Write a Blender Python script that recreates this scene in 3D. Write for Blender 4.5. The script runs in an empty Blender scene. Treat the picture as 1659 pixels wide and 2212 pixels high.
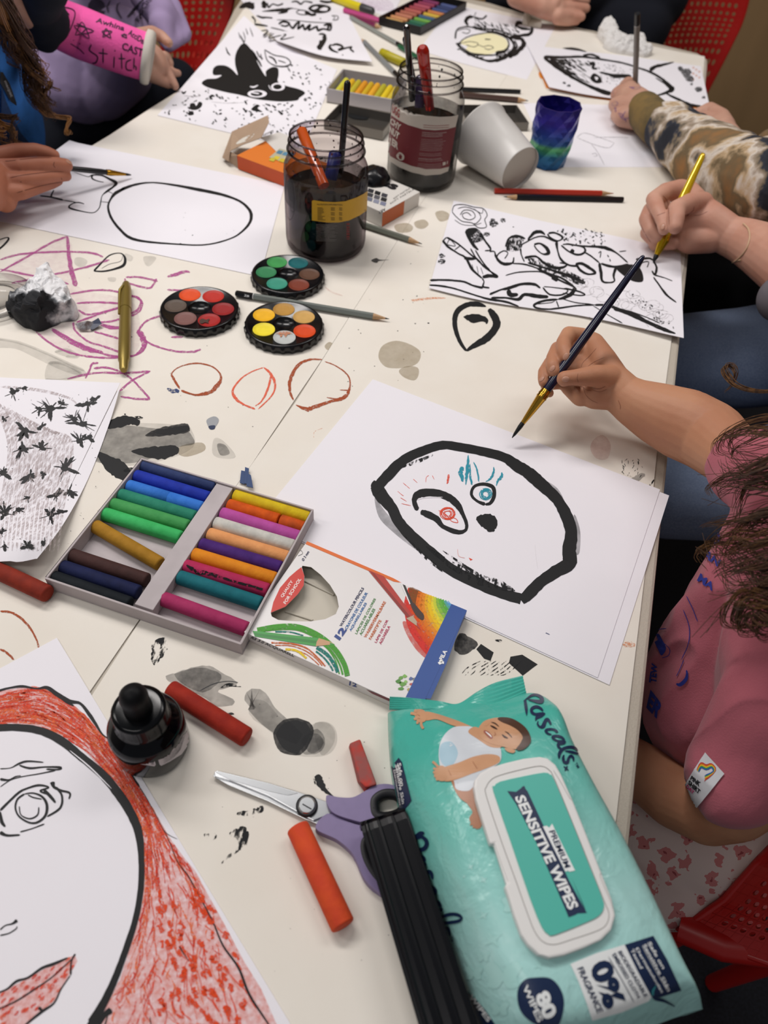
import bpy, bmesh, math, random
from mathutils import Vector, Matrix, Quaternion, noise
from mathutils.geometry import tessellate_polygon
IW, IH = 1659, 2212
FPX = 1584.15
TH, RO, CAMH = math.radians(49.0006), math.radians(5.50626), 47.3195   # cm above the table
TZ = 0.72
scene = bpy.context.scene
COL = scene.collection
_fw = Vector((0, math.cos(TH), -math.sin(TH)))
_r0 = Vector((1, 0, 0)); _u0 = _r0.cross(_fw)
_rt = math.cos(RO) * _r0 + math.sin(RO) * _u0
_up = -math.sin(RO) * _r0 + math.cos(RO) * _u0
EYE = Vector((0, 0, TZ + CAMH / 100))
cd = bpy.data.cameras.new('camera'); cam = bpy.data.objects.new('camera', cd); COL.objects.link(cam)
M = Matrix((( _rt.x, _up.x, -_fw.x, EYE.x), (_rt.y, _up.y, -_fw.y, EYE.y), (_rt.z, _up.z, -_fw.z, EYE.z), (0, 0, 0, 1)))
cam.matrix_world = M
cd.sensor_fit = 'VERTICAL'; cd.sensor_height = 9.5; cd.sensor_width = 9.5 * IW / IH
cd.lens = FPX / IH * 9.5; cd.clip_start = 0.02; cd.clip_end = 50
cd.dof.use_dof = True; cd.dof.focus_distance = 0.60; cd.dof.aperture_fstop = 1.9
scene.camera = cam
vs = scene.view_settings
vs.view_transform = 'Standard'; vs.look = 'None'; vs.gamma = 1.0; vs.exposure = 0.0; vs.use_curve_mapping = False
scene.cycles.transparent_max_bounces = 32
world = bpy.data.worlds.new('room_air'); scene.world = world; world.use_nodes = True
world.node_tree.nodes['Background'].inputs[0].default_value = (0.93, 0.95, 1.0, 1)
world.node_tree.nodes['Background'].inputs[1].default_value = 0.19
LIGHTS = [  # x, y, z, sizex, sizey, power
    (-0.75, 1.25, 2.55, 1.2, 0.32, 28), (0.9, 1.25, 2.55, 1.2, 0.32, 11),
    (-0.75, -0.55, 2.55, 1.2, 0.32, 6), (-2.0, 0.6, 2.55, 1.2, 0.32, 13)]
def W(x, y, h=0.0): return Vector((x / 100, y / 100, TZ + h / 100))
def ray(px, py):
    return (_fw * FPX + _rt * (px - IW / 2) - _up * (py - IH / 2))
def T(px, py, h=0.0):
    d = ray(px, py); z = TZ + h / 100
    return EYE + d * ((z - EYE.z) / d.z)
def rcm(P, rpx):           # radius in metres of rpx pixels at point P
    return rpx * ((P - EYE).dot(_fw)) / FPX
def srgb(r, g, b):
    f = lambda c: ((c / 255) / 12.92) if c <= 10.31 else (((c / 255 + .055) / 1.055) ** 2.4)
    return (f(r), f(g), f(b), 1)
def hx(s): return srgb(int(s[0:2], 16), int(s[2:4], 16), int(s[4:6], 16))
_mc = {}
def mat(key, col, rough=0.6, metal=0.0, spec=0.5, noise_amt=0.0, nscale=40, bump=0.0, bscale=200, coat=0.0, col2=None, sheen=0.0, sss=0.0, stretch=None, trans=0.0, ior=1.45):
    if key in _mc: return _mc[key]
    if isinstance(col, str): col = hx(col)
    m = bpy.data.materials.new(key); m.use_nodes = True; nt = m.node_tree; p = nt.nodes['Principled BSDF']
    p.inputs['Base Color'].default_value = col; p.inputs['Roughness'].default_value = rough
    p.inputs['Metallic'].default_value = metal; p.inputs['Specular IOR Level'].default_value = spec
    p.inputs['Coat Weight'].default_value = coat; p.inputs['IOR'].default_value = ior
    if trans: p.inputs['Transmission Weight'].default_value = trans
    if sheen: p.inputs['Sheen Weight'].default_value = sheen
    if sss:
        p.inputs['Subsurface Weight'].default_value = sss; p.inputs['Subsurface Radius'].default_value = (1, .35, .2); p.inputs['Subsurface Scale'].default_value = 0.006
    tc = nt.nodes.new('ShaderNodeTexCoord'); mp = nt.nodes.new('ShaderNodeMapping'); nt.links.new(tc.outputs['Object'], mp.inputs[0])
    if stretch: mp.inputs['Scale'].default_value = stretch
    if noise_amt or col2:
        n = nt.nodes.new('ShaderNodeTexNoise'); n.inputs['Scale'].default_value = nscale; n.inputs['Detail'].default_value = 5
        nt.links.new(mp.outputs[0], n.inputs['Vector'])
        cr = nt.nodes.new('ShaderNodeValToRGB'); nt.links.new(n.outputs['Fac'], cr.inputs[0])
        c2 = hx(col2) if isinstance(col2, str) else (col2 or tuple([c * (1 - noise_amt) for c in col[:3]] + [1]))
        cr.color_ramp.elements[0].position = .38; cr.color_ramp.elements[1].position = .62
        cr.color_ramp.elements[0].color = c2; cr.color_ramp.elements[1].color = col
        nt.links.new(cr.outputs[0], p.inputs['Base Color'])
    if bump:
        n = nt.nodes.new('ShaderNodeTexNoise'); n.inputs['Scale'].default_value = bscale; n.inputs['Detail'].default_value = 4
        nt.links.new(mp.outputs[0], n.inputs['Vector'])
        b = nt.nodes.new('ShaderNodeBump'); b.inputs['Strength'].default_value = bump; b.inputs['Distance'].default_value = 0.001
        nt.links.new(n.outputs['Fac'], b.inputs['Height']); nt.links.new(b.outputs[0], p.inputs['Normal'])
    _mc[key] = m; return m
def ink_mat(key, col, lo=0.0, hi=1.0, scale=600, cov=0.5, soft=0.06, rough=0.7, stretch=None, rot=0.0):
    """pigment lying on paper: a noise decides where the pigment grips and where the paper shows"""
    if key in _mc: return _mc[key]
    if isinstance(col, str): col = hx(col)
    m = bpy.data.materials.new(key); m.use_nodes = True; nt = m.node_tree; p = nt.nodes['Principled BSDF']
    p.inputs['Base Color'].default_value = col; p.inputs['Roughness'].default_value = rough; p.inputs['Specular IOR Level'].default_value = .2
    tc = nt.nodes.new('ShaderNodeTexCoord'); mp = nt.nodes.new('ShaderNodeMapping'); nt.links.new(tc.outputs['Object'], mp.inputs[0])
    mp.inputs['Rotation'].default_value = (0, 0, rot)
    if stretch: mp.inputs['Scale'].default_value = stretch
    n = nt.nodes.new('ShaderNodeTexNoise'); n.inputs['Scale'].default_value = scale; n.inputs['Detail'].default_value = 6; n.inputs['Roughness'].default_value = .65
    nt.links.new(mp.outputs[0], n.inputs['Vector'])
    mr = nt.nodes.new('ShaderNodeMapRange'); nt.links.new(n.outputs['Fac'], mr.inputs[0])
    c = 0.5 + (0.5 - cov) * 0.45
    mr.inputs[1].default_value = c - soft; mr.inputs[2].default_value = c + soft; mr.inputs[3].default_value = lo; mr.inputs[4].default_value = hi
    tr = nt.nodes.new('ShaderNodeBsdfTransparent'); mx = nt.nodes.new('ShaderNodeMixShader')
    nt.links.new(mr.outputs[0], mx.inputs[0]); nt.links.new(tr.outputs[0], mx.inputs[1]); nt.links.new(p.outputs[0], mx.inputs[2])
    nt.links.new(mx.outputs[0], nt.nodes['Material Output'].inputs['Surface'])
    _mc[key] = m; return m
def glass_mat(key, tint, gloss=0.06, edge='777777', rough=0.02):
    if key in _mc: return _mc[key]
    m = bpy.data.materials.new(key); m.use_nodes = True; nt = m.node_tree; nt.nodes.remove(nt.nodes['Principled BSDF'])
    lw = nt.nodes.new('ShaderNodeLayerWeight'); lw.inputs[0].default_value = .35
    mc = nt.nodes.new('ShaderNodeMix'); mc.data_type = 'RGBA'; mc.inputs[6].default_value = hx(tint); mc.inputs[7].default_value = hx(edge)
    nt.links.new(lw.outputs['Facing'], mc.inputs[0])
    tr = nt.nodes.new('ShaderNodeBsdfTransparent'); nt.links.new(mc.outputs[2], tr.inputs[0])
    gl = nt.nodes.new('ShaderNodeBsdfGlossy'); gl.inputs['Roughness'].default_value = rough
    pw = nt.nodes.new('ShaderNodeMath'); pw.operation = 'POWER'; pw.inputs[1].default_value = 4; nt.links.new(lw.outputs['Facing'], pw.inputs[0])
    fr = nt.nodes.new('ShaderNodeMath'); fr.operation = 'MULTIPLY_ADD'; fr.inputs[1].default_value = .38; fr.inputs[2].default_value = .035; nt.links.new(pw.outputs[0], fr.inputs[0])
    mx = nt.nodes.new('ShaderNodeMixShader'); nt.links.new(fr.outputs[0], mx.inputs[0])
    nt.links.new(tr.outputs[0], mx.inputs[1]); nt.links.new(gl.outputs[0], mx.inputs[2])
    nt.links.new(mx.outputs[0], nt.nodes['Material Output'].inputs['Surface'])
    _mc[key] = m; return m
class MB:
    def __init__(s): s.v = []; s.f = []; s.mi = []; s.sm = []; s.mats = []
    def m(s, mt):
        if mt not in s.mats: s.mats.append(mt)
        return s.mats.index(mt)
    def add(s, vs, fs, mt, smooth=False):
        b = len(s.v); s.v += [Vector(q) for q in vs]; k = s.m(mt)
        for f in fs: s.f.append([b + i for i in f]); s.mi.append(k); s.sm.append(smooth)
        return s
    def box(s, o, a, b, c, mt):
        o, a, b, c = map(Vector, (o, a, b, c))
        vs = [o, o + a, o + a + b, o + b, o + c, o + a + c, o + a + b + c, o + b + c]
        fs = [(0, 3, 2, 1), (4, 5, 6, 7), (0, 1, 5, 4), (1, 2, 6, 5), (2, 3, 7, 6), (3, 0, 4, 7)]
        if a.cross(b).dot(c) < 0: fs = [f[::-1] for f in fs]
        return s.add(vs, fs, mt)
    def loft(s, rings, mt, cap=True, smooth=True, closed=True):
        n = len(rings[0]); b = len(s.v); vs = [q for r in rings for q in r]; fs = []
        for i in range(len(rings) - 1):
            for j in range(n if closed else n - 1):
                k = (j + 1) % n
                fs.append((i * n + j, i * n + k, (i + 1) * n + k, (i + 1) * n + j))
        s.add(vs, fs, mt, smooth)
        if cap:
            s.add(rings[0], [tuple(range(n))[::-1]], mt); s.add(rings[-1], [tuple(range(n))], mt)
        return s
    def rod(s, p0, p1, prof, mt, n=16, cap=True, smooth=True, phase=0.0):
        """lathe along the axis p0->p1; prof = [(t 0..1, radius m)]"""
        p0, p1 = Vector(p0), Vector(p1); ax = (p1 - p0).normalized()
        a = ax.orthogonal().normalized()
        if abs(ax.z) < .95:
            a = ax.cross(Vector((0, 0, 1))).normalized()
        b = ax.cross(a)
        rings = []
        for t, r in prof:
            c = p0 + (p1 - p0) * t
            rings.append([c + (a * math.cos(phase + 2 * math.pi * i / n) + b * math.sin(phase + 2 * math.pi * i / n)) * r for i in range(n)])
        return s.loft(rings, mt, cap, smooth)
    def tube(s, pts, rad, mt, n=10, cap=True, smooth=True):
        pts = [Vector(p) for p in pts]
        if not isinstance(rad, (list, tuple)): rad = [rad] * len(pts)
        t0 = (pts[1] - pts[0]).normalized(); a = t0.orthogonal().normalized(); rings = []
        for i, p in enumerate(pts):
            t = (pts[min(i + 1, len(pts) - 1)] - pts[max(i - 1, 0)]).normalized()
            a = (a - t * a.dot(t)).normalized(); b = t.cross(a)
            rings.append([p + (a * math.cos(2 * math.pi * k / n) + b * math.sin(2 * math.pi * k / n)) * rad[i] for k in range(n)])
        return s.loft(rings, mt, cap, smooth)
    def poly(s, pts, mt, smooth=False):
        tris = tessellate_polygon([[Vector(p) for p in pts]]); pts = [Vector(p) for p in pts]
        fs = []
        for t in tris:
            nrm = (pts[t[1]] - pts[t[0]]).cross(pts[t[2]] - pts[t[0]])
            fs.append(tuple(t))
        return s.add(pts, fs, mt, smooth)
    def prism(s, pts, ext, mt, smooth=False, top=None):
        pts = [Vector(p) for p in pts]; ext = Vector(ext); n = len(pts)
        up = [p + ext for p in pts]
        tris = [tuple(t) for t in tessellate_polygon([pts])]
        s.add(pts, [t[::-1] for t in tris], mt); s.add(up, tris, top or mt)
        s.add(pts + up, [(i, (i + 1) % n, n + (i + 1) % n, n + i) for i in range(n)], mt, smooth)
        return s
    def sphere(s, c, r, mt, seg=16, rings=10, sc=(1, 1, 1), R=None, jit=0, smooth=True, seed=0):
        c = Vector(c); vs = []; rnd = random.Random(seed)
        for i in range(rings + 1):
            th = math.pi * i / rings
            for j in range(seg):
                ph = 2 * math.pi * j / seg
                v = Vector((math.sin(th) * math.cos(ph) * sc[0], math.sin(th) * math.sin(ph) * sc[1], math.cos(th) * sc[2])) * r
                if jit: v *= 1 + jit * noise.noise(v * (2.2 / r) + Vector((seed, 0, 0)))
                if R: v = R @ v
                vs.append(c + v)
        fs = [(i * seg + j, (i + 1) * seg + j, (i + 1) * seg + (j + 1) % seg, i * seg + (j + 1) % seg) for i in range(rings) for j in range(seg)]
        return s.add(vs, fs, mt, smooth)
    def build(s, name, parent=None, origin=None, bevel=0, subsurf=0, autosm=None):
        if origin is None:
            origin = parent.location.copy() if parent is not None else sum(s.v, Vector()) / len(s.v)
            if parent is None: origin.z = min(q.z for q in s.v)
            elif parent.parent is not None: origin = parent.get('_o') and Vector(parent['_o']) or parent.location
        me = bpy.data.meshes.new(name); me.from_pydata([q - origin for q in s.v], [], s.f)
        for mt in s.mats: me.materials.append(mt)
        me.polygons.foreach_set('material_index', s.mi); me.polygons.foreach_set('use_smooth', s.sm); me.update()
        o = bpy.data.objects.new(name, me); COL.objects.link(o)
        if parent is not None:
            o.parent = parent
            root = parent
            base = Vector()
            while root is not None: base += root.location; root = root.parent
            o.location = origin - base
        else: o.location = origin
        if bevel:
            bm = bmesh.new(); bm.from_mesh(me); bmesh.ops.remove_doubles(bm, verts=bm.verts, dist=1e-6); bm.to_mesh(me); bm.free()
            b = o.modifiers.new('bevel', 'BEVEL'); b.width = bevel; b.segments = 2; b.limit_method = 'ANGLE'
        if subsurf:
            q = o.modifiers.new('sub', 'SUBSURF'); q.levels = subsurf; q.render_levels = subsurf
        return o
def wloc(o):
    b = Vector()
    while o is not None: b += o.location; o = o.parent
    return b
def tag(o, label=None, cat=None, group=None, kind=None):
    if label: o['label'] = label
    if cat: o['category'] = cat
    if group: o['group'] = group
    if kind: o['kind'] = kind
    return o
def thing(name, label, cat, loc, group=None):
    o = bpy.data.objects.new(name, None); COL.objects.link(o); o.location = loc; o.empty_display_size = .02
    return tag(o, label, cat, group)
def part(mb, name, parent, label=None, **k):
    o = mb.build(name, parent, wloc(parent), **k)
    if label: o['label'] = label
    return o
def catmull(pts, n=6, closed=False):
    out = []; P = [tuple(map(float, p)) for p in pts]; L = len(P)
    rng = range(L if closed else L - 1)
    for i in rng:
        p = [P[(i + k) % L] if closed else P[min(max(i + k, 0), L - 1)] for k in (-1, 0, 1, 2)]
        for j in range(n):
            t = j / n
            out.append(tuple(.5 * ((2 * b) + (-a + c) * t + (2 * a - 5 * b + 4 * c - d) * t * t + (-a + 3 * b - 3 * c + d) * t ** 3) for a, b, c, d in zip(*p)))
    if not closed: out.append(P[-1])
    return out
class Plane:
    """surface over the table: height function in cm of world cm coordinates"""
    def __init__(s, h=0.0, fn=None): s.h = h; s.fn = fn
    def H(s, x, y): return s.h + (s.fn(x, y) if s.fn else 0)
    def __call__(s, px, py, off=0.0):
        h = s.h
        if s.fn:
            for _ in range(7):
                p = T(px, py, h); h = .4 * h + .6 * s.H(p.x * 100, p.y * 100)
            p = T(px, py, h); h = s.H(p.x * 100, p.y * 100)
        return T(px, py, h + off)
class Quad3:
    """flat surface through a world point with a normal (pixels hit it along the sight line)"""
    def __init__(s, p, n): s.p = Vector(p); s.n = Vector(n).normalized()
    def __call__(s, px, py, off=0.0):
        d = ray(px, py); q = s.p + s.n * (off / 100)
        return EYE + d * ((q - EYE).dot(s.n) / d.dot(s.n))
_off = [0]
def stroke(mb, S, pts, w, mt, off=0.02, n=5, jit=0.0, seed=1, closed=False, taper=True):
    """pts: [(x,y)] or [(x,y,w)] pixels; w default full width in pixels"""
    rnd = random.Random(seed)
    pts = [(p[0], p[1], (p[2] if len(p) > 2 else w)) for p in pts]
    c = catmull(pts, n, closed)
    if closed: c.append(c[0])
    L = []; R = []; X = []
    _off[0] = (_off[0] + 1) % 9; off = off + _off[0] * 0.0012
    for i, (x, y, ww) in enumerate(c):
        a = c[max(i - 1, 0)]; b = c[min(i + 1, len(c) - 1)]
        if closed and i in (0, len(c) - 1): a = c[-2]; b = c[1]
        dx, dy = b[0] - a[0], b[1] - a[1]; l = math.hypot(dx, dy) or 1; nx, ny = -dy / l, dx / l
        ww = max(ww, .3) / 2
        if taper and not closed and i in (0, len(c) - 1): ww *= .35
        w1 = ww * (1 + jit * rnd.uniform(-1, 1)); w2 = ww * (1 + jit * rnd.uniform(-1, 1))
        L.append(S(x + nx * w1, y + ny * w1, off)); m_ = getattr(S, 'miss', 0); R.append(S(x - nx * w2, y - ny * w2, off)); X.append(m_ or getattr(S, 'miss', 0))
    k = len(L)
    mb.add(L + R, [(i, i + 1, k + i + 1, k + i) for i in range(k - 1) if not (X[i] or X[i + 1])], mt)
def fill(mb, S, pts, mt, off=0.02, smooth=4, closed=True, jit=0, seed=3):
    rnd = random.Random(seed)
    c = catmull(pts, smooth, True) if smooth else pts
    if jit: c = [(x + rnd.uniform(-jit, jit), y + rnd.uniform(-jit, jit)) for x, y in c]
    P = [S(x, y, off) for x, y in c]
    tris = tessellate_polygon([[Vector((x, y, 0)) for x, y in c]])
    mb.add(P, [tuple(t) for t in tris], mt)
def dots(mb, S, pts, mt, off=0.02, n=7):
    for x, y, r in pts:
        rnd = random.Random(int(x * 7 + y))
        fill(mb, S, [(x + r * rnd.uniform(.7, 1.2) * math.cos(a * 2 * math.pi / n), y + r * rnd.uniform(.5, .9) * math.sin(a * 2 * math.pi / n)) for a in range(n)], mt, off, 0)
def pin(x, y, poly):
    c = False; j = len(poly) - 1
    for i in range(len(poly)):
        if (poly[i][1] > y) != (poly[j][1] > y) and x < (poly[j][0] - poly[i][0]) * (y - poly[i][1]) / (poly[j][1] - poly[i][1]) + poly[i][0]: c = not c
        j = i
    return c
_tc = {}
def glyphs(txt, bold=0.0, space=1.0, res=3):
    k = (txt, bold, space)
    if k in _tc: return _tc[k]
    cu = bpy.data.curves.new('glyphs', 'FONT'); cu.body = txt; cu.offset = bold; cu.space_character = space; cu.resolution_u = res
    o = bpy.data.objects.new('glyphs', cu); COL.objects.link(o)
    bpy.context.view_layer.update()
    me = o.evaluated_get(bpy.context.evaluated_depsgraph_get()).to_mesh()
    vs = [(v.co.x, v.co.y) for v in me.vertices]; fs = [tuple(p.vertices) for p in me.polygons]
    o.evaluated_get(bpy.context.evaluated_depsgraph_get()).to_mesh_clear()
    bpy.data.objects.remove(o); bpy.data.curves.remove(cu)
    x0 = min(v[0] for v in vs); x1 = max(v[0] for v in vs); y0 = min(v[1] for v in vs); y1 = max(v[1] for v in vs)
    vs = [((x - x0) / (x1 - x0), (y - y0) / (y1 - y0)) for x, y in vs]
    _tc[k] = (vs, fs, (x1 - x0) / (y1 - y0)); return _tc[k]
def text(mb, S, txt, q, mt, bold=0.0, off=0.03, space=1.0):
    """q = pixel corners: text start-bottom, end-bottom, end-top, start-top"""
    vs, fs, _ = glyphs(txt, bold, space)
    P = []
    for u, v in vs:
        x = (q[0][0] * (1 - u) + q[1][0] * u) * (1 - v) + (q[3][0] * (1 - u) + q[2][0] * u) * v
        y = (q[0][1] * (1 - u) + q[1][1] * u) * (1 - v) + (q[3][1] * (1 - u) + q[2][1] * u) * v
        P.append(S(x, y, off))
    mb.add(P, fs, mt)
def textline(mb, S, txt, a, b, hgt, mt, bold=0.0, off=0.03, space=1.0, side=1):
    """baseline a->b in pixels, letter height in pixels to the left of the direction"""
    dx, dy = b[0] - a[0], b[1] - a[1]; l = math.hypot(dx, dy); nx, ny = dy / l * hgt * side, -dx / l * hgt * side
    text(mb, S, txt, (a, b, (b[0] + nx, b[1] + ny), (a[0] + nx, a[1] + ny)), mt, bold, off, space)
def sheet(mb, corners, S, mt, nu=14, nv=14, th=0.03):
    """paper over the four pixel corners, real thickness"""
    c = [S(*p) for p in corners]; top = []
    for j in range(nv + 1):
        for i in range(nu + 1):
            u, v = i / nu, j / nv
            p = (c[0] * (1 - u) + c[1] * u) * (1 - v) + (c[3] * (1 - u) + c[2] * u) * v
            p.z = TZ + S.H(p.x * 100, p.y * 100) / 100
            top.append(p)
    bot = [p - Vector((0, 0, th / 100)) for p in top]; n = len(top); w = nu + 1
    fs = [(j * w + i, j * w + i + 1, (j + 1) * w + i + 1, (j + 1) * w + i) for j in range(nv) for i in range(nu)]
    nrm = (top[1] - top[0]).cross(top[w] - top[0]).z
    f1 = fs if nrm > 0 else [f[::-1] for f in fs]
    fb = [tuple(n + k for k in f[::-1]) for f in f1]
    bd = [i for i in range(nu)] + [nu + j * w for j in range(nv)] + [nv * w + i for i in range(nu, 0, -1)] + [j * w for j in range(nv, 0, -1)]
    sd = [(bd[i], bd[(i + 1) % len(bd)], n + bd[(i + 1) % len(bd)], n + bd[i]) for i in range(len(bd))]
    if nrm > 0: sd = [f[::-1] for f in sd]
    mb.add(top + bot, f1 + fb + sd, mt, False)
def blob(chains, mt, voxel=0.0012, smooth=6, factor=.5, squash=None):
    """chains: lists of (Vector, radius m). Returns verts, faces of one continuous surface."""
    bm = bmesh.new()
    for ch in chains:
        for i, (p, r) in enumerate(ch):
            m4 = Matrix.Translation(p) @ Matrix.Scale(r, 4)
            bmesh.ops.create_icosphere(bm, subdivisions=3, radius=1.0, matrix=m4)
            if i:
                p0, r0 = ch[i - 1]; d = p - p0; L = d.length
                if L < 1e-6: continue
                q = d.to_track_quat('Z', 'Y').to_matrix().to_4x4()
                s = (r0 - r) / L; s = max(-.95, min(.95, s)); c = math.sqrt(1 - s * s)
                a = p0 + d.normalized() * (r0 * s); b = p + d.normalized() * (r * s)
                bmesh.ops.create_cone(bm, cap_ends=True, cap_tris=False, segments=24, radius1=r0 * c, radius2=r * c, depth=(b - a).length, matrix=Matrix.Translation((a + b) / 2) @ q)
    me = bpy.data.meshes.new('tmp'); bm.to_mesh(me); bm.free()
    o = bpy.data.objects.new('tmp', me); COL.objects.link(o)
    r = o.modifiers.new('r', 'REMESH'); r.mode = 'VOXEL'; r.voxel_size = voxel; r.use_smooth_shade = True
    if smooth:
        q = o.modifiers.new('s', 'SMOOTH'); q.iterations = smooth; q.factor = factor
    bpy.context.view_layer.update()
    dg = bpy.context.evaluated_depsgraph_get(); e = o.evaluated_get(dg); m2 = e.to_mesh()
    vs = [v.co.copy() for v in m2.vertices]; fs = [tuple(p.vertices) for p in m2.polygons]
    e.to_mesh_clear(); bpy.data.objects.remove(o); bpy.data.meshes.remove(me)
    return vs, fs
def J(px, py, h, rpx):
    p = T(px, py, h); return (p, rcm(p, rpx))
def chain(*js): return [J(*j) for j in js]
def hair_lock(mb, pts, mt, width=0.006, strands=14, r=0.0006, seed=0, curl=0.004, freq=3.0, n=7):
    """a lock: many thin strands following one guide (world points)"""
    rnd = random.Random(seed); g = catmull([tuple(p) for p in pts], n)
    for s in range(strands):
        a = rnd.uniform(0, 6.28); rad = width * math.sqrt(rnd.random()); ph = rnd.uniform(0, .8); out = []; k = len(g); cut = int(k * rnd.uniform(.75, 1))
        for i in range(max(cut, 4)):
            if i >= k: break
            t = i / (k - 1); p = Vector(g[i]); sp = rad * (.6 + .7 * math.sin(math.pi * min(1, t * 1.05)))
            an = a + t * freq * 2 + ph
            out.append(p + Vector((math.cos(an), math.sin(an) * .7, math.sin(an * 1.3 + a))) * sp + Vector((math.cos(t * freq * 6.28 + ph), math.sin(t * freq * 6.28 + ph), 0)) * curl * t)
        mb.tube(out, [r * (1 - .8 * i / len(out)) for i in range(len(out))], mt, n=4, cap=False)
def coons(mb, top, bottom, S, mt, nu=24, nv=18, th=0.03):
    """paper between two pixel polylines (its far and near edge, both left to right)"""
    def samp(c, n):
        q = catmull(c, 12) if len(c) > 2 else [tuple(Vector(c[0]).lerp(Vector(c[1]), i / 24)) for i in range(25)]
        d = [0]
        for a, b in zip(q, q[1:]): d.append(d[-1] + math.hypot(a[0] - b[0], a[1] - b[1]))
        out = []
        for i in range(n + 1):
            t = d[-1] * i / n; k = 0
            while k < len(d) - 2 and d[k + 1] < t: k += 1
            f = (t - d[k]) / (d[k + 1] - d[k]); out.append((q[k][0] + (q[k + 1][0] - q[k][0]) * f, q[k][1] + (q[k + 1][1] - q[k][1]) * f))
        return out
    A = samp(top, nu); B = samp(bottom, nu); v = []
    for j in range(nv + 1):
        t = j / nv
        for i in range(nu + 1): v.append(S(A[i][0] * (1 - t) + B[i][0] * t, A[i][1] * (1 - t) + B[i][1] * t))
    bot = [p - Vector((0, 0, th / 100)) for p in v]; n = len(v); w = nu + 1
    f1 = [(j * w + i, (j + 1) * w + i, (j + 1) * w + i + 1, j * w + i + 1) for j in range(nv) for i in range(nu)]
    fb = [tuple(n + k for k in f[::-1]) for f in f1]
    bd = [i for i in range(nu)] + [nu + j * w for j in range(nv)] + [nv * w + i for i in range(nu, 0, -1)] + [j * w for j in range(nv, 0, -1)]
    sd = [(bd[i], bd[(i + 1) % len(bd)], n + bd[(i + 1) % len(bd)], n + bd[i]) for i in range(len(bd))]
    mb.add(v + bot, f1 + fb, mt, True); mb.add(v + bot, sd, mt, False)
from mathutils.bvhtree import BVHTree
class Surf:
    """pixels hit the nearest face of a mesh; off lifts along the normal"""
    def __init__(s, vs, fs): s.vs = vs; s.t = BVHTree.FromPolygons([tuple(v) for v in vs], fs)
    def __call__(s, px, py, off=0.0):
        d = ray(px, py).normalized(); loc, n, i, dist = s.t.ray_cast(EYE, d)
        s.miss = loc is None
        if s.miss:
            p = T(px, py, 3); q, n, i, dist = s.t.find_nearest(p); loc = q
        if n.dot(d) > 0: n = -n
        return loc + n * (off / 100)
def conform(mb, S, pts, tris, mt, off, mx):
    P = list(pts); out = []; mid = {}
    def m(a, b):
        k = (min(a, b), max(a, b))
        if k not in mid: P.append(((P[a][0] + P[b][0]) / 2, (P[a][1] + P[b][1]) / 2)); mid[k] = len(P) - 1
        return mid[k]
    st = [tuple(t) for t in tris]
    L = lambda a, b: math.hypot(P[a][0] - P[b][0], P[a][1] - P[b][1])
    while st:
        a, b, c = st.pop()
        e = [(L(a, b), a, b, c), (L(b, c), b, c, a), (L(c, a), c, a, b)]
        l, p, q, r = max(e)
        if l > mx: k = m(p, q); st += [(p, k, r), (k, q, r)]
        else: out.append((a, b, c))
    V = []; X = []
    for x, y in P: V.append(S(x, y, off)); X.append(getattr(S, 'miss', 0))
    mb.add(V, [t for t in out if not (X[t[0]] or X[t[1]] or X[t[2]])], mt, True)
def cfill(mb, S, pts, mt, off=0.03, smooth=4, mx=14, holes=None):
    c = catmull(pts, smooth, True) if smooth else list(pts)
    loops = [c] + [catmull(h, smooth, True) for h in (holes or [])]
    tris = tessellate_polygon([[Vector((x, y, 0)) for x, y in l] for l in loops])
    conform(mb, S, [p for l in loops for p in l], tris, mt, off, mx)
def ctext(mb, S, txt, q, mt, bold=0.0, off=0.05, space=1.0, mx=10):
    vs, fs, _ = glyphs(txt, bold, space); P = []
    for u, v in vs:
        P.append(((q[0][0] * (1 - u) + q[1][0] * u) * (1 - v) + (q[3][0] * (1 - u) + q[2][0] * u) * v, (q[0][1] * (1 - u) + q[1][1] * u) * (1 - v) + (q[3][1] * (1 - u) + q[2][1] * u) * v))
    tr = []
    for f in fs:
        for i in range(1, len(f) - 1): tr.append((f[0], f[i], f[i + 1]))
    conform(mb, S, P, tr, mt, off, mx)
def ctextline(mb, S, txt, a, b, hgt, mt, bold=0.0, off=0.05, space=1.0, side=1, mx=10):
    dx, dy = b[0] - a[0], b[1] - a[1]; l = math.hypot(dx, dy); nx, ny = dy / l * hgt * side, -dx / l * hgt * side
    ctext(mb, S, txt, (a, b, (b[0] + nx, b[1] + ny), (a[0] + nx, a[1] + ny)), mt, bold, off, space, mx)
def lathe(mb, base, prof, mt, n=48, tilt=None, wob=None):
    """prof: [(r cm, h cm)] about a vertical axis standing at base (world)"""
    rings = []
    for r, h in prof:
        rings.append([base + Vector(((r + (wob(a, h) if wob else 0)) * math.cos(a) / 100, (r + (wob(a, h) if wob else 0)) * math.sin(a) / 100, h / 100)) for a in [2 * math.pi * i / n for i in range(n)]])
    mb.loft(rings, mt, cap=False); return rings
def Z(ox, oy, s):
    def f(*p):
        return [(ox + a[0] / s, oy + a[1] / s) + ((a[2] / s,) if len(a) > 2 else ()) for a in p]
    return f
for i, (x, y, z, sx, sy, pw) in enumerate(LIGHTS):
    ld = bpy.data.lights.new('ceiling_panel_light', 'AREA'); ld.shape = 'RECTANGLE'; ld.size = sx; ld.size_y = sy; ld.energy = pw; ld.color = (1.0, .955, .925)
    lo = bpy.data.objects.new('ceiling_panel_light', ld); COL.objects.link(lo); lo.location = (x, y, z)
M_floor = mat('carpet', '14161f', .95, noise_amt=.55, nscale=260, bump=1.0, bscale=500)
M_wood = mat('wall_wood', 'a5865f', .55, noise_amt=.14, nscale=6, stretch=(1, 1, .12), bump=.1, bscale=60)
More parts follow.
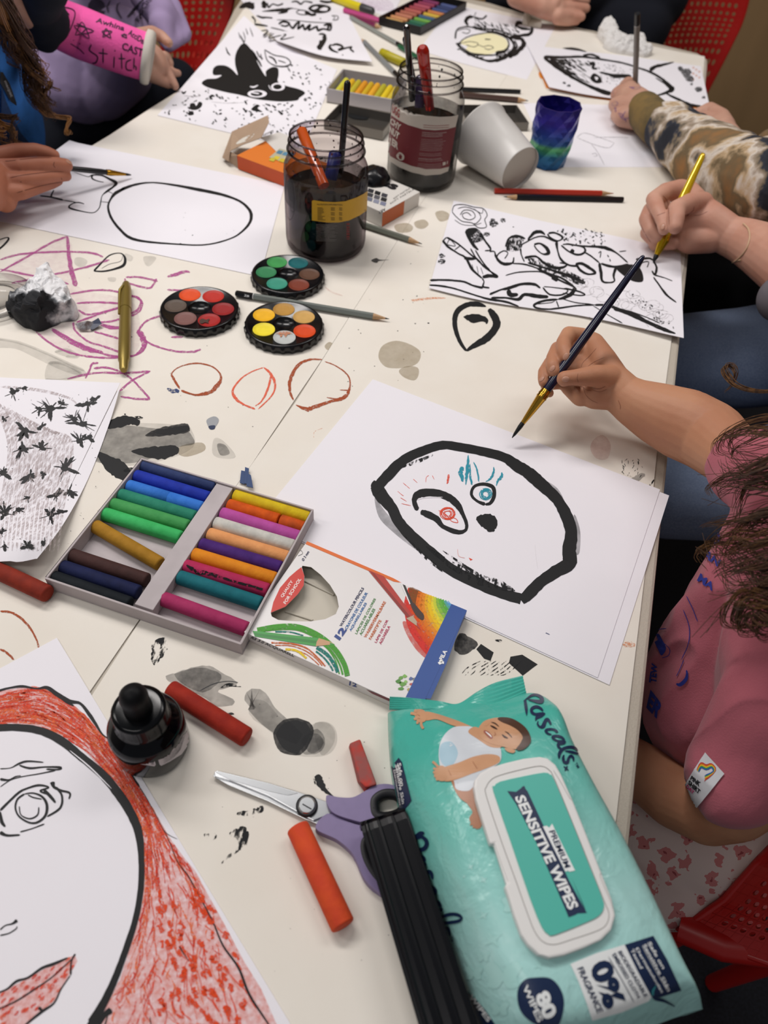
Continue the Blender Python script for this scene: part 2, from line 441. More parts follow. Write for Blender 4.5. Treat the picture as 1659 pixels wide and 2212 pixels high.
M_wallp = mat('wall_paint', 'b9b4aa', .8, noise_amt=.04, nscale=8)
def slab(name, o, a, b, c, mt):
    q = MB().box(o, a, b, c, mt).build(name); q['kind'] = 'structure'; return q
slab('floor', (-2.6, -2.2, -.1), (5.4, 0, 0), (0, 5.2, 0), (0, 0, .1), M_floor)
slab('wall_back', (-2.6, 3.0, 0), (5.4, 0, 0), (0, .1, 0), (0, 0, 2.7), M_wood)
slab('wall_right', (2.7, -2.2, 0), (.1, 0, 0), (0, 5.2, 0), (0, 0, 2.7), M_wood)
slab('wall_left', (-2.7, -2.2, 0), (.1, 0, 0), (0, 5.2, 0), (0, 0, 2.7), M_wallp)
M_lam = mat('laminate', 'bcb3a5', .5, noise_amt=.06, nscale=900, bump=.35, bscale=900)
M_cream = mat('cartridge', 'e7e1d7', .8, noise_amt=.025, nscale=14, bump=.06, bscale=700, col2='e4ddd2')
M_steel = mat('steel', 'b8b8b8', .35, metal=.9)
tpoly = [(9.9, -14), (54.6, 164), (55.6, 168.6), (54.5, 171.6), (47, 175.2), (26.2, 182.6), (12.7, 192.5), (-20, 206), (-36, 200), (-40, 186), (-39.9, 171), (-38.6, 150), (-38.4, 140.7), (-40, 127.7), (-42.5, 119.3), (-45.4, 108.7), (-48, 100.7), (-55, 80), (-62, 55), (-69, 25), (-74, -14)]
table = thing('table', 'large cream laminate activity table covered in drawing paper and art materials', 'table', W(-10, 80, -TZ * 100))
mb = MB(); mb.prism([W(x, y, -2.6) for x, y in tpoly], (0, 0, .0255), M_lam); part(mb, 'tabletop', table, bevel=.003)
for x, y in ((0, 2), (42, 150), (-55, 2), (-30, 170)):
    mb = MB(); mb.rod(W(x, y, -TZ * 100), W(x, y, -2.7), [(0, .022), (.03, .022), (.031, .019), (1, .019)], M_steel, n=20); part(mb, 'leg', table)
S0, S1 = Plane(.05), Plane(.09)
_c = [T(200, 1502), T(300, 1347), T(545, 1003), T(700, 773), T(905, 448), T(1100, 140)]
sl = (_c[4] - _c[0]).normalized()
ML = MB(); MR = MB(); XG = Vector((.001, 0, 0))
s0 = _c[0] - sl * .30; s1 = _c[0] + sl * 1.50; sx = Vector((-1, .25, 0)).normalized()
edge = [W(x, y) for x, y in [(-38, 171), (-38.1, 150), (-37.9, 140.7), (-39.5, 127.7), (-42.0, 119.3), (-44.9, 108.7), (-47.5, 100.7), (-54.5, 80), (-61.5, 55), (-68, 25), (-72, -10)]]
def lift(p, h): q = Vector(p); q.z = TZ + h / 100; return q
ML.prism([lift(q, 0) for q in [_c[0] - sl * .22 - XG * 6, _c[0] - XG * 3.2, _c[1] - XG * 1.4, _c[2] - XG * .4, T(640, 868) - XG * 2.4, _c[3] - XG * .6, _c[4] - XG * .5, _c[4] + sl * .7 - XG * .5, W(17, 186) - XG * .5, W(-18, 203), W(-34, 198)] + edge], (0, 0, .0005), M_cream)
MR.prism([lift(q, .055) for q in [_c[0] - sl * .22, _c[0], _c[1], _c[2], T(640, 868), _c[3], _c[4], _c[4] + sl * .7, W(17, 186), W(26, 180.5), W(50, 171)] + [T(*q) for q in [(1522, 123), (1500, 380), (1476, 580), (1450, 735), (1420, 960), (1394, 1226), (1357, 1534), (1330, 1769)]] + [W(8, -10)]], (0, 0, .0004), M_cream)
mag = ink_mat('crayon_magenta', 'b25592', cov=.64, scale=700, soft=.10, hi=.95)
maglt = ink_mat('crayon_magenta_smudge', 'c98bb0', cov=.5, scale=120, soft=.25, hi=.16)
brn = ink_mat('crayon_brown', 'a5502f', cov=.70, scale=700, soft=.10)
orr = ink_mat('crayon_coral', 'e2654a', cov=.70, scale=700, soft=.10)
orl = ink_mat('crayon_orange_faint', 'e09060', cov=.45, scale=500, soft=.12, hi=.8)
inkk = mat('ink_black', '17181a', .55, spec=.3)
inkd = ink_mat('ink_dry', '1b1c1e', cov=.58, scale=420, soft=.05)
inks = ink_mat('ink_scumble', '202123', cov=.5, scale=300, soft=.04, stretch=(1, .35, 1), rot=.4)
wash = ink_mat('ink_wash', '3a3b3d', cov=.5, scale=90, soft=.3, lo=.18, hi=.5)
washd = ink_mat('ink_wash_dark', '26272a', cov=.5, scale=220, soft=.22, lo=.55, hi=.9)
washl = ink_mat('ink_wash_light', '77756f', cov=.5, scale=60, soft=.35, lo=.06, hi=.26)
tea = ink_mat('tea_stain', 'ab9c80', cov=.6, scale=50, soft=.3, lo=.3, hi=.55)
pinks = ink_mat('pink_stain', 'd9a7a0', cov=.5, scale=60, soft=.3, lo=.0, hi=.4)
bluei = ink_mat('blue_pastel_mark', '2a3f72', cov=.6, scale=500, soft=.1)
pen = mat('ink_pen', '24262a', .6)
z4 = Z(0, 480, 2.9625)
S = S0
for p in [[(0, 240), (130, 205), (330, 190), (500, 190), (600, 200), (660, 222)], [(0, 318), (200, 205), (330, 130), (432, 90)], [(0, 300), (200, 340), (330, 365), (440, 395)],
          [(75, 390), (220, 360), (400, 322), (560, 285), (700, 240)], [(450, 460), (560, 440), (680, 435), (790, 455), (880, 485), (910, 520), (890, 570), (840, 600)],
          [(490, 518), (600, 512), (700, 515), (800, 520)], [(500, 560), (560, 590), (660, 575), (760, 545)], [(490, 640), (600, 600), (700, 565), (780, 540)],
          [(640, 640), (700, 635), (790, 615)], [(660, 655), (720, 668), (780, 672)], [(470, 640), (480, 690), (560, 760), (680, 800), (770, 835)],
          [(600, 700), (680, 720), (760, 745)], [(230, 700), (330, 780), (450, 835), (560, 858), (680, 868), (780, 862), (860, 852), (915, 820), (935, 770), (900, 710)],
          [(330, 680), (450, 745), (560, 805), (690, 850), (780, 862)], [(1080, 590), (960, 620), (900, 670), (890, 720), (950, 770), (1050, 810), (1150, 828), (1240, 828), (1285, 812)],
          [(1070, 432), (1150, 436), (1200, 432)], [(1095, 735), (1170, 733)], [(800, 360), (810, 385), (900, 412), (960, 420), (990, 385), (1000, 360)], [(805, 352), (900, 352), (1010, 378)],
          [(430, 1003), (600, 965), (800, 965), (962, 952)], [(600, 935), (700, 932), (820, 985), (900, 1065), (960, 1132)], [(962, 952), (850, 1010), (765, 1080)], [(770, 1115), (860, 1128), (960, 1134)],
          [(545, 1000), (575, 940), (590, 905), (630, 900)], [(860, 470), (900, 500), (880, 560), (800, 600)]]:
    stroke(ML, S, z4(*p), 4.2, mag, jit=.25, seed=len(p))
stroke(ML, S, z4((432, 90, 18), (440, 200, 24), (455, 300, 30), (485, 410, 36)), 8, mag, jit=.2)
stroke(ML, S, z4((330, 690, 10), (450, 760, 30), (560, 810, 34), (660, 835, 20)), 8, mag, jit=.2)
stroke(ML, S, z4((880, 690, 30), (915, 740, 40), (920, 800, 30), (870, 845, 10)), 8, mag, jit=.2)
stroke(ML, S, z4((640, 650, 14), (700, 672, 24), (780, 680, 10)), 8, mag, jit=.2)
stroke(ML, S, z4((1070, 348, 10), (1120, 335, 22), (1190, 315, 16), (1215, 322, 8)), 6, mag, jit=.2)
fill(ML, S, z4((20, 300), (430, 100), (480, 400), (760, 480), (880, 560), (860, 850), (500, 850), (240, 700), (120, 420)), maglt, .012)
stroke(ML, S, z4((600, 312, 12), (640, 270, 10), (700, 212, 8), (770, 198, 6), (800, 230, 16), (790, 275, 18), (730, 300, 12), (660, 314, 10), (600, 312, 8)), 4, inkk)
stroke(ML, S, z4((650, 296), (700, 268), (770, 250), (785, 215)), .8, pen)
stroke(ML, S, z4((-30, 190, 10), (20, 150, 12), (55, 108, 12), (40, 98, 6), (-20, 118, 6)), 4, inkk)
for p in [[(1150, 1065, 12), (1110, 1000, 16), (1100, 965, 8), (1150, 925, 7), (1250, 902, 9), (1350, 920, 8), (1405, 965, 10), (1412, 1010, 18), (1385, 1050, 26), (1340, 1090, 20), (1250, 1105, 12), (1160, 1075, 12)],
          [(1160, 1080, 9), (1250, 1104, 10), (1330, 1085, 14)]]:
    stroke(ML, S, z4(*p), 4, brn, jit=.2)
stroke(ML, S, z4((1068, 1062, 8), (1100, 1078, 26), (1148, 1080, 20)), 5, bluei, jit=.3)
z5 = Z(460, 460, 2.9625)
stroke(ML, S, z5((325, 988, 7), (370, 1030, 18), (398, 1100, 14), (375, 1170, 10), (290, 1255, 7)), 4, orr, jit=.2)
stroke(ML, S, z5((270, 1255, 12), (190, 1222, 12), (140, 1180, 20), (128, 1130, 14), (180, 1060, 9), (250, 1015, 7), (325, 988, 6)), 4, orr, jit=.2)
stroke(ML, S, z5((372, 1040, 12), (350, 1130, 14), (310, 1205, 9), (270, 1235, 6)), 3, orr, jit=.2)
stroke(ML, S, z5((515, 1198, 10), (490, 1130, 18), (500, 1050, 22), (550, 970, 22), (620, 938, 12), (700, 938, 7)), 4, brn, jit=.25)
stroke(MR, S1, z5((715, 950, 6), (790, 980, 7), (860, 1035, 9), (878, 1090, 10), (865, 1150, 18), (830, 1185, 22), (740, 1210, 18), (640, 1245, 26), (600, 1256, 24), (530, 1228, 6)), 4, brn, jit=.25)
stroke(MR, S1, z5((728, 1180, 6), (790, 1190, 9), (840, 1180, 14)), 4, brn); stroke(MR, S1, z5((810, 1132, 4), (868, 1135, 8)), 3, brn)
stroke(ML, S, z5((270, 1585, 6), (350, 1500, 14), (450, 1420, 18), (530, 1350, 14), (580, 1305, 6)), 4, orl, jit=.4)
stroke(MR, S1, z5((645, 1440), (650, 1400), (705, 1376)), 1, orl)
stroke(MR, S1, z5((1268, 555, 8), (1290, 558, 14), (1400, 545, 14), (1490, 545, 7)), 4, orl)
stroke(MR, S1, z5((715, 470, 4), (760, 505, 10), (830, 528, 5)), 4, pinks)
fill(MR, S1, z5((1060, 900), (1090, 845), (1170, 818), (1260, 840), (1328, 890), (1310, 960), (1230, 990), (1120, 990), (1070, 950)), tea, .015)
fill(MR, S1, z5((1190, 1010), (1240, 980), (1310, 990), (1315, 1040), (1285, 1072), (1220, 1050)), tea, .017)
fill(ML, S, z5((715, 850), (745, 825), (775, 845), (765, 875), (730, 875)), tea, .016)
fill(MR, S1, Z(820, 400, 2.77)((90, 240), (160, 225), (200, 250), (180, 280), (110, 280)), tea, .015)
fill(MR, S1, [(895, 480), (915, 474), (926, 484), (915, 494), (900, 492)], tea, .015)
fill(MR, S1, [(940, 460), (955, 455), (970, 462), (968, 474), (950, 478)], tea, .015)
rnd = random.Random(5)
dots(ML, S, [(rnd.uniform(140, 560), rnd.uniform(600, 960), rnd.choice([.8, 1.2, 1.6, 2.4])) for _ in range(26)], inkd, .014)
dots(MR, S1, [(rnd.uniform(740, 930), rnd.uniform(530, 900), rnd.choice([.8, 1.2, 1.6, 2.2])) for _ in range(26)], inkd, .014)
dots(MR, S1, [(rnd.uniform(480, 900), rnd.uniform(1500, 2100), rnd.choice([.7, 1, 1.3])) for _ in range(30)], inkd, .014)
fill(MR, S1, z5((1015, 300), (1045, 288), (1070, 298), (1130, 300), (1065, 306), (1050, 318), (1020, 310)), washd, .02)
for p in [[(-30, 745), (120, 770), (300, 840), (430, 900), (540, 950), (550, 990), (400, 950), (230, 870), (100, 810), (-30, 800)], [(310, 900), (400, 905), (520, 975), (380, 1010), (290, 1005)], [(350, 830), (430, 815), (500, 860), (420, 860)]]:
    fill(ML, S, z4(*p), washl, .015)
    stroke(ML, S, z4(*p[:5]), 6, washl, off=.018)
for p in [[(480, 230), (520, 225), (560, 250), (530, 290), (480, 270)], [(800, 200), (850, 220), (840, 250), (810, 240)], [(920, 220), (1000, 225), (960, 280), (930, 270)], [(690, 355), (740, 355), (735, 380), (700, 378)]]:
    fill(ML, S, z4(*p), washl, .015)
fill(ML, S, z4((690, 1330), (800, 1300), (1000, 1320), (1180, 1330), (1230, 1370), (1240, 1420), (1140, 1440), (1000, 1500), (850, 1540), (640, 1540), (600, 1500), (640, 1420)), wash, .015)
fill(ML, S, z4((620, 1300), (1140, 1295), (1230, 1340), (1235, 1440), (1060, 1520), (760, 1560), (560, 1480)), washl, .012)
stroke(ML, S, z4((680, 1310, 30), (760, 1278, 70), (840, 1268, 50), (893, 1290, 40)), 20, inkk, jit=.12)
stroke(ML, S, z4((930, 1365, 10), (1010, 1345, 50), (1100, 1330, 60), (1180, 1318, 66), (1212, 1310, 40)), 20, washd, jit=.12); stroke(ML, S, z4((990, 1345, 6), (1060, 1338, 36), (1120, 1330, 44), (1212, 1315, 34)), 20, inkk, jit=.15)
stroke(ML, S, z4((840, 1465, 10), (930, 1470, 60), (1030, 1475, 84), (1110, 1460, 70), (1145, 1465, 30)), 20, inkk, jit=.12)
stroke(ML, S, z4((620, 1470, 20), (700, 1540, 90), (760, 1580, 110), (830, 1640, 70)), 20, inkk, jit=.08)
stroke(ML, S, z4((860, 1245, 6), (890, 1250, 20), (915, 1252, 8)), 4, inkd); stroke(ML, S, z4((790, 1590, 20), (850, 1585, 30), (840, 1620, 30)), 12, inkd)
fill(ML, S, z4((1370, 1385), (1430, 1400), (1510, 1500), (1420, 1512), (1360, 1480)), washl, .015); fill(ML, S, z4((1390, 1420), (1440, 1425), (1470, 1480), (1410, 1490)), wash, .017)
fill(ML, S, z4((1160, 1430), (1290, 1410), (1310, 1460), (1200, 1500), (1140, 1480)), tea, .013)
fill(ML, S, z4((1325, 1262), (1370, 1242), (1400, 1262), (1385, 1300), (1350, 1325), (1325, 1290)), mat('grey_blob', '9a9ca0', .5), .03)
fill(ML, S, z4((1335, 1305), (1375, 1300), (1372, 1322), (1345, 1325)), mat('navy_blob', '22304f', .5), .04)
stroke(ML, S, [(0, 1320, 4), (30, 1325, 5), (60, 1350, 5), (78, 1380, 4), (84, 1400, 4)], 5, brn, jit=.25)
stroke(ML, S, [(0, 1402, 4), (15, 1410, 5), (30, 1425, 4)], 5, brn, jit=.25)
zb = Z(200, 1420, 2.37)
fill(MR, S1, zb((375, 95), (450, 75), (520, 48), (600, 45), (660, 75), (740, 130), (700, 150), (640, 175), (720, 215), (715, 245), (640, 250), (560, 200), (470, 160), (400, 130)), wash, .015, jit=1)
fill(MR, S1, zb((420, 85), (520, 55), (600, 60), (660, 95), (620, 150), (560, 180), (470, 140)), wash, .018, jit=1)
stroke(MR, S1, zb((550, 170), (620, 135), (690, 122), (745, 128)), 1.4, pen); stroke(MR, S1, zb((655, 155, 3), (700, 140, 18), (760, 150, 4)), 4, inkd)
stroke(MR, S1, zb((790, 235, 40), (830, 215, 120), (890, 290, 110), (960, 350, 100), (1000, 380, 90), (1060, 420, 60)), 20, wash, off=.015, taper=False)
stroke(MR, S1, zb((800, 255, 60), (850, 270, 110), (920, 330, 90), (1000, 400, 90)), 20, washl, off=.018)
fill(MR, S1, zb((940, 400), (985, 335), (1060, 325), (1110, 360), (1100, 420), (1050, 490), (985, 470)), inkk, .022, jit=1.5)
fill(MR, S1, zb((925, 390), (980, 320), (1070, 315), (1130, 360), (1110, 440), (1060, 500), (960, 480)), washd, .02, jit=1)
fill(MR, S1, zb((1060, 420), (1110, 380), (1160, 370), (1190, 430), (1160, 485), (1080, 495)), wash, .019, jit=1); fill(MR, S1, zb((1070, 430), (1110, 390), (1165, 400), (1180, 450), (1120, 490)), wash, .024, jit=1)
fill(MR, S1, zb((1110, 360), (1180, 328), (1240, 360), (1250, 440), (1200, 500), (1080, 508), (960, 480), (1100, 480)), washl, .013); fill(MR, S1, zb((1130, 350), (1200, 335), (1240, 380), (1230, 450), (1170, 500)), washl, .016)
stroke(MR, S1, zb((1150, 600, 30), (1165, 640, 40), (1190, 680, 22), (1240, 718, 4)), 10, inkk, jit=.2); stroke(MR, S1, zb((1130, 605, 8), (1140, 650, 8)), 3, inkd)
stroke(MR, S1, zb((690, 290, 6), (710, 288, 12), (725, 290, 3)), 4, inkk)
for p in [[(735, 800, 16), (800, 795, 26), (850, 785, 30), (870, 760, 20)], [(570, 905, 10), (600, 920, 34), (635, 910, 20)], [(700, 900, 10), (740, 905, 60), (785, 870, 20)], [(735, 980, 30), (760, 950, 50), (795, 890, 20)], [(660, 1055, 6), (700, 1015, 14), (750, 985, 10)]]:
    stroke(MR, S1, zb(*p), 10, inks, jit=.35, seed=len(p))
zc = Z(0, 960, 2.37)
stroke(MR, S1, zc((790, 1130, 14), (800, 1080, 60), (825, 1020, 70), (845, 990, 10)), 10, inks, jit=.2)
fill(MR, S1, Z(700, 800, 2.183)((640, 1240), (690, 1260), (725, 1290), (700, 1320), (650, 1340), (612, 1310)), washd, .018, jit=1)
fill(MR, S1, Z(700, 800, 2.183)((740, 1290), (800, 1330), (785, 1370), (755, 1360), (718, 1315)), inkk, .019, smooth=0)
fill(MR, S1, Z(700, 800, 2.183)((880, 1350), (935, 1340), (970, 1365), (1010, 1385), (985, 1405), (935, 1440), (870, 1380)), inkk, .019, smooth=0, jit=1)
for i in range(9):
    a = 640 + i * 24; stroke(MR, S1, Z(700, 800, 2.183)((a + 100, 1370, 3), (a + 40, 1400 + i * 3, 5), (a, 1440, 2)), 2, inks, jit=.4)
stroke(MR, S1, Z(700, 800, 2.183)((805, 1272, 6), (830, 1275, 12), (838, 1272, 4)), 4, inkd)
z6 = Z(1100, 640, 2.9678)
fill(MR, S1, z6((540, 920), (600, 890), (650, 950), (630, 1040), (560, 1040), (520, 980)), pinks, .015)
rnd = random.Random(9)
for i in range(26):
    x, y = rnd.uniform(720, 900), rnd.uniform(1040, 1150); stroke(MR, S1, z6((x, y, 4), (x + rnd.uniform(-20, 20), y + rnd.uniform(6, 24), 3)), 1.5, inks)
stroke(MR, S1, z6((770, 1195, 20), (820, 1165, 40), (870, 1140, 20)), 10, wash, jit=.2); stroke(MR, S1, z6((890, 1225, 6), (915, 1195, 10), (935, 1165, 5)), 10, inks)
stroke(MR, S1, z6((360, 1030, 10), (400, 1045, 26), (430, 1075, 10)), 10, inks, jit=.3); stroke(MR, S1, z6((590, 1130, 8), (640, 1135, 26), (670, 1150, 10)), 10, ink_mat('blue_faint', '7fa6bd', cov=.5, hi=.5), jit=.3)
z7 = Z(900, 400, 2.765)
stroke(MR, S1, z7((415, 725, 8), (370, 712, 30), (310, 712, 30), (250, 745, 34), (228, 800, 30), (235, 870, 26), (262, 940, 22), (297, 990, 14)), 8, inkk, jit=.08)
stroke(MR, S1, z7((297, 990, 12), (340, 960, 30), (410, 920, 44), (460, 870, 44), (478, 820, 46), (455, 770, 40), (430, 740, 24)), 8, inkk, jit=.08)
fill(MR, S1, z7((280, 785), (330, 770), (385, 775), (425, 800), (418, 828), (395, 815), (340, 822), (300, 805)), inkk, .02, jit=1)
stroke(MR, S1, [(1345, 1391, 10), (1372, 1393, 14)], 8, orl, jit=.4)
cl = ML.build('cover_paper'); tag(cl, 'left cream cover sheet with magenta crayon scribbles taped over the table', 'paper', kind=None)
cr_ = MR.build('cover_paper'); tag(cr_, 'right cream cover sheet with tea stains and black ink blots on the table', 'paper')
M_white = mat('drawing_paper', 'ebe8ee', .75, noise_amt=.012, nscale=10, bump=.05, bscale=900)
blue = ink_mat('pastel_teal', '2f93a8', cov=.78, scale=600, soft=.12); red = ink_mat('pastel_red', 'e0523a', cov=.75, scale=600, soft=.12)
pinkp = mat('pink_line', 'e09a90', .8)
def paper(mb, label, group=None, name='drawing'): return tag(mb.build(name), label, 'drawing', group)
z = Z(700, 800, 2.183)
A, B, C = T(805, 823), T(1424, 1061), T(1289, 1467); D = A + C - B
def wpaper(cs, S, mt=None):
    mb = MB(); v = []
    nu = nv = 10
    for j in range(nv + 1):
        for i in range(nu + 1):
            p = (cs[0] * (1 - i / nu) + cs[1] * (i / nu)) * (1 - j / nv) + (cs[3] * (1 - i / nu) + cs[2] * (i / nu)) * (j / nv)
            p.z = TZ + S.H(p.x * 100, p.y * 100) / 100; v.append(p)
    w = nu + 1; n = len(v)
    f1 = [(j * w + i, (j + 1) * w + i, (j + 1) * w + i + 1, j * w + i + 1) for j in range(nv) for i in range(nu)]
    mb.add(v + [p - Vector((0, 0, .0003)) for p in v], f1 + [tuple(n + k for k in f[::-1]) for f in f1], mt or M_white, True)
    bd = [i for i in range(nu)] + [nu + j * w for j in range(nv)] + [nv * w + i for i in range(nu, 0, -1)] + [j * w for j in range(nv, 0, -1)]
    mb.add(v + [p - Vector((0, 0, .0003)) for p in v], [(bd[i], bd[(i + 1) % len(bd)], n + bd[(i + 1) % len(bd)], n + bd[i]) for i in range(len(bd))], mt or M_white)
    return mb
SU = Plane(.17); SM = Plane(.23)
B2, C2 = T(1444, 1073), T(1315, 1482); e = (A - B).normalized(); 
und = wpaper([B2 + e * .30, B2, C2, C2 + e * .30], SU)
tag(und.build('drawing_paper'), 'blank white sheet peeking out under the big round face drawing', 'paper')
mb = wpaper([A, B, C, D], SM)
S = SM
stroke(mb, S, z((235, 570, 40), (300, 495, 52), (380, 420, 46), (470, 378, 44), (560, 352, 40), (660, 365, 40), (760, 385, 42), (850, 410, 44), (910, 450, 54), (960, 480, 56), (1000, 515, 60), (1050, 560, 56), (1100, 610, 50), (1140, 680, 58), (1165, 760, 58), (1155, 850, 66), (1155, 910, 66), (1090, 950, 58), (1020, 1000, 54), (960, 1060, 54), (930, 1085, 40)), 45, inkk, jit=.06, taper=False)
stroke(mb, S, z((930, 1078, 50), (840, 1052, 50), (720, 1000, 56), (600, 940, 56), (500, 860, 56), (410, 780, 54), (350, 710, 50), (320, 650, 52), (270, 590, 62), (250, 550, 60), (255, 525, 40)), 50, inkk, jit=.05, taper=False)
stroke(mb, S, z((240, 600, 8), (275, 680, 40), (330, 740, 40), (400, 810, 20), (460, 860, 4)), 20, wash, off=.016)
stroke(mb, S, z((360, 460, 4), (440, 430, 18), (520, 395, 6)), 8, inks, off=.016)
stroke(mb, S, z((1040, 520, 8), (1090, 570, 34), (1140, 640, 10)), 8, wash, off=.016)
stroke(mb, S, z((1180, 680, 10), (1195, 760, 26), (1195, 850, 22), (1190, 870, 6)), 8, wash, off=.016)
stroke(mb, S, z((480, 830, 6), (580, 900, 30), (700, 975, 46), (820, 1010, 50), (900, 1040, 10)), 8, inks, off=.026, jit=.2)
stroke(mb, S, z((560, 850, 4), (700, 945, 14), (810, 1000, 10)), 8, inks, off=.028, jit=.2)
stroke(mb, S, z((380, 780, 6), (480, 880, 16), (560, 950, 6)), 8, inks, off=.028, jit=.2)
stroke(mb, S, z((440, 660, 22), (425, 610, 24), (455, 580, 38), (530, 578, 36), (590, 600, 34), (630, 635, 30), (655, 680, 18), (672, 725, 16), (665, 755, 14), (625, 762, 22), (560, 735, 20), (530, 700, 30), (480, 675, 30), (455, 668, 20)), 20, inkk, jit=.08)
stroke(mb, S, z((440, 610, 3), (480, 600, 3), (560, 598, 3)), 3, M_white, off=.036)
stroke(mb, S, z((760, 632, 18), (720, 615, 12), (695, 585, 14), (708, 548, 14), (750, 536, 15), (795, 550, 18), (802, 590, 18), (785, 625, 16), (760, 632, 10)), 14, inkk, jit=.06)
fill(mb, S, z((722, 690), (760, 678), (790, 680), (812, 700), (815, 735), (795, 758), (770, 750), (740, 735), (724, 715)), inkk, .02, jit=1.5)
stroke(mb, S, z((740, 720, 10), (780, 745, 30), (805, 755, 10)), 10, inkk, jit=.2)
rnd = random.Random(2)
for cx, cy, rx, ry, m_, k in ((583, 675, 38, 30, red, 9), (762, 583, 30, 28, blue, 8)):
    for i in range(k):
        a = i * .7; f = .35 + .65 * rnd.random()
        stroke(mb, S, z(*[(cx + rx * f * math.cos(t * .9 + a), cy + ry * f * math.sin(t * .9 + a)) for t in range(7)]), 1.6, m_, jit=.3)
stroke(mb, S, z((540, 660), (575, 680), (600, 710), (630, 718), (622, 700), (590, 690)), 1.5, red)
for p in [[(680, 398, 4), (678, 450, 16), (672, 500, 14), (668, 540, 4)], [(655, 455, 16), (645, 480, 22), (655, 525, 10)], [(688, 440, 4), (690, 500, 10), (698, 540, 8)], [(705, 432, 4), (722, 470, 8), (730, 525, 6)],
          [(800, 455, 4), (800, 480, 10), (785, 510, 10), (762, 525, 4)], [(838, 480, 4), (838, 500, 14), (820, 520, 10), (812, 545, 4)]]:
    stroke(mb, S, z(*p), 3, blue, jit=.3)
for p in [[(480, 528), (482, 505), (494, 495)], [(510, 495), (520, 515)], [(420, 512), (440, 530)], [(372, 530), (405, 558)], [(347, 570), (365, 585), (375, 592)], [(360, 600), (390, 618)], [(365, 628), (410, 638)]]:
    stroke(mb, S, z(*p), 1.0, red)
stroke(mb, S, z((588, 490, 8), (585, 515, 10), (580, 535, 5)), 3, red, jit=.3)
stroke(mb, S, z((630, 842), (635, 875), (665, 885)), .7, pinkp); fill(mb, S, z((682, 883), (702, 892), (690, 897)), red, .02, smooth=0)
stroke(mb, S, z((995, 820), (1000, 880), (1008, 938)), .5, washl)
stroke(mb, S, z((1045, 1238, 6), (1065, 1246, 3)), 2, bluei)
face = paper(mb, 'white sheet with a big wobbly black painted face outline, one red and one teal eye')
z = Z(0, 0, 2.9625)
S = Plane(.12)
mb = MB(); coons(mb, [(150, 303), (180, 311), (400, 356), (615, 400)], [(-70, 463), (0, 478), (280, 537), (562, 597)], S, M_white)
stroke(mb, S, z((770, 1215, 20), (870, 1180, 14), (980, 1168, 9), (1120, 1185, 14), (1280, 1215, 20), (1420, 1245, 17), (1530, 1285, 14), (1590, 1335, 18), (1608, 1380, 20), (1595, 1430, 16), (1550, 1480, 12), (1490, 1520, 9), (1380, 1555, 9), (1270, 1568, 9), (1100, 1560, 10), (930, 1545, 14), (830, 1520, 18), (770, 1470, 16), (715, 1400, 16), (692, 1330, 14), (705, 1280, 12), (740, 1235, 20), (800, 1205, 14)), 5, inkk, jit=.08)
for p in [[(470, 1100, 3), (560, 1130, 4), (590, 1120, 8), (650, 1122, 10), (700, 1145, 14), (742, 1170, 22), (725, 1195, 12), (690, 1220, 14), (655, 1250, 5), (645, 1290, 7), (635, 1330, 6), (600, 1360, 5), (540, 1355, 6), (445, 1330, 12), (460, 1305, 6), (500, 1295, 7), (540, 1305, 5)],
          [(590, 1120, 14), (590, 1142, 10), (625, 1158, 6), (665, 1166, 4)], [(345, 1215, 8), (330, 1245, 10), (328, 1260, 10)], [(255, 1252, 8), (330, 1262, 10), (405, 1280, 12)], [(405, 1280, 5), (500, 1297, 5)], [(685, 1220, 4), (725, 1240, 3)], [(645, 1290, 3), (705, 1296, 4)]]:
    stroke(mb, S, z(*p), 2, inkk)
dots(mb, S, [(390, 527, 2.5), (400, 460, 1), (397, 470, 1), (400, 497, .8), (416, 508, 1.4), (490, 505, .9), (505, 498, 1)], inkd)
paper(mb, 'white sheet with a thin black rounded outline, under the left hand with a brush')
def cf(x, y):
    b = T(76, 1207); d = math.hypot(x - b.x * 100, y - b.y * 100); t = T(262, 827); d2 = math.hypot(x - t.x * 100, y - t.y * 100)
    return 2.2 * max(0, 1 - d / 9) ** 2 + .9 * max(0, 1 - d2 / 9) ** 2
S = Plane(.13, cf)
mb = MB(); coons(mb, [(-230, 800), (0, 815), (130, 821), (260, 827)], [(-250, 1235), (0, 1213), (40, 1214), (76, 1207)], S, M_white)
for L_, p in ((0, [(262, 827), (236, 915), (190, 1035), (135, 1135), (80, 1207)]),):
    c = catmull(p, 6); line = [(262 + (76 - 262) * i / (len(c) - 1), 827 + (1207 - 827) * i / (len(c) - 1)) for i in range(len(c))]
    V = [S(*q) for q in c] + [S(*q) for q in line]; k = len(c)
    mb.add(V, [(i, k + i, k + i + 1, i + 1) for i in range(k - 1)], M_white)
greyc = ink_mat('grey_crayon', 'b9acac', cov=.45, scale=500, soft=.12, hi=.7, stretch=(1, .3, 1), rot=-.9)
for i in range(22):
    x = -20 + i * 9; stroke(mb, S, [(x, 860 + i * 5, 6), (x + 40, 960, 8), (x - 10 + 30, 1100, 7), (x + 10, 1190, 4)] if x < 120 else [(x - 60, 1000, 4), (x - 70, 1080, 5)], 5, greyc, off=.014, seed=i)
stroke(mb, S, [(0, 835, 5), (80, 842, 7), (150, 860, 5), (170, 880, 2)], 4, greyc, off=.014)
rnd = random.Random(21); inkb = mat('ink_bursts', '1d1e20', .6)
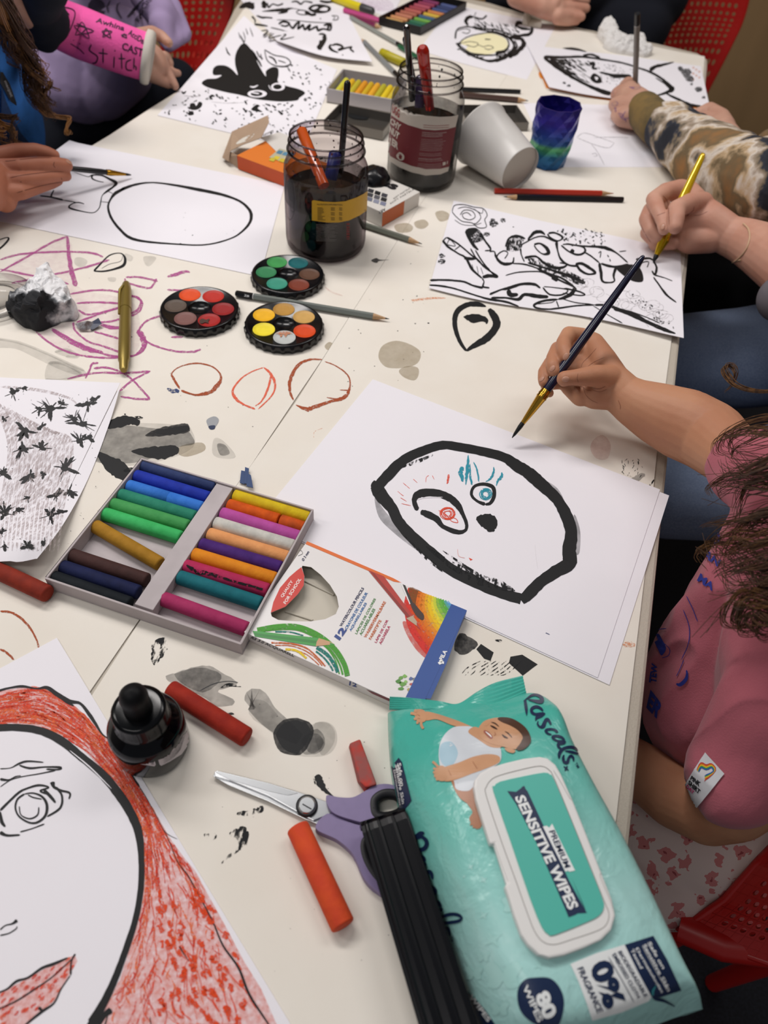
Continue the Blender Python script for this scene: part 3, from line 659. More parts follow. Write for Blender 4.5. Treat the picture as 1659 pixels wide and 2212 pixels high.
def burst(cx, cy, r, k, seed, a0=0, spread=6.28, core=.35):
    q = random.Random(seed)
    fill(mb, S, [(cx + r * core * q.uniform(.6, 1.3) * math.cos(i * .7), cy + r * core * .7 * q.uniform(.6, 1.3) * math.sin(i * .7)) for i in range(9)], inkb, .03, smooth=0)
    for i in range(k):
        a = q.gauss(seed * 1.7, 1.5); l = r * q.uniform(.35, 1.35); x1, y1 = cx + l * math.cos(a), cy + l * .8 * math.sin(a)
        w_ = q.choice((1, 1.6, 2.4, 5, 7))
        stroke(mb, S, [(cx + .15 * l * math.cos(a), cy + .15 * l * math.sin(a), w_ * .6), (cx + .65 * l * math.cos(a), cy + .55 * l * math.sin(a), w_), (x1, y1, .4)], 2, inkb, off=.03, jit=.3, seed=i)
for i, (x, y, r, k) in enumerate([(28, 848, 22, 9), (52, 838, 16, 6), (85, 882, 18, 10), (110, 882, 30, 16), (135, 872, 16, 9), (190, 872, 26, 9), (205, 862, 18, 8), (160, 905, 24, 14), (178, 915, 30, 15), (55, 930, 28, 15), (88, 922, 14, 5), (172, 952, 28, 14), (190, 945, 16, 8), (48, 968, 30, 14), (90, 968, 20, 8), (5, 1022, 24, 12), (65, 1028, 26, 14), (95, 1024, 14, 7), (140, 1010, 32, 17), (120, 1070, 20, 10), (150, 1062, 20, 12), (60, 1075, 16, 7), (10, 1108, 30, 14), (40, 1100, 18, 8), (110, 1112, 22, 12), (135, 1106, 14, 8), (60, 1180, 18, 10), (10, 1180, 14, 8), (95, 1172, 14, 8), (8, 905, 12, 6), (2, 1150, 14, 7)]):
    burst(x, y, r * .92, k, i + 3, core=.36)
dots(mb, S, [(rnd.uniform(0, 215), rnd.uniform(850, 1190), rnd.uniform(.5, 1.3)) for _ in range(70)], inkb)
paper(mb, 'curled white sheet covered in spiky black ink bursts at the left edge')
S = Plane(.15)
A, B = T(124, 1380), T(620, 2200); u = (B - A).normalized(); wv = Vector((u.y, -u.x, 0)); wv = -wv if wv.x > 0 else wv
mb = wpaper([A, A + wv * .297, A + wv * .297 + u * .42, A + u * .42], S)
z = Z(0, 1380, 2.658)
hair = [(-40, 320), (0, 300), (120, 280), (260, 285), (320, 330), (430, 385), (480, 430), (560, 510), (640, 600), (700, 680), (760, 790), (830, 900), (900, 1010), (980, 1150), (1060, 1260), (1120, 1330), (1190, 1460), (1290, 1640), (1400, 1850), (1500, 2010), (1600, 2240), (560, 2240), (610, 2110), (690, 1950), (770, 1700), (820, 1500), (828, 1280), (815, 1120), (760, 980), (700, 880), (600, 760), (480, 640), (360, 560), (240, 510), (100, 495), (-40, 500)]
hp = z(*hair)
redw = ink_mat('red_pencil_wash', 'e8765f', cov=.50, scale=300, soft=.25, lo=.06, hi=.6)
redm = [ink_mat('red_pencil_%d' % i, c, cov=cv, scale=900, soft=.12, hi=.95) for i, (c, cv) in enumerate((('e4553c', .6), ('e86a4e', .52), ('d8402a', .58), ('ef7a4a', .5), ('e24a20', .66)))]
fill(mb, S, hp, redw, .012, smooth=0)
rnd = random.Random(4); inner = z((-40, 500), (100, 495), (240, 510), (360, 560), (480, 640), (600, 760), (700, 880), (760, 980), (815, 1120), (828, 1280), (820, 1500), (770, 1700), (690, 1950), (610, 2110), (560, 2240))
outer = z((-40, 320), (120, 280), (260, 285), (430, 385), (560, 510), (640, 600), (700, 680), (830, 900), (900, 1010), (980, 1150), (1060, 1260), (1190, 1460), (1290, 1640), (1400, 1850), (1600, 2240))
ci = catmull(inner, 8); co = catmull(outer, 8)
for i in range(760):
    t = rnd.random() ** 1.25; f = rnd.uniform(.03, .97); L_ = rnd.uniform(.03, .09) * (1 if t < .6 else .7)
    pts = []
    for k in range(4):
        tt = min(.999, t + L_ * k / 3); a = ci[int(tt * (len(ci) - 1))]; b = co[int(tt * (len(co) - 1))]; ff = f + .05 * math.sin(i + k) * .6
        pts.append((a[0] * (1 - ff) + b[0] * ff + rnd.uniform(-1, 1), a[1] * (1 - ff) + b[1] * ff + rnd.uniform(-1, 1), rnd.uniform(1.2, 4.5)))
    stroke(mb, S, pts, 2, redm[rnd.randrange(4)], off=.016 + .0008 * (i % 9), jit=.3, seed=i, n=3)
for i in range(90):
    x, y = rnd.uniform(900, 1400), rnd.uniform(1430, 2200)
    if pin(*z((x, y))[0], hp):
        stroke(mb, S, z(*[(x + rnd.uniform(-18, 18) + 8 * k, y + 22 * k, rnd.uniform(10, 36)) for k in range(3)]), 4, redm[4], off=.03, jit=.4, seed=i)
for p, w_ in (([(-40, 512, 40), (100, 508, 40), (240, 530, 44), (360, 590, 50), (470, 680, 46), (590, 780, 50), (680, 890, 54), (745, 990, 52), (795, 1110, 46), (812, 1270, 34), (808, 1430, 34), (780, 1600, 34), (720, 1790, 36), (660, 1950, 40), (600, 2080, 46), (520, 2220, 60)], 10),
              ([(-40, 310, 10), (0, 295, 12), (60, 280, 10), (130, 272, 14), (210, 285, 8), (270, 280, 20), (330, 320, 26), (400, 358, 22), (460, 370, 14), (510, 430, 20), (550, 490, 16), (590, 550, 8), (650, 590, 6), (690, 640, 14), (740, 695, 10), (745, 760, 8), (800, 850, 10)], 4),
              ([(330, 320, 14), (380, 360, 16), (425, 385, 8)], 4), ([(800, 850, 4), (850, 930, 3), (930, 1080, 3), (970, 1160, 4), (1020, 1280, 5), (1080, 1360, 6), (1140, 1470, 6), (1220, 1620, 8), (1280, 1760, 10), (1370, 1890, 12), (1430, 2040, 14), (1520, 2180, 10), (1560, 2240, 8)], 2),
              ([(1030, 1765, 8), (1050, 1800, 6), (1085, 1850, 2)], 2), ([(900, 1020, 2), (950, 1110, 3), (1020, 1150, 2)], 1),
              ([(640, 2130, 40), (600, 2160, 30), (560, 2220, 26)], 8), ([(590, 2090, 10), (560, 2140, 30), (500, 2230, 20)], 8), ([(620, 2160, 4), (600, 2220, 10)], 3), ([(860, 2170, 5), (870, 2240, 5)], 2),
              # eye and brow
              ([(0, 745, 6), (60, 740, 4), (110, 715, 10), (160, 702, 10), (250, 708, 6)], 3), ([(110, 725, 8), (170, 742, 12), (260, 735, 8), (345, 738, 14), (335, 750, 8), (265, 748, 10)], 3), ([(0, 805, 16), (50, 810, 10), (90, 790, 6), (120, 785, 4)], 3), ([(0, 850, 4), (60, 810, 5), (130, 790, 5), (220, 775, 6), (318, 755, 8)], 3),
              ([(0, 985, 14), (60, 925, 12), (110, 880, 12), (150, 860, 10), (220, 840, 12), (280, 852, 8), (230, 872, 10), (270, 890, 10)], 3), ([(300, 820, 30), (310, 850, 16), (350, 870, 12), (400, 885, 12), (395, 920, 8)], 3), ([(250, 865, 16), (290, 905, 18), (318, 940, 12)], 3), ([(320, 850, 14), (355, 900, 12), (345, 970, 12), (270, 1020, 10)], 3),
              ([(140, 890, 10), (100, 920, 10), (88, 970, 10), (110, 1020, 10), (170, 1055, 10), (220, 1050, 12), (262, 1010, 14), (268, 950, 16), (240, 905, 12), (190, 885, 8), (140, 890, 6)], 3), ([(110, 960, 6), (120, 1010, 6), (170, 1032, 8), (215, 1010, 8), (222, 965, 6)], 3), ([(160, 895, 6), (190, 910, 8), (240, 920, 6)], 3),
              ([(0, 1110, 24), (40, 1128, 14), (115, 1125, 10)], 3), ([(115, 1108, 8), (180, 1090, 6), (255, 1062, 8)], 3), ([(0, 990, 10), (10, 1050, 20), (30, 1078, 10)], 3),
              # nose
              ([(0, 1670, 8), (30, 1645, 6), (70, 1635, 10), (98, 1615, 22)], 3), ([(0, 1702, 8), (50, 1690, 6), (90, 1665, 6), (98, 1650, 5)], 3),
              # mouth
              ([(-20, 2035, 8), (40, 2010, 10), (95, 1965, 14), (160, 1945, 12), (240, 1890, 14), (310, 1865, 16), (390, 1830, 8)], 3), ([(432, 1808, 10), (410, 1850, 8), (405, 1930, 12)], 3), ([(-20, 2130, 6), (90, 2080, 8), (200, 2010, 8), (300, 1940, 6), (420, 1830, 5)], 3), ([(405, 1930, 6), (350, 2010, 8), (310, 2090, 10), (240, 2140, 16), (140, 2220, 10)], 3), ([(222, 2115, 20), (245, 2140, 14)], 3)):
    stroke(mb, S, z(*p), w_, inkk, off=.034, jit=.05)
stroke(mb, S, z((400, 640, 4), (520, 740, 8), (640, 860, 4)), 2, M_white, off=.048)
lips = z((-30, 2040), (60, 2000), (160, 1950), (300, 1870), (430, 1815), (445, 1850), (380, 1960), (310, 2080), (230, 2145), (150, 2230), (-30, 2240))
fill(mb, S, lips, redw, .013, smooth=0)
for i in range(130):
    x, y = rnd.uniform(-20, 420), rnd.uniform(1820, 2230)
    if pin(*z((x, y))[0], lips) and pin(*z((x + 30, y - 30))[0], lips): stroke(mb, S, z((x, y, 12), (x + 15, y - 16, 16), (x + 30, y - 30, 8)), 3, redm[i % 3], off=.02, jit=.3, seed=i, n=2)
dots(mb, S, z((1040, 1290)), inkd) if 0 else None
paper(mb, 'large portrait drawing with red pencil hair and bold black face line, nearest left corner')
def cf2(x, y):
    p = T(1477, 729); d = math.hypot(x - p.x * 100, y - p.y * 100); return .5 * max(0, 1 - d / 14) ** 2 + .25
S = Plane(.12, cf2)
mb = MB(); coons(mb, [(980, 433), (1160, 475), (1367, 518), (1470, 547)], [(927, 622), (1057, 652), (1267, 684), (1477, 730)], S, M_white)
z = Z(920, 430, 2.91)
LN = [([(165, 80), (180, 40), (240, 35), (300, 50), (360, 60), (385, 100), (370, 130), (380, 175), (330, 180), (290, 150), (230, 140), (190, 110), (165, 80)], 4), ([(215, 100), (240, 70), (290, 75), (310, 110), (280, 130), (240, 120), (230, 95), (260, 85), (285, 105)], 4), ([(200, 60), (250, 50), (320, 75), (345, 115), (320, 150), (300, 155)], 4), ([(300, 60), (350, 90), (360, 60)], 3), ([(180, 130), (230, 160), (300, 165), (350, 150)], 3),
      ([(105, 260, 14), (140, 300, 14), (200, 340, 10), (250, 370, 14), (290, 440, 16), (355, 500, 10)], 8), ([(130, 240, 14), (200, 280, 10), (290, 355, 10), (330, 385, 12), (370, 430, 8), (455, 485, 12)], 8), ([(105, 265, 8), (130, 240, 8)], 6), ([(130, 290), (150, 255), (185, 295), (130, 285)], 4), ([(240, 370, 20), (280, 375, 20), (325, 372, 8)], 8), ([(180, 320), (220, 290)], 5),
      ([(290, 410), (300, 450)], 3), ([(320, 420), (330, 470)], 3), ([(345, 430), (360, 475)], 3), ([(230, 300), (245, 320)], 3), ([(355, 490, 18), (400, 482, 22), (455, 490, 14)], 8), ([(355, 500, 10), (365, 520, 8), (360, 550, 12), (400, 558, 10)], 8),
      ([(25, 510, 14), (100, 508, 12), (180, 512, 12), (240, 520, 12), (300, 545, 12), (360, 558, 16)], 8), ([(20, 540, 10), (90, 545, 12), (170, 560, 10), (250, 585, 10), (330, 610, 10), (400, 630, 14), (500, 645, 14), (585, 675, 8)], 8),
      ([(250, 200, 14), (270, 240, 22), (300, 290, 20), (330, 320, 10)], 8), ([(345, 215, 16), (370, 260, 12), (400, 300, 14), (405, 320, 10), (370, 325, 8)], 8), ([(400, 330, 10), (430, 330, 8), (440, 360, 14), (465, 395, 18), (500, 408, 20), (545, 400, 12), (552, 365, 8)], 8), ([(445, 365, 10), (455, 345, 8), (490, 325, 8), (515, 340, 6), (495, 375, 8)], 6),
      ([(500, 300, 10), (520, 250, 12), (560, 232, 16), (600, 238, 14), (625, 250, 8)], 8), ([(545, 405, 8), (620, 410, 10), (700, 435, 8), (780, 470, 10), (860, 500, 12), (930, 550, 14)], 8), ([(595, 310, 12), (600, 350, 8), (620, 395, 8)], 6), ([(640, 258, 12), (680, 212, 20), (720, 205, 20), (750, 225, 8)], 8), ([(595, 290, 8), (640, 265, 8), (690, 240, 8), (740, 235, 10), (790, 255, 12), (830, 270, 12)], 8),
      ([(770, 215, 14), (810, 212, 12), (860, 240, 12), (830, 262, 8), (780, 240, 10), (765, 218, 10)], 8), ([(680, 285, 14), (720, 280, 12), (760, 310, 22), (770, 340, 22), (735, 345, 10), (700, 320, 8), (680, 290, 8)], 8), ([(620, 370, 20), (690, 360, 12), (740, 400, 16), (800, 430, 20), (860, 430, 16), (885, 410, 10), (840, 400, 8)], 10), ([(640, 400, 14), (740, 430, 12), (830, 460, 16), (920, 490, 20), (1000, 530, 20)], 10), ([(700, 440, 10), (820, 500, 12), (940, 555, 12)], 8), ([(860, 480), (900, 470), (930, 500), (990, 520)], 6),
      ([(820, 270, 20), (830, 330, 10), (850, 380, 14), (900, 415, 12), (960, 420, 14)], 8), ([(850, 290, 10), (900, 330, 10), (960, 350, 14), (1000, 330, 14), (985, 300, 10), (900, 285, 8), (860, 285, 8)], 8), ([(910, 320, 24), (930, 335, 24)], 12), ([(940, 410, 14), (980, 405, 18), (1040, 440, 18), (1065, 465, 14), (1020, 472, 12), (975, 450, 16), (950, 420, 16)], 10),
      ([(880, 280, 12), (980, 295, 10), (1080, 300, 16), (1140, 310, 22), (1200, 340, 10), (1270, 400, 10)], 8), ([(1000, 335), (1040, 360), (1090, 400)], 8), ([(1090, 400, 16), (1100, 460, 20), (1110, 515, 14), (1150, 525, 10), (1185, 515, 10), (1180, 480, 14), (1195, 430, 20)], 8), ([(1100, 405, 12), (1150, 420, 16), (1200, 425, 14), (1275, 410, 14)], 8), ([(1140, 350, 5), (1150, 365, 8)], 4), ([(1155, 375, 5), (1160, 392, 8)], 4), ([(1085, 340), (1100, 330), (1095, 370)], 5),
      ([(1320, 380, 20), (1400, 372, 12), (1430, 385, 10)], 8), ([(1340, 440), (1360, 400), (1400, 395), (1390, 430)], 5), ([(1430, 390, 10), (1450, 430, 14), (1440, 475, 14), (1420, 450, 8)], 6), ([(1430, 475, 10), (1500, 495, 6), (1550, 515, 6)], 5), ([(1430, 490, 10), (1470, 545, 10), (1510, 600, 12), (1575, 650, 8)], 6), ([(1450, 520), (1500, 580), (1540, 630)], 5),
      ([(400, 600, 16), (470, 570, 10), (520, 560, 20), (600, 535, 16), (680, 535, 18), (720, 560, 10)], 8), ([(410, 620, 14), (500, 620, 12), (580, 630, 20), (620, 600, 20), (700, 610, 26), (770, 615, 20)], 10), ([(520, 570, 24), (530, 600, 30), (580, 600, 20)], 10), ([(735, 555, 10), (780, 600, 10), (860, 600, 10), (890, 570, 8), (800, 555, 6), (740, 550, 6)], 6), ([(870, 560, 10), (960, 580, 10), (1000, 600, 8), (960, 605, 8), (860, 590, 6)], 6),
      ([(940, 555, 24), (920, 590, 26), (880, 615, 22), (830, 630, 10)], 12), ([(830, 630, 14), (740, 640, 14), (680, 665, 14), (700, 685, 12), (770, 692, 10), (840, 685, 12), (950, 670, 10), (1060, 665, 10)], 8), ([(820, 640), (835, 680)], 6), ([(840, 620), (940, 650), (1040, 660)], 5), ([(690, 660), (750, 655), (790, 650), (810, 640)], 4),
      ([(500, 480, 6), (580, 460, 8), (700, 455, 8), (760, 470, 4)], 4), ([(790, 490, 20), (830, 510, 30)], 16), ([(1060, 665, 12), (1150, 670, 16), (1250, 710, 20), (1340, 750, 20), (1420, 785, 22), (1500, 820, 22), (1570, 845, 8)], 8), ([(1180, 690, 20), (1280, 715, 24), (1380, 760, 16)], 10), ([(1270, 700), (1380, 740), (1470, 780)], 5), ([(1050, 670), (1140, 725), (1235, 780, 8)], 4), ([(1215, 330, 6), (1260, 325, 6)], 4), ([(280, 310), (330, 390), (400, 440)], 7), ([(310, 320), (360, 400), (430, 480)], 7)]
for i, (p, w_) in enumerate(LN): stroke(mb, S, z(*[q if len(q) > 2 else q + (w_ * 1.25,) for q in p]), w_, inkk, off=.02, jit=.12, seed=i)
fill(mb, S, z((250, 195), (300, 180), (340, 200), (365, 250), (310, 275), (280, 255)), inkd, .03); fill(mb, S, z((250, 195), (300, 180), (325, 190), (300, 220), (270, 230)), inkk, .031)
fill(mb, S, z((500, 295), (520, 250), (570, 230), (615, 245), (590, 320), (510, 325)), inks, .016)
for i in range(9): stroke(mb, S, z((505 + i * 11, 320), (525 + i * 10, 245)), 1.2, inkk)
fill(mb, S, z((1200, 430), (1290, 410), (1350, 440), (1365, 515), (1300, 515), (1230, 470)), inkk, .032)
fill(mb, S, z((640, 370), (740, 390), (870, 440), (1000, 510), (960, 540), (860, 490), (700, 440)), inks, .017)
greyl = ink_mat('grey_line', '8d8688', cov=.5, scale=300, soft=.2, hi=.6)
rnd = random.Random(6)
for i in range(26):
    x, y = rnd.uniform(960, 1540), 0; y = 520 + (x - 960) * .33 + rnd.uniform(-60, 120) * (.4 + (x - 960) / 900)
    stroke(mb, S, z(*[(x + 45 * math.cos(t * 1.1 + i), y + 28 * math.sin(t * 1.1 + i)) for t in range(6)]), 1.1, greyl, off=.018)
for i in range(60):
    x, y = rnd.uniform(840, 1120), rnd.uniform(190, 290)
    if y < 190 + (x - 780) * .35 + 60: stroke(mb, S, z((x, y, 6), (x + rnd.uniform(-14, 14), y + rnd.uniform(-8, 8), 9), (x + rnd.uniform(-18, 18), y + 10, 4)), 2, inks, off=.018)
for i in range(40):
    x = rnd.uniform(1290, 1560); y = 600 + (x - 1290) * .75 + rnd.uniform(-30, 40); stroke(mb, S, z((x, y, 5), (x + rnd.uniform(-16, 16), y + rnd.uniform(4, 16), 10)), 2, inks, off=.018)
dots(mb, S, z((420, 130, 14), (485, 132, 20), (425, 155, 34), (385, 222, 22), (100, 358, 22), (100, 390, 24), (550, 175, 5), (1030, 745, 5)) , inkd)
paper(mb, 'white sheet crowded with black ink monster scribbles at the right table edge')
z = Z(340, 0, 3.456)
def cf3(x, y):
    p = T(527, 34); d = math.hypot(x - p.x * 100, y - p.y * 100); return 2.0 * max(0, 1 - d / 16) ** 2
S = Plane(.12, cf3)
mb = MB(); coons(mb, [(527, 34), (600, 92), (728, 150)], [(340, 249), (493, 286), (655, 322)], S, M_white)
fill(mb, S, z((330, 620), (370, 590), (440, 585), (480, 560), (420, 560), (415, 520), (450, 490), (510, 490), (560, 520), (600, 560), (580, 480), (585, 400), (620, 350), (650, 320), (700, 370), (730, 430), (770, 510), (810, 570), (810, 530), (860, 500), (900, 510), (905, 560), (900, 610), (960, 640), (1040, 660), (1090, 680), (1100, 700), (1060, 730), (1040, 750), (930, 758), (820, 750), (740, 740), (660, 720), (600, 705), (520, 690), (440, 670), (370, 650)), inkk, .02, smooth=3)
for p, w_ in (([(430, 545, 10), (420, 510, 6), (460, 490, 8), (520, 500, 4)], 4),): stroke(mb, S, z(*p), w_, inkd)
def eye(cx, cy, rx, ry):
    fill(mb, S, z(*[(cx + rx * math.cos(a), cy + ry * math.sin(a)) for a in [i * .63 for i in range(10)]]), M_white, .04)
    fill(mb, S, z(*[(cx + rx * .62 * math.cos(a) - 4, cy + ry * .62 * math.sin(a)) for a in [i * .63 for i in range(10)]]), inkk, .06)
eye(745, 700, 72, 28); eye(900, 648, 52, 30)
stroke(mb, S, z((690, 645, 6), (720, 650, 12), (752, 635, 6)), 3, M_white, off=.045); stroke(mb, S, z((830, 635, 6), (850, 668, 5), (900, 676, 4)), 3, M_white, off=.045); stroke(mb, S, z((700, 690, 8), (760, 700, 10)), 4, M_white, off=.07)
for p in [[(800, 370, 8), (870, 410, 8), (960, 430, 8), (995, 470, 10), (960, 495, 12), (880, 490, 8), (820, 450, 8), (800, 370, 6)], [(830, 420, 8), (870, 440, 14), (890, 480, 8)], [(900, 450), (960, 470)], [(740, 380, 8), (760, 420, 10), (790, 440, 6)], [(720, 390), (740, 450)], [(770, 400), (780, 450)],
          [(605, 240, 4), (620, 290, 8)], [(640, 235, 4), (655, 290, 8), (640, 320, 12)], [(660, 210, 4), (675, 260, 8)], [(690, 205, 4), (715, 275, 8)], [(620, 260, 4), (640, 310, 14)], [(510, 350, 4), (525, 390, 12), (545, 415, 6)], [(635, 330, 14), (600, 380, 12), (580, 450, 8)], [(700, 370, 12), (740, 430, 16), (780, 500, 10)]]:
    stroke(mb, S, z(*p), 2.2, inkk, jit=.2)
rnd = random.Random(8)
sp = z((400, 560), (900, 480), (1330, 520), (1200, 900), (1000, 1040), (560, 970), (30, 850), (330, 680))
n_ = 0
while n_ < 190:
    x, y = rnd.uniform(30, 1320), rnd.uniform(430, 1000)
    if not pin(*z((x, y))[0], z((10, 850), (330, 640), (700, 760), (1080, 750), (1110, 700), (930, 620), (930, 480), (1100, 460), (1330, 530), (1190, 900), (1000, 1010), (520, 960))): continue
    n_ += 1; a = rnd.uniform(-.6, 1.6); l = rnd.uniform(8, 22); stroke(mb, S, z((x, y, 3), (x + l * .5, y + l * .4 * a, rnd.uniform(3, 14)), (x + l, y + l * a, 3)), 2, inkk, jit=.4, seed=n_, n=3)
fill(mb, S, z((245, 775), (275, 770), (290, 790), (310, 760), (335, 770), (325, 800), (290, 820), (245, 815)), inkk); fill(mb, S, z((235, 835), (265, 830), (270, 855), (235, 860)), inkk); fill(mb, S, z((385, 720), (410, 705), (430, 720), (405, 725), (415, 742), (395, 738)), inkk)
fill(mb, S, z((700, 815), (740, 780), (760, 790), (750, 810), (785, 835), (730, 830)), inkk); stroke(mb, S, z((640, 805, 10), (665, 840, 16)), 3, inkk); stroke(mb, S, z((900, 825, 10), (935, 855, 22)), 3, inkk); stroke(mb, S, z((855, 785, 8), (885, 805, 16)), 3, inkk); stroke(mb, S, z((805, 775, 8), (845, 790, 12)), 3, inkk); stroke(mb, S, z((180, 680, 6), (195, 695, 16), (215, 680, 6)), 3, inkk)
stroke(mb, S, z((200, 715, 6), (260, 720, 10), (320, 715, 8), (300, 700, 5)), 2, greyl); stroke(mb, S, z((400, 760, 4), (520, 770, 6), (650, 765, 4)), 2, greyl)
paper(mb, 'white sheet with a solid black horned creature and two white eyes, among ink flecks')
def cf4(x, y):
    b = T(702, 122); d = (y - b.y * 100) ; return max(0, 1.1 - abs(d) * .11) if d > -12 else 1.1
S = Plane(.10, cf4)
mb = MB(); coons(mb, [(455, -75), (560, -72), (700, -70)], [(598, 88), (702, 121), (804, 133)], S, M_white)
for p, w_ in (([(610, 55, 8), (660, 35, 40), (700, 45, 50), (715, 70, 20)], 20), ([(690, 30, 20), (725, 25, 10)], 8), ([(780, 15), (800, 30), (790, 60)], 10), ([(820, 20, 12), (830, 55, 14), (860, 30, 10), (900, 40, 12), (940, 25, 12)], 10), ([(1000, 15, 8), (1040, 10, 14), (1070, 30, 14), (1100, 10, 10), (1160, 20, 14)], 10),
              ([(780, 85, 5), (900, 75, 24), (960, 70, 20), (1010, 60, 8)], 8), ([(900, 100, 8), (960, 85, 22), (980, 60, 8), (1080, 75, 4)], 8), ([(1035, 95, 8), (1060, 75, 8), (1120, 85, 8), (1140, 105, 8), (1080, 110, 8), (1040, 98, 8)], 7), ([(1100, 90), (1150, 110), (1185, 105)], 6),
              ([(1300, 115, 4), (1345, 120, 6), (1345, 145, 8), (1310, 150, 5), (1325, 130, 5), (1300, 115, 4)], 3), ([(1212, 138, 8), (1222, 140, 10)], 6), ([(890, 148, 6), (1000, 150, 5), (1150, 165, 7), (1310, 172, 5)], 4),
              ([(705, 120, 14), (730, 150, 10), (725, 170, 8)], 6), ([(740, 115, 10), (780, 130, 16), (820, 130, 12), (860, 135, 12)], 8), ([(725, 180, 14), (770, 185, 14), (825, 195, 10)], 8),
              ([(905, 180, 14), (940, 160, 18), (985, 175, 16), (960, 195, 14), (920, 188, 12)], 9), ([(985, 180, 10), (1010, 210, 18), (1040, 175, 18), (1060, 165, 14), (1050, 215, 16), (1090, 180, 18)], 9), ([(1090, 180, 12), (1100, 220, 18), (1140, 185, 18), (1130, 225, 16), (1190, 195, 16)], 9), ([(1190, 190, 14), (1200, 225, 20), (1240, 215, 14), (1290, 225, 14), (1290, 180, 20), (1240, 190, 14)], 9), ([(1280, 175, 18), (1270, 230, 18)], 9),
              ([(845, 205, 8), (930, 225, 8), (1005, 248, 6)], 4), ([(770, 230, 4), (830, 225, 8), (790, 265, 6), (880, 240, 5), (830, 285, 8), (960, 255, 8), (920, 295, 10), (1025, 275, 6)], 4),
              ([(1205, 255, 14), (1240, 265, 36), (1250, 290, 30), (1225, 330, 40), (1200, 365, 34)], 20), ([(1215, 325, 20), (1220, 300, 20)], 12),
              ([(1300, 330, 8), (1285, 350, 20), (1310, 375, 14), (1350, 392, 8)], 10), ([(1300, 340, 10), (1340, 330, 18), (1385, 350, 14), (1350, 370, 12), (1400, 360, 14), (1450, 350, 12), (1440, 365, 14), (1468, 385, 8)], 9), ([(1378, 408, 8), (1388, 412, 6)], 5), ([(1210, 5, 14), (1260, 15, 20), (1345, 10, 8)], 10)):
    stroke(mb, S, z(*p), w_, inkk, jit=.1)
fill(mb, S, z((1125, 65), (1160, 35), (1230, 32), (1290, 50), (1290, 80), (1240, 98), (1170, 95)), inkk, .03); fill(mb, S, z((1210, 75), (1240, 55), (1270, 60), (1262, 80)), M_white, .05); fill(mb, S, z((1150, 62), (1180, 48), (1200, 55), (1170, 70)), M_white, .05)
paper(mb, 'white sheet with black brush lettering and symbols, at the far left, curled near edge')
S = Plane(.12)
mb = MB(); coons(mb, [(978, 10), (1090, 33), (1200, 57)], [(905, 108), (1000, 137), (1138, 172)], S, M_white)
z = Z(700, 0, 3.456)
fill(mb, S, z((1010, 320), (1060, 290), (1150, 260), (1250, 250), (1340, 280), (1370, 320), (1360, 370), (1300, 380), (1260, 400), (1180, 405), (1100, 390), (1060, 370), (1070, 345)), mat('cream_pastel', 'efe7bd', .8), .018)
for i, (p, w_) in enumerate([([(980, 290, 14), (985, 240, 12), (1010, 210, 10), (1080, 200, 10), (1200, 230, 10), (1300, 245, 14), (1380, 280, 16), (1420, 340, 20), (1390, 400, 26), (1320, 440, 26), (1240, 455, 20), (1140, 430, 14), (1040, 380, 12), (985, 320, 14)], 5), ([(1000, 330, 8), (1060, 280, 8), (1150, 255, 8), (1250, 245, 8), (1350, 275, 10), (1380, 330, 10), (1350, 380, 22), (1290, 395, 26), (1290, 410, 10), (1180, 410, 14), (1090, 395, 14), (1000, 330, 8)], 4),
                             ([(1050, 170, 20), (1075, 130, 28), (1120, 125, 10)], 12), ([(1075, 190, 14), (1060, 165, 26)], 12), ([(1120, 125, 6), (1135, 90, 5)], 3), ([(1120, 130, 14), (1180, 140, 12), (1215, 115, 16)], 7), ([(1430, 200, 20), (1450, 170, 30), (1480, 175, 20)], 10), ([(1490, 170, 6), (1540, 180, 12), (1550, 240, 26), (1500, 262, 24), (1400, 270, 20)], 8), ([(1440, 200, 20), (1500, 215, 22), (1540, 220, 14)], 8),
                             ([(1380, 280, 24), (1470, 290, 26), (1490, 330, 34), (1450, 380, 34), (1380, 430, 26)], 14), ([(1420, 300, 10), (1440, 350, 14), (1400, 410, 12)], 6), ([(1100, 200, 10), (1200, 215, 12), (1300, 225, 12), (1400, 262, 14)], 5), ([(1000, 230), (1040, 215), (1090, 225), (1070, 250), (1030, 240)], 6), ([(1040, 320), (1090, 310), (1150, 325), (1120, 350), (1060, 335)], 5), ([(1190, 350), (1230, 340), (1265, 355), (1230, 370), (1195, 360)], 5), ([(1000, 322), (1040, 320)], 4), ([(1150, 335), (1195, 352)], 5), ([(1200, 292, 8), (1245, 295, 8)], 4)]):
    stroke(mb, S, z(*[q if len(q) > 2 else q + (w_,) for q in p]), w_, inkk, jit=.25, seed=i)
rnd = random.Random(3)
for i in range(85):
    x, y = rnd.uniform(1110, 1440), 0; y = 150 + (x - 1110) * .18 + rnd.uniform(-20, 60); stroke(mb, S, z((x, y, 3), (x + rnd.uniform(8, 18), y + rnd.uniform(4, 18), rnd.uniform(3, 8)), (x + 20, y + 22, 2)), 1.2, inkk)
for i in range(34):
    a = rnd.uniform(.2, 3.4); x, y = 1210 + 215 * math.cos(a), 325 + 105 * math.sin(a); stroke(mb, S, z((x, y, 3), (x + rnd.uniform(-25, 25), y + rnd.uniform(-12, 12), 8), (x + rnd.uniform(-30, 30), y + rnd.uniform(-14, 14), 3)), 1.6, inkk)
paper(mb, 'white sheet with a bearded horned face filled pale yellow, behind the tall jar')
z = Z(920, 0, 2.592)
org = mat('orange_sheet', 'e38a2c', .7)
S = Plane(.13); mb = MB(); coons(mb, [(1150, 112), (1330, 140), (1505, 152)], [(1180, 190), (1330, 219), (1505, 234)], S, org); 
fill(mb, S, z((632, 405), (660, 405), (670, 440), (640, 435)), org, .02)
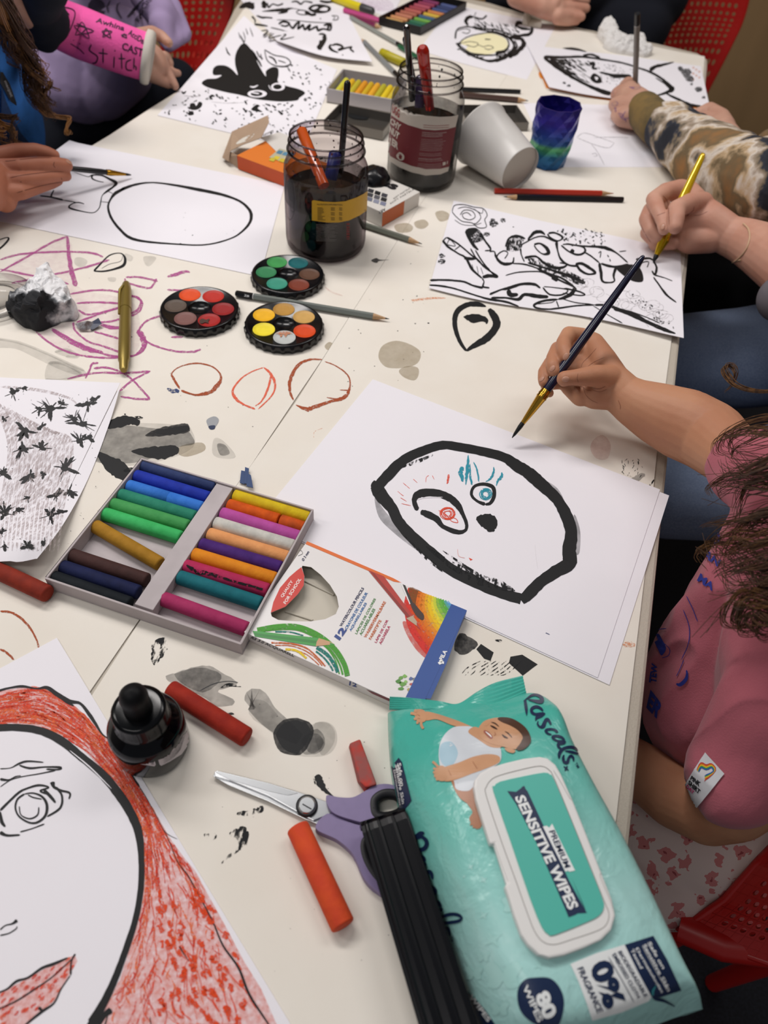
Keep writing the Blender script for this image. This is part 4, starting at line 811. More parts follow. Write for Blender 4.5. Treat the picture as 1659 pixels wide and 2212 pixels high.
tag(mb.build('orange_paper'), 'orange sheet showing as a thin edge under the pointed mask drawing', 'paper')
def cf5(x, y):
    p = T(1190, 190); d = math.hypot(x - p.x * 100, y - p.y * 100); return .22 + .5 * max(0, 1 - d / 18)
S = Plane(.12, cf5)
mb = MB(); coons(mb, [(1138, 96), (1250, 110), (1330, 118), (1514, 143)], [(1186, 188), (1260, 203), (1321, 212), (1420, 226), (1533, 230)], S, M_white)
for i, (p, w_) in enumerate([([(660, 318, 20), (760, 320, 14), (880, 318, 12), (1000, 335, 10), (1100, 352, 10), (1190, 380, 10), (1260, 405, 12), (1320, 440, 14), (1365, 480, 18), (1380, 500, 24), (1340, 520, 14), (1260, 545, 8)], 5), ([(660, 322, 14), (720, 365, 20), (800, 420, 18), (880, 465, 16), (960, 500, 20), (1040, 525, 20)], 6), ([(765, 270, 5), (830, 272, 12), (900, 290, 6)], 4), ([(880, 310, 12), (930, 305, 12), (975, 325, 12)], 5), ([(1255, 395, 24), (1280, 375, 20), (1330, 362, 14), (1390, 347, 6)], 6), ([(915, 360, 16), (940, 355, 20), (935, 380, 14), (960, 385, 12)], 8), ([(975, 405, 12), (1020, 415, 12), (1060, 425, 22), (1150, 425, 20)], 7),
                             ([(950, 500, 14), (990, 520, 14), (1030, 530, 12)], 6), ([(1340, 520, 8), (1400, 550, 14), (1480, 585, 14), (1540, 592, 6)], 5), ([(1330, 590, 6), (1420, 590, 8), (1500, 595, 6)], 4), ([(1285, 435, 5), (1340, 470, 8), (1365, 500, 8), (1345, 515, 5)], 3)]):
    stroke(mb, S, z(*p), w_, inkk, jit=.15, seed=i)
fill(mb, S, z((920, 440), (940, 410), (975, 430), (985, 460), (950, 465)), inkk, .03); fill(mb, S, z((945, 430), (965, 435), (955, 450)), M_white, .05)
sm = mat('smudge_mauve', 'a79aa4', .8)
for i in range(150):
    t = rnd.random(); x = 690 + 220 * t; y = 322 + 8 * t + rnd.random() * (20 + 130 * t); l = rnd.uniform(12, 40)
    stroke(mb, S, z((x, y, 3), (x + l * .6, y + l * .35, rnd.uniform(4, 12) * (1.2 - t * .6)), (x + l, y + l * .6, 2)), 2, inkk if rnd.random() < .85 - t * .45 else washl, jit=.3, n=3)
for i in range(70):
    x = rnd.uniform(960, 1160); y = 345 + (x - 960) * .2 + rnd.uniform(0, 110); stroke(mb, S, z((x, y, 2), (x + 8, y + 3, 4)), 1.2, inkk, n=2)
dots(mb, S, z((1425, 383, 18), (1455, 405, 34), (1475, 440, 30), (1488, 470, 10), (1525, 500, 22), (1555, 545, 12), (800, 480, 12), (775, 465, 10)), inkd)
for i in range(7): fill(mb, S, z((1490 + (i % 3) * 17, 375 + i * 11), (1502 + (i % 3) * 17, 372 + i * 11), (1504 + (i % 3) * 17, 384 + i * 11), (1492 + (i % 3) * 17, 384 + i * 11)), orl, .02, smooth=0)
paper(mb, 'white sheet with a pointed shaded mask face under the hand with the grey pencil')
S = Plane(.12); mb = MB(); coons(mb, [(1130, 222), (1300, 226), (1440, 232)], [(1195, 361), (1330, 361), (1495, 361)], S, M_white)
gl = ink_mat('graphite', '6d6a6c', cov=.55, scale=400, soft=.2, hi=.7)
for p in [[(845, 770), (885, 745), (960, 765), (1055, 800)], [(1055, 800), (1020, 828), (930, 805), (845, 770)], [(940, 770), (1040, 768), (1140, 770)], [(925, 805), (960, 850), (1000, 925)], [(930, 862), (950, 858), (958, 872), (940, 876)]]:
    stroke(mb, S, z(*[q + (3.2,) for q in p]), 1.2, gl, n=4)
paper(mb, 'nearly blank sheet with a faint graphite sketch beside the blue vase')
S = Plane(.12); mb = MB(); coons(mb, [(735, -45), (890, -50)], [(770, 12), (845, 40)], S, M_white)
for i in range(8): stroke(mb, S, [(762 + i * 10, -2, 4), (790 + i * 8, 10, 7), (820 + i * 4, 24, 4)], 5, ink_mat('lilac_smudge', 'c9a3c4', cov=.4, scale=200, soft=.2, hi=.35), off=.02)
paper(mb, 'white sheet with a pale lilac smudge at the far edge beside the paint pan set')
M_card = mat('grey_card', 'b7adae', .8, noise_amt=.06, nscale=60, bump=.15, bscale=500)
M_card_in = mat('grey_card_inside', 'bdb4b6', .85, noise_amt=.12, nscale=40)
TLc, TRc, BRc, BLc = [T(*q, 1.4) for q in [(312.6, 993.8), (683.8, 1102.4), (513.5, 1393.6), (89.8, 1247.2)]]
cu = ((TRc - TLc) + (BRc - BLc)) / 2; cv = ((BLc - TLc) + (BRc - TRc)) / 2; cc = (TLc + TRc + BRc + BLc) / 4
eu = cu.normalized(); ev = (cv - eu * cv.dot(eu)).normalized(); LU, LV = cu.length, cv.length
tz = TZ + .0010; H_ = .014
def tp(u, v, h): p = cc + eu * (u - LU / 2) + ev * (v - LV / 2); p.z = tz + h; return p
tray = thing('pastel_tray', 'open grey card tray holding two columns of coloured pastel sticks', 'tray', tp(LU / 2, LV / 2, 0))
mb = MB(); t_ = .0016
zz = Vector((0, 0, 1))
mb.box(tp(0, 0, 0), eu * LU, ev * LV, zz * .0012, M_card_in); part(mb, 'tray_base', tray)
mb = MB()
for o_, a_, b_ in ((tp(0, 0, .0012), eu * LU, ev * t_), (tp(0, LV - t_, .0012), eu * LU, ev * t_), (tp(0, t_, .0012), eu * t_, ev * (LV - 2 * t_)), (tp(LU - t_, t_, .0012), eu * t_, ev * (LV - 2 * t_))):
    mb.box(o_, a_, b_, zz * (H_ - .0012), M_card)
part(mb, 'tray_wall', tray, bevel=.0004)
z = Z(60, 960, 2.5136)
def tuv(q):
    p = T(*q, 1.3) - cc; return p.dot(eu) + LU / 2, p.dot(ev) + LV / 2
us = [tuv(p)[0] for p in z((1040, 215), (1125, 245), (550, 885), (650, 922))]
ua, ub = (us[0] + us[2]) / 2, (us[1] + us[3]) / 2
mb = MB(); mb.box(tp(ua, t_, .0012), eu * (ub - ua), ev * (LV * .955), zz * .0112, M_card_in); part(mb, 'divider', tray, bevel=.0005)
def stick(name, label, a, b, col, col2=None, r=.0057, h=None, group='pastel sticks in the grey tray', crack=None, rough=.75, zc=None, chip=0):
    zc = zc if zc is not None else tz + .0012 + r
    hh = (zc - TZ) * 100 + r * 100 * .25
    A_, B_ = T(*a, hh), T(*b, hh); A_.z = B_.z = zc + .0002
    m_ = mat('pastel_' + col + (col2 or ''), col, rough, col2=col2, noise_amt=.10, nscale=90, bump=.25, bscale=350, spec=.25, stretch=(1, 1, 1))
    mb = MB(); n = 20
    prof = [(0, r * .80), (.006, r * .93), (.02, r)]
    if crack: prof += [(crack - .004, r), (crack - .001, r * .93), (crack + .001, r * .93), (crack + .004, r)]
    prof += [(.98, r), (.994, r * .93), (1, r * .80)]
    mb.rod(A_, B_, prof, m_, n=n)
    o = mb.build(name); tag(o, label, 'pastel', group); return o, (A_, B_)
row = [('greyish navy', (620, 112), (1022, 226), '2d3a63', '34426e', None), ('royal blue', (583, 165), (985, 287), '1c2f96', '2138a8', None), ('sky blue', (543, 220), (948, 342), '2f6fc8', '3a7ad2', .56),
       ('deep teal green', (497, 268), (910, 392), '257a63', '2f866c', None), ('mid green', (452, 318), (872, 442), '3f9350', '4a9c58', None), ('bright green', (408, 370), (832, 502), '37ab5c', '42b868', None),
       ('mustard', (362, 437), (720, 646), '9a6f1e', 'a87a26', None), ('dark brown', (226, 594), (650, 734), '3c2624', '452c2a', None), ('very dark navy', (178, 658), (603, 800), '141a3c', '1a2148', None), ('black', (128, 716), (556, 864), '0f151b', '161c22', None),
       ('yellow', (1120, 272), (1530, 395), 'd9bc1c', 'c9a81c', None), ('orange', (1087, 325), (1362, 408), 'd95c16', 'c04c14', None), ('mauve pink', (1050, 370), (1474, 500), 'b8529f', 'ad4a92', None),
       ('off-white', (1015, 422), (1444, 550), 'cfccc4', 'b8b6b0', None), ('peach', (980, 482), (1414, 612), 'e5a066', 'd8925c', None), ('violet', (937, 538), (1376, 668), '3f1d66', '4a2672', None),
       ('amber', (897, 592), (1346, 728), 'de8a1e', 'd27c1c', None), ('crimson with a dark streak', (850, 655), (1306, 790), 'a62550', 'b02c58', None), ('teal with a slanted end', (818, 715), (1268, 862), '14606a', '1a6a74', None), ('raspberry', (730, 832), (1192, 1000), '9a2a58', 'a43260', None)]
ext = {'mustard': 'lying askew in the left column', 'raspberry': 'nearest in the right column', 'black': 'nearest in the left column', 'greyish navy': 'farthest in the left column', 'yellow': 'farthest in the right column'}
for nm, a, b, c1, c2, ck in row:
    o, ab = stick('pastel_stick', '%s pastel stick %s of the grey tray' % (nm, ext.get(nm, 'in the %s column' % ('left' if a[0] < 700 else 'right')).replace(' of the grey tray', '')), z(a)[0], z(b)[0], c1, c2, crack=ck)
    if nm == 'crimson with a dark streak':
        S = Surf([o.matrix_world @ v.co + o.location for v in o.data.vertices], [tuple(p.vertices) for p in o.data.polygons])
        mb = MB(); stroke(mb, S, z((862, 655, 10), (920, 690, 22), (1000, 705, 18), (1100, 738, 14), (1200, 765, 12), (1285, 790, 10)), 6, inkd, off=.02, jit=.4); q = mb.build('dark_streak', o, wloc(o))
stick('pastel_stick', 'short broken end piece of the orange pastel in the right column of the tray', z((1372, 411))[0], z((1498, 450))[0], 'd0551a', 'a8481a')
LZ = TZ + .0010
stick('pastel_stick', 'dark red pastel stick lying behind the black ink bottle', (366, 1486), (534, 1592), '9c2b1c', '8e2318', r=.0066, zc=LZ + .0066, group='loose red pastels on the table')
stick('pastel_stick', 'bright orange-red pastel stick lying below the scissors', (642, 1784), (742, 2000), 'd24f28', 'c8452a', r=.0070, zc=LZ + .0070, group='loose red pastels on the table')
stick('pastel_stick', 'brick red pastel stick at the left edge beside the tray', (-60, 1205), (103, 1281), '8c3020', '7c2a1e', r=.0066, zc=LZ + .0066, group='loose red pastels on the table')
z = Z(200, 1420, 2.37)
mr = mat('worn_red', 'b83a30', .8, col2='94504c', nscale=120, bump=.4, bscale=200)
mb = MB(); top = [T(*p, 1.25) for p in z((1315, 440), (1370, 418), (1445, 620), (1455, 650), (1400, 665), (1370, 640))]; bot = [T(*p, .1) for p in z((1310, 455), (1365, 425), (1440, 630), (1455, 670), (1395, 697), (1355, 640))]
k = len(top); mb.add(bot + top, [tuple(range(k))[::-1], tuple(range(k, 2 * k))] + [(i, (i + 1) % k, k + (i + 1) % k, k + i) for i in range(k)], mr)
tag(mb.build('pastel_stick', bevel=.001), 'short worn flat-sided red pastel chunk with grey smudges above the scissors handle', 'pastel', 'loose red pastels on the table')
z = Z(500, 1140, 2.9625)
M_bw = mat('box_white', 'e2dedd', .35, noise_amt=.02, nscale=30); M_bin = mat('box_inside', 'c9c2b4', .7); M_bblue = mat('box_blue', '1f4a94', .35)
BH = 1.1
fl, fr, nr, nl = T(652, 1165.7, BH), T(1008, 1319, BH), T(918, 1538, BH), T(549, 1375, BH)
bu = ((fr - fl) + (nr - nl)).normalized(); bn = Vector((-bu.y, bu.x, 0)); bn = -bn if bn.dot(nl - fl) < 0 else bn
bw = ((nl - fl).dot(bn) + (nr - fr).dot(bn)) / 2; bl = (fr - fl).dot(bu)
bl -= .0045
def bp(u, v, h): p = fr - bu * (bl - u) + bn * v; p.z = TZ + h / 100; return p
PB = thing('pencil_box', 'flat white twelve-pencil card box with cut-out window and coloured scribble print', 'box', bp(bl / 2, bw / 2, .1))
S = Plane(BH)
mb = MB()
mb.box(bp(0, 0, .1), bu * bl, bn * bw, zz * .0005, M_bin)
for o_, a_, b_ in ((bp(0, 0, .15), bu * bl, bn * .0006), (bp(0, bw - .0006, .15), bu * bl, bn * .0006), (bp(0, .0006, .15), bu * .0006, bn * (bw - .0012)), (bp(bl - .0006, .0006, .15), bu * .0006, bn * (bw - .0012))):
    mb.box(o_, a_, b_, zz * .0092, M_bw)
hole = z((455, 243), (510, 252), (570, 300), (630, 365), (675, 440), (687, 505), (668, 552), (600, 585), (500, 600), (400, 598), (300, 590), (258, 568), (252, 545), (345, 505), (425, 425), (462, 370), (467, 310), (450, 252))
outer = [bp(0, 0, BH), bp(bl, 0, BH), bp(bl, bw, BH), bp(0, bw, BH)]; hp_ = [S(*p) for p in hole]
for dz in (0, -.0004):
    pts = [Vector((p.x, p.y, p.z + dz)) for p in outer + hp_]
    tr = tessellate_polygon([[Vector((p.x, p.y, 0)) for p in outer], [Vector((p.x, p.y, 0)) for p in hp_]])
    mb.add(pts, [tuple(t) for t in tr], M_bw if dz == 0 else M_bin)
k = len(hp_); mb.add(hp_ + [p - zz * .0004 for p in hp_], [(i, (i + 1) % k, k + (i + 1) % k, k + i) for i in range(k)], M_bin)
for a, b in (((470, 340), (655, 430)), ((345, 535), (520, 592))):
    p, q = [T(*c, .2) for c in z(a, b)]; mb.tube([p, q], .0009, M_bin, n=6)
def pm(c, k=None, r=.45): return mat('print_' + c, c, r)
fill(mb, S, z((447, 252), (466, 305), (462, 370), (425, 425), (345, 505), (252, 543), (268, 475), (310, 385), (370, 315), (420, 272)), pm('cb2f22'), .02, smooth=0)
textline(mb, S, 'QUALITY', *z((330, 450), (398, 345)), 7, pm('f0e8e4'), .02); textline(mb, S, 'FOR SCHOOL', *z((348, 490), (448, 330)), 7, pm('f0e8e4'), .02)
textline(mb, S, '12', *z((692, 722), (740, 655)), 15, pm('1f3f86'), .06)
for tx, a, b, c in (('WATERCOLOUR PENCILS', (706, 634), (850, 388), '1c2450'), ('CRAYONS DE COULEUR', (740, 652), (874, 418), '2a6aa8'), ('AQUARELLABLES', (768, 665), (870, 485), '2a6aa8'), ('LÁPICES DE COLORES', (803, 682), (925, 456), '4f8a4a'), ('ACUARELABLES', (832, 690), (922, 522), '4f8a4a'), ('WASSERVERMALBARE', (862, 706), (990, 476), 'c8642c'), ('FARBSTIFTE', (893, 718), (962, 595), 'c8642c'), ('LÁPIS DE COR', (928, 738), (1005, 592), 'b8325a'), ('AGUARELA', (958, 748), (1018, 632), 'b8325a')):
    textline(mb, S, tx, *z(a, b), 6.2, pm(c), .025)
textline(mb, S, 'Ø 3 mm', *z((462, 215), (500, 155)), 6, pm('1c2450'), .02)
stroke(mb, S, z((425, 180), (455, 165), (445, 145), (430, 150)), .8, pm('555555'))
fill(mb, S, z((484, 86), (1035, 322), (1090, 352), (1040, 345), (474, 104)), pm('dd6a22'), .02, smooth=0)
fill(mb, S, z((1455, 512), (1500, 530), (1380, 860), (1275, 1095), (1200, 1090), (1330, 810)), M_bblue, .022, smooth=0)
def wpx(p):
    d = p - EYE; zc_ = d.dot(_fw); return (IW / 2 + FPX * d.dot(_rt) / zc_, IH / 2 - FPX * d.dot(_up) / zc_)
mb.box(bp(bl - .0125, -.0001, BH + .02), bu * .0126, bn * (bw + .0002), zz * .0002, M_bblue)
mb.box(bp(bl + .00001, 0, .16), bu * .0002, bn * bw, zz * .0092, M_bblue)
textline(mb, S, 'FILA', *z((1352, 850), (1382, 790)), 9, pm('f2f2f2'), .04, off=.06)
for q in ((1335, 865), (1342, 852), (1350, 862)): dots(mb, S, z((q[0], q[1], 14)), pm('f2f2f2'), off=.06)
gr = ink_mat('print_green', '57a046', cov=.8, scale=500, soft=.1); gt = ink_mat('print_teal', '2f8076', cov=.7, scale=500, soft=.1); po = ink_mat('print_orange', 'cc6a3a', cov=.7, scale=500, soft=.1); py_ = ink_mat('print_yellow', 'e8c83c', cov=.7, scale=500, soft=.1)
def arc(pts, w_, m_): stroke(mb, S, z(*pts), w_, m_, off=.03, taper=False)
arc([(165, 655), (300, 632), (430, 635), (560, 690), (660, 775), (720, 870), (742, 948)], 11, gr)
arc([(190, 662), (310, 650), (430, 655), (550, 710), (640, 790), (690, 870), (712, 940)], 4, gr); arc([(500, 700), (600, 760), (660, 840), (690, 935)], 3, gr)
arc([(545, 765), (610, 810), (655, 870), (680, 925)], 8, gt); arc([(540, 790), (590, 830), (630, 880), (650, 915)], 4, gt); arc([(280, 665), (380, 668), (460, 690)], 3, gt)
arc([(255, 735), (370, 740), (470, 765), (540, 820), (600, 885)], 3.5, po); arc([(280, 752), (380, 755), (470, 785), (540, 835), (580, 882)], 2.2, po); arc([(420, 785), (480, 810), (530, 850), (560, 878)], 2, po)
arc([(345, 778), (400, 782), (440, 800), (480, 835)], 5, py_)
fill(mb, S, z((135, 660), (175, 662), (560, 706), (660, 745), (540, 758), (150, 695)), pm('3f9a45'), .045, smooth=0); fill(mb, S, z((560, 706), (630, 728), (660, 745), (540, 758), (545, 730)), pm('c79a74'), .048, smooth=0); fill(mb, S, z((628, 733), (662, 746), (632, 750)), pm('3f9a45'), .05, smooth=0)
fill(mb, S, z((142, 672), (560, 725), (548, 742), (150, 690)), pm('2f8238'), .047, smooth=0)
LA = [(1140, 385), (1112, 500), (1140, 640), (1215, 760), (1305, 865)]; RA = [(1400, 478), (1420, 490), (1440, 500), (1450, 508), (1456, 514)]
for i, c in enumerate('d8403a d8403a d9502f dd5a2c e0702c e2802e e58f35 e9ae30 ecc22e e9d340 c8cf48 8fbf4a 6fb34a 5fae4c 5fa8a0 5b9fd0'.split()):
    t = (i + .3) / 16.5
    arc([(a[0] * (1 - t) + b[0] * t, a[1] * (1 - t) + b[1] * t) for a, b in zip(LA, RA)], 9.5 - 4 * t, ink_mat('print_r' + c, c, cov=.85, scale=400, soft=.15))
fill(mb, S, z((1095, 610), (1120, 600), (1180, 640), (1230, 720), (1300, 830), (1300, 870), (1200, 800), (1130, 700)), ink_mat('print_pinkwash', 'dd6a62', cov=.8, scale=200, soft=.2, hi=.8), .02)
fill(mb, S, z((1140, 380), (1240, 430), (1245, 520), (1200, 560), (1150, 480)), ink_mat('print_brown', '8a5a34', cov=.75, scale=300, soft=.2, hi=.9), .034)
fill(mb, S, z((875, 272), (900, 280), (975, 310), (1160, 560), (1190, 610), (1212, 655), (1130, 580)), pm('b3362c'), .05, smooth=0); fill(mb, S, z((885, 276), (915, 292), (1150, 575), (1130, 580)), pm('8c2a22'), .052, smooth=0)
fill(mb, S, z((1118, 580), (1160, 562), (1190, 605), (1190, 630)), pm('b8a58c'), .054, smooth=0); fill(mb, S, z((1185, 602), (1215, 658), (1186, 628)), pm('b3362c'), .056, smooth=0)
fill(mb, S, z((1082, 358), (1110, 368), (1145, 470), (1160, 480), (1140, 490)), pm('e8e6e6'), .05, smooth=0); fill(mb, S, z((1095, 362), (1112, 368), (1160, 480), (1145, 486)), pm('2a2626'), .053, smooth=0)
fill(mb, S, z((1145, 488), (1165, 480), (1200, 520), (1232, 560), (1222, 592), (1180, 560)), pm('3c2620'), .055)
for x, y, r, c in ((1085, 960, 16, '6aa04a'), (1110, 950, 14, '7fb356'), (1070, 985, 18, '4f8a3c'), (1095, 1000, 20, '6aa04a'), (1085, 1030, 16, '5a9444'), (1115, 985, 12, '8fbf6a'), (1150, 965, 14, '5a6a9a'), (1175, 970, 14, '8a8f8a'), (1150, 1000, 10, 'c05a50'), (1165, 1010, 9, 'd8c4a8'), (1180, 995, 12, '7fae5a'), (1135, 1035, 12, 'b0a05a'), (1125, 1010, 9, 'e6e2d8')):
    dots(mb, S, [(500 + x / 2.9625, 1140 + y / 2.9625, r / 2.6)], pm(c), off=.03)
textline(mb, S, 'Since 1920', *z((1186, 1062), (1218, 985)), 5, pm('3a5a3a'), .01)
S2 = Quad3(bp(0, bw + .0002, .5), bn)
text(mb, S2, 'RS 3.0 ACQUARELL', z((118, 710), (398, 832), (404, 812), (134, 697)), pm('33353f'), .02, off=.01)
text(mb, S2, '12', z((752, 1008), (800, 1022), (804, 998), (756, 982)), pm('1f3f86'), .03, off=.01)
fill(mb, S2, z((862, 1036), (905, 1052), (1010, 1092), (1012, 1112), (900, 1062)), pm('7a2f3c'), .01, smooth=0)
part(mb, 'box_body', PB)
bb_ = T(331, 1607, .25); M_blk = mat('black_plastic', '050609', .16, spec=.3); M_rub = mat('black_rubber', '08080b', .5, spec=.2); M_bglass = mat('ink_glass', '020308', .10, spec=.3)
IBt = thing('ink_bottle', 'round black ink bottle with rubber dropper cap and barcode label', 'bottle', bb_)
R_ = 2.35
def lp(name, prof, m_, lab=None, wob=None, n=64):
    mb = MB(); r = lathe(mb, bb_, prof, m_, n, wob=wob); mb.add(r[0], [tuple(range(n))[::-1]], m_); mb.add(r[-1], [tuple(range(n))], m_); return part(mb, name, IBt, lab)
lp('bottle_glass', [(R_ * .8, 0), (R_ * .96, .08), (R_, .3), (R_, 2.6), (R_ * .98, 2.95), (R_ * .9, 3.25), (R_ * .74, 3.5), (R_ * .66, 3.7), (R_ * .64, 4.0)], M_bglass)
lp('screw_cap', [(1.66, 3.75), (1.72, 3.85), (1.60, 4.0), (1.62, 5.0), (1.56, 5.15), (1.3, 5.2), (.9, 5.2)], M_blk, wob=lambda a, h: .025 * (1 if (int(a * 26) % 2 and math.sin(a * 4 + .6) > .55 and 3.9 < h < 5.1) else 0), n=180)
lp('dropper_bulb', [(.86, 5.15), (.84, 5.5), (.80, 6.0), (.82, 6.35), (.84, 6.6), (.78, 6.95), (.6, 7.25), (.35, 7.42), (.02, 7.48)], M_rub)
lbv = []; n = 60; mb = MB(); Sb = None
vs_, fs_ = [], []
for j in range(5):
    for i in range(97):
        a = 2 * math.pi * i / 96; vs_.append(bb_ + Vector((R_ * math.cos(a), R_ * math.sin(a), .35 + j * .55)) / 100)
        if j < 4 and i < 96: fs_.append((j * 97 + i, j * 97 + i + 1, (j + 1) * 97 + i + 1, (j + 1) * 97 + i))
S = Surf(vs_, fs_); z = Z(240, 1440, 8.295)
M_lab = mat('label_grey', 'c4bec1', .5)
mb = MB(); cfill(mb, S, z((385, 1455), (700, 1500), (725, 1520), (800, 1750), (780, 1785), (520, 1745), (480, 1720)), M_lab, .01, smooth=0, mx=6)
mbk = mat('label_print', '2c2a30', .6); cfill(mb, S, z((200, 1380), (350, 1450), (380, 1460), (470, 1715), (420, 1700), (290, 1600)), mat('label_mauve', '8a7079', .5), .01, smooth=0, mx=6)
for i in range(15): stroke(mb, S, z((455 + i * 7, 1520 + i * 14.2), (610 + i * 7, 1550 + i * 14.2)), (.4 + .8 * ((i * 7) % 3) / 2), mbk, off=.02, n=2, taper=False)
ctext(mb, S, '5018919131', z((770, 1750), (672, 1540), (625, 1535), (720, 1750)), mbk, .0, off=.02)
part(mb, 'barcode_label', IBt, 'grey label with barcode')
mb = MB()
cfill(mb, S, z((800, 1520), (860, 1490), (1100, 1400), (1340, 1190), (1395, 1060), (1440, 1080), (1465, 1200), (1430, 1330), (1260, 1570), (1050, 1700), (900, 1775), (870, 1760)), M_lab, .01, smooth=0, mx=6)
for i in range(11):
    t = i / 10; a = (880 + 60 * t, 1510 + 210 * t); b = (1330 - 20 * t * t - 60 * t, 1215 + 250 * t)
    stroke(mb, S, z(a, (a[0] * .5 + b[0] * .5 + 20, a[1] * .5 + b[1] * .5 + 25), b), 1.0, ink_mat('fine_print', '3a383c', cov=.5, scale=2500, soft=.1), off=.02, n=4)
part(mb, 'text_label', IBt, 'grey label of fine print')
M_pal = mat('palette_black', '0b0b0e', .22, spec=.5)
def palette(label, ctr, pans, crop, special=None):
    b = T(330 + sum(p[0] for p in pans) / 25.524, 540 + sum(p[1] for p in pans) / 25.524, .92); b.z = TZ + .0012
    Pt = thing('paint_palette', label, 'palette', b, 'round watercolour palettes')
    mb = MB(); R = 4.15
    wob = lambda a, h: (.12 * max(0, math.cos(a * 26)) ** .5 if h in (0, .06, .5) else 0)
    n = 240
    r = lathe(mb, b, [(R - .1, 0), (R, .06), (R, .5), (R - .02, .62), (R - .05, .8), (R - .16, .86), (R - .3, .88), (R - .38, .80), (1.25, .80), (1.2, .76), (1.18, .35), (.02, .35)], M_pal, n, wob=wob); mb.add(r[0], [tuple(range(n))[::-1]], M_pal)
    part(mb, 'palette_case', Pt)
    S = Plane(.80 + .12)
    for i, (x, y, c, lab) in enumerate(pans):
        p = S(330 + x / 4.254, 540 + y / 4.254); rad = 1.13
        m_ = mat('paint_' + c, c, .55, noise_amt=.07, nscale=160, bump=.1, bscale=150)
        mb = MB(); base = Vector((p.x, p.y, TZ + .0012 + .0080))
        rr = lathe(mb, base, [(rad + .04, 0), (rad + .03, .06), (rad - .02, .07), (rad - .05, .03), (rad * .6, .02), (.01, .015)], m_, 40)
        part(mb, 'paint_pan', Pt, lab + ' paint pan')
    if special: special(S)
    return Pt
palette('black scalloped palette of reds, grey and mauve watercolour pans, leftmost of three', (431, 683), [(342, 415, 'e04e1c', 'orange'), (556, 428, 'bc2a1e', 'red'), (647, 545, '96181a', 'dark red'), (519, 647, 'a81a18', 'crimson with a brown blot'), (300, 632, '7d5550', 'mauve brown'), (210, 516, '5a4c42', 'grey brown')], None)
palette('black scalloped palette of yellows, tans, orange and white, nearest of three', (614, 716), [(1022, 600, 'efb416', 'golden yellow'), (1205, 548, 'b98a3e', 'tan'), (1389, 618, 'cda25a', 'pale tan'), (1395, 747, 'd8460c', 'orange'), (1210, 805, 'bfc3c0', 'white'), (1021, 732, 'f0dc30', 'lemon yellow')], None)
palette('black scalloped palette of greens and browns below the dark jar, farthest of three', (621, 605), [(1142, 115, '3f9c52', 'green'), (1336, 121, '14666a', 'teal'), (1440, 225, '5e3f2e', 'dark brown'), (1343, 323, '7a3420', 'red brown'), (1142, 311, '36927a', 'sea green'), (1043, 206, '2f7f50', 'mid green')], None)
mb = MB(); S = Plane(1.0); z = Z(330, 540, 4.254)
fill(mb, S, z((432, 645), (455, 630), (490, 640), (522, 630), (510, 655), (512, 672), (480, 665), (450, 676), (430, 668)), mat('brown_blot', '45291e', .6), .03); q = [o for o in bpy.data.objects if o.name == 'paint_palette'][0]; part(mb, 'paint_blot', q)
mb = MB(); fill(mb, S, z((1130, 765), (1180, 750), (1240, 748), (1285, 768), (1240, 775), (1220, 800), (1200, 778), (1175, 800), (1165, 778)), ink_mat('orange_stain', 'c9825a', cov=.55, scale=500, soft=.1), .03); part(mb, 'paint_blot', bpy.data.objects['paint_palette.001'])
M_pw = mat('pencil_wood', 'c09a72', .6, noise_amt=.15, nscale=300)
def pencil(label, a, b, col, r=.0036, end=None, tipat='b', z0=None, lead=None, h=None, group='loose pencils on the table', band=None, tip=True, lift=0.0, name='pencil', tipl=.07):
    z0 = z0 if z0 is not None else LZ
    zc = z0 + r
    if h is None: A_, B_ = T(*a, (zc - TZ) * 100), T(*b, (zc - TZ) * 100)
    else: A_, B_ = T(*a, h[0]), T(*b, h[1])
    if tipat == 'a': A_, B_ = B_, A_
    L_ = (B_ - A_).length; Pt = thing(name, label, 'pencil', Vector(((A_.x + B_.x) / 2, (A_.y + B_.y) / 2, min(A_.z, B_.z) - r)), group)
    tl = min(.018, L_ * .3) / L_ if tip else 0
    mc = mat('paint_coat_' + col, col, .3, coat=.2)
    s0 = 0
    mb = MB(); 
    e0 = .12 if end else 0
    mb.rod(A_.lerp(B_, e0), A_.lerp(B_, 1 - tl), [(0, r), (1, r)], mc, n=6, smooth=False); part(mb, 'barrel', Pt)
    if end:
        mb = MB(); mb.rod(A_, A_.lerp(B_, e0 - .004 if band else e0), [(0, r * .75), (.05, r), (1, r)], mat('paint_coat_' + end, end, .3, coat=.2), n=6, smooth=False); part(mb, 'end_cap', Pt)
        if band: mb = MB(); mb.rod(A_.lerp(B_, e0 - .004), A_.lerp(B_, e0), [(0, r * 1.02), (1, r * 1.02)], mat('paint_coat_' + band, band, .3), n=6, smooth=False); part(mb, 'end_band', Pt)
    if tip:
        mb = MB(); mb.rod(A_.lerp(B_, 1 - tl), A_.lerp(B_, 1 - tl * .25), [(0, r * .97), (1, r * .28)], M_pw, n=12); part(mb, 'sharpened_tip', Pt)
        mb = MB(); mb.rod(A_.lerp(B_, 1 - tl * .25), B_, [(0, r * .28), (.9, r * .1), (1, r * .04)], mat('lead_' + (lead or '2b2b2e'), lead or '2b2b2e', .45), n=10); part(mb, 'lead', Pt)
    return Pt, A_, B_
P1, A_, B_ = pencil('grey graphite pencil with black end lying between the palettes', (509, 634), (841, 689), '747a76', end='0d0e12', band='d8d8d8', lift=0)
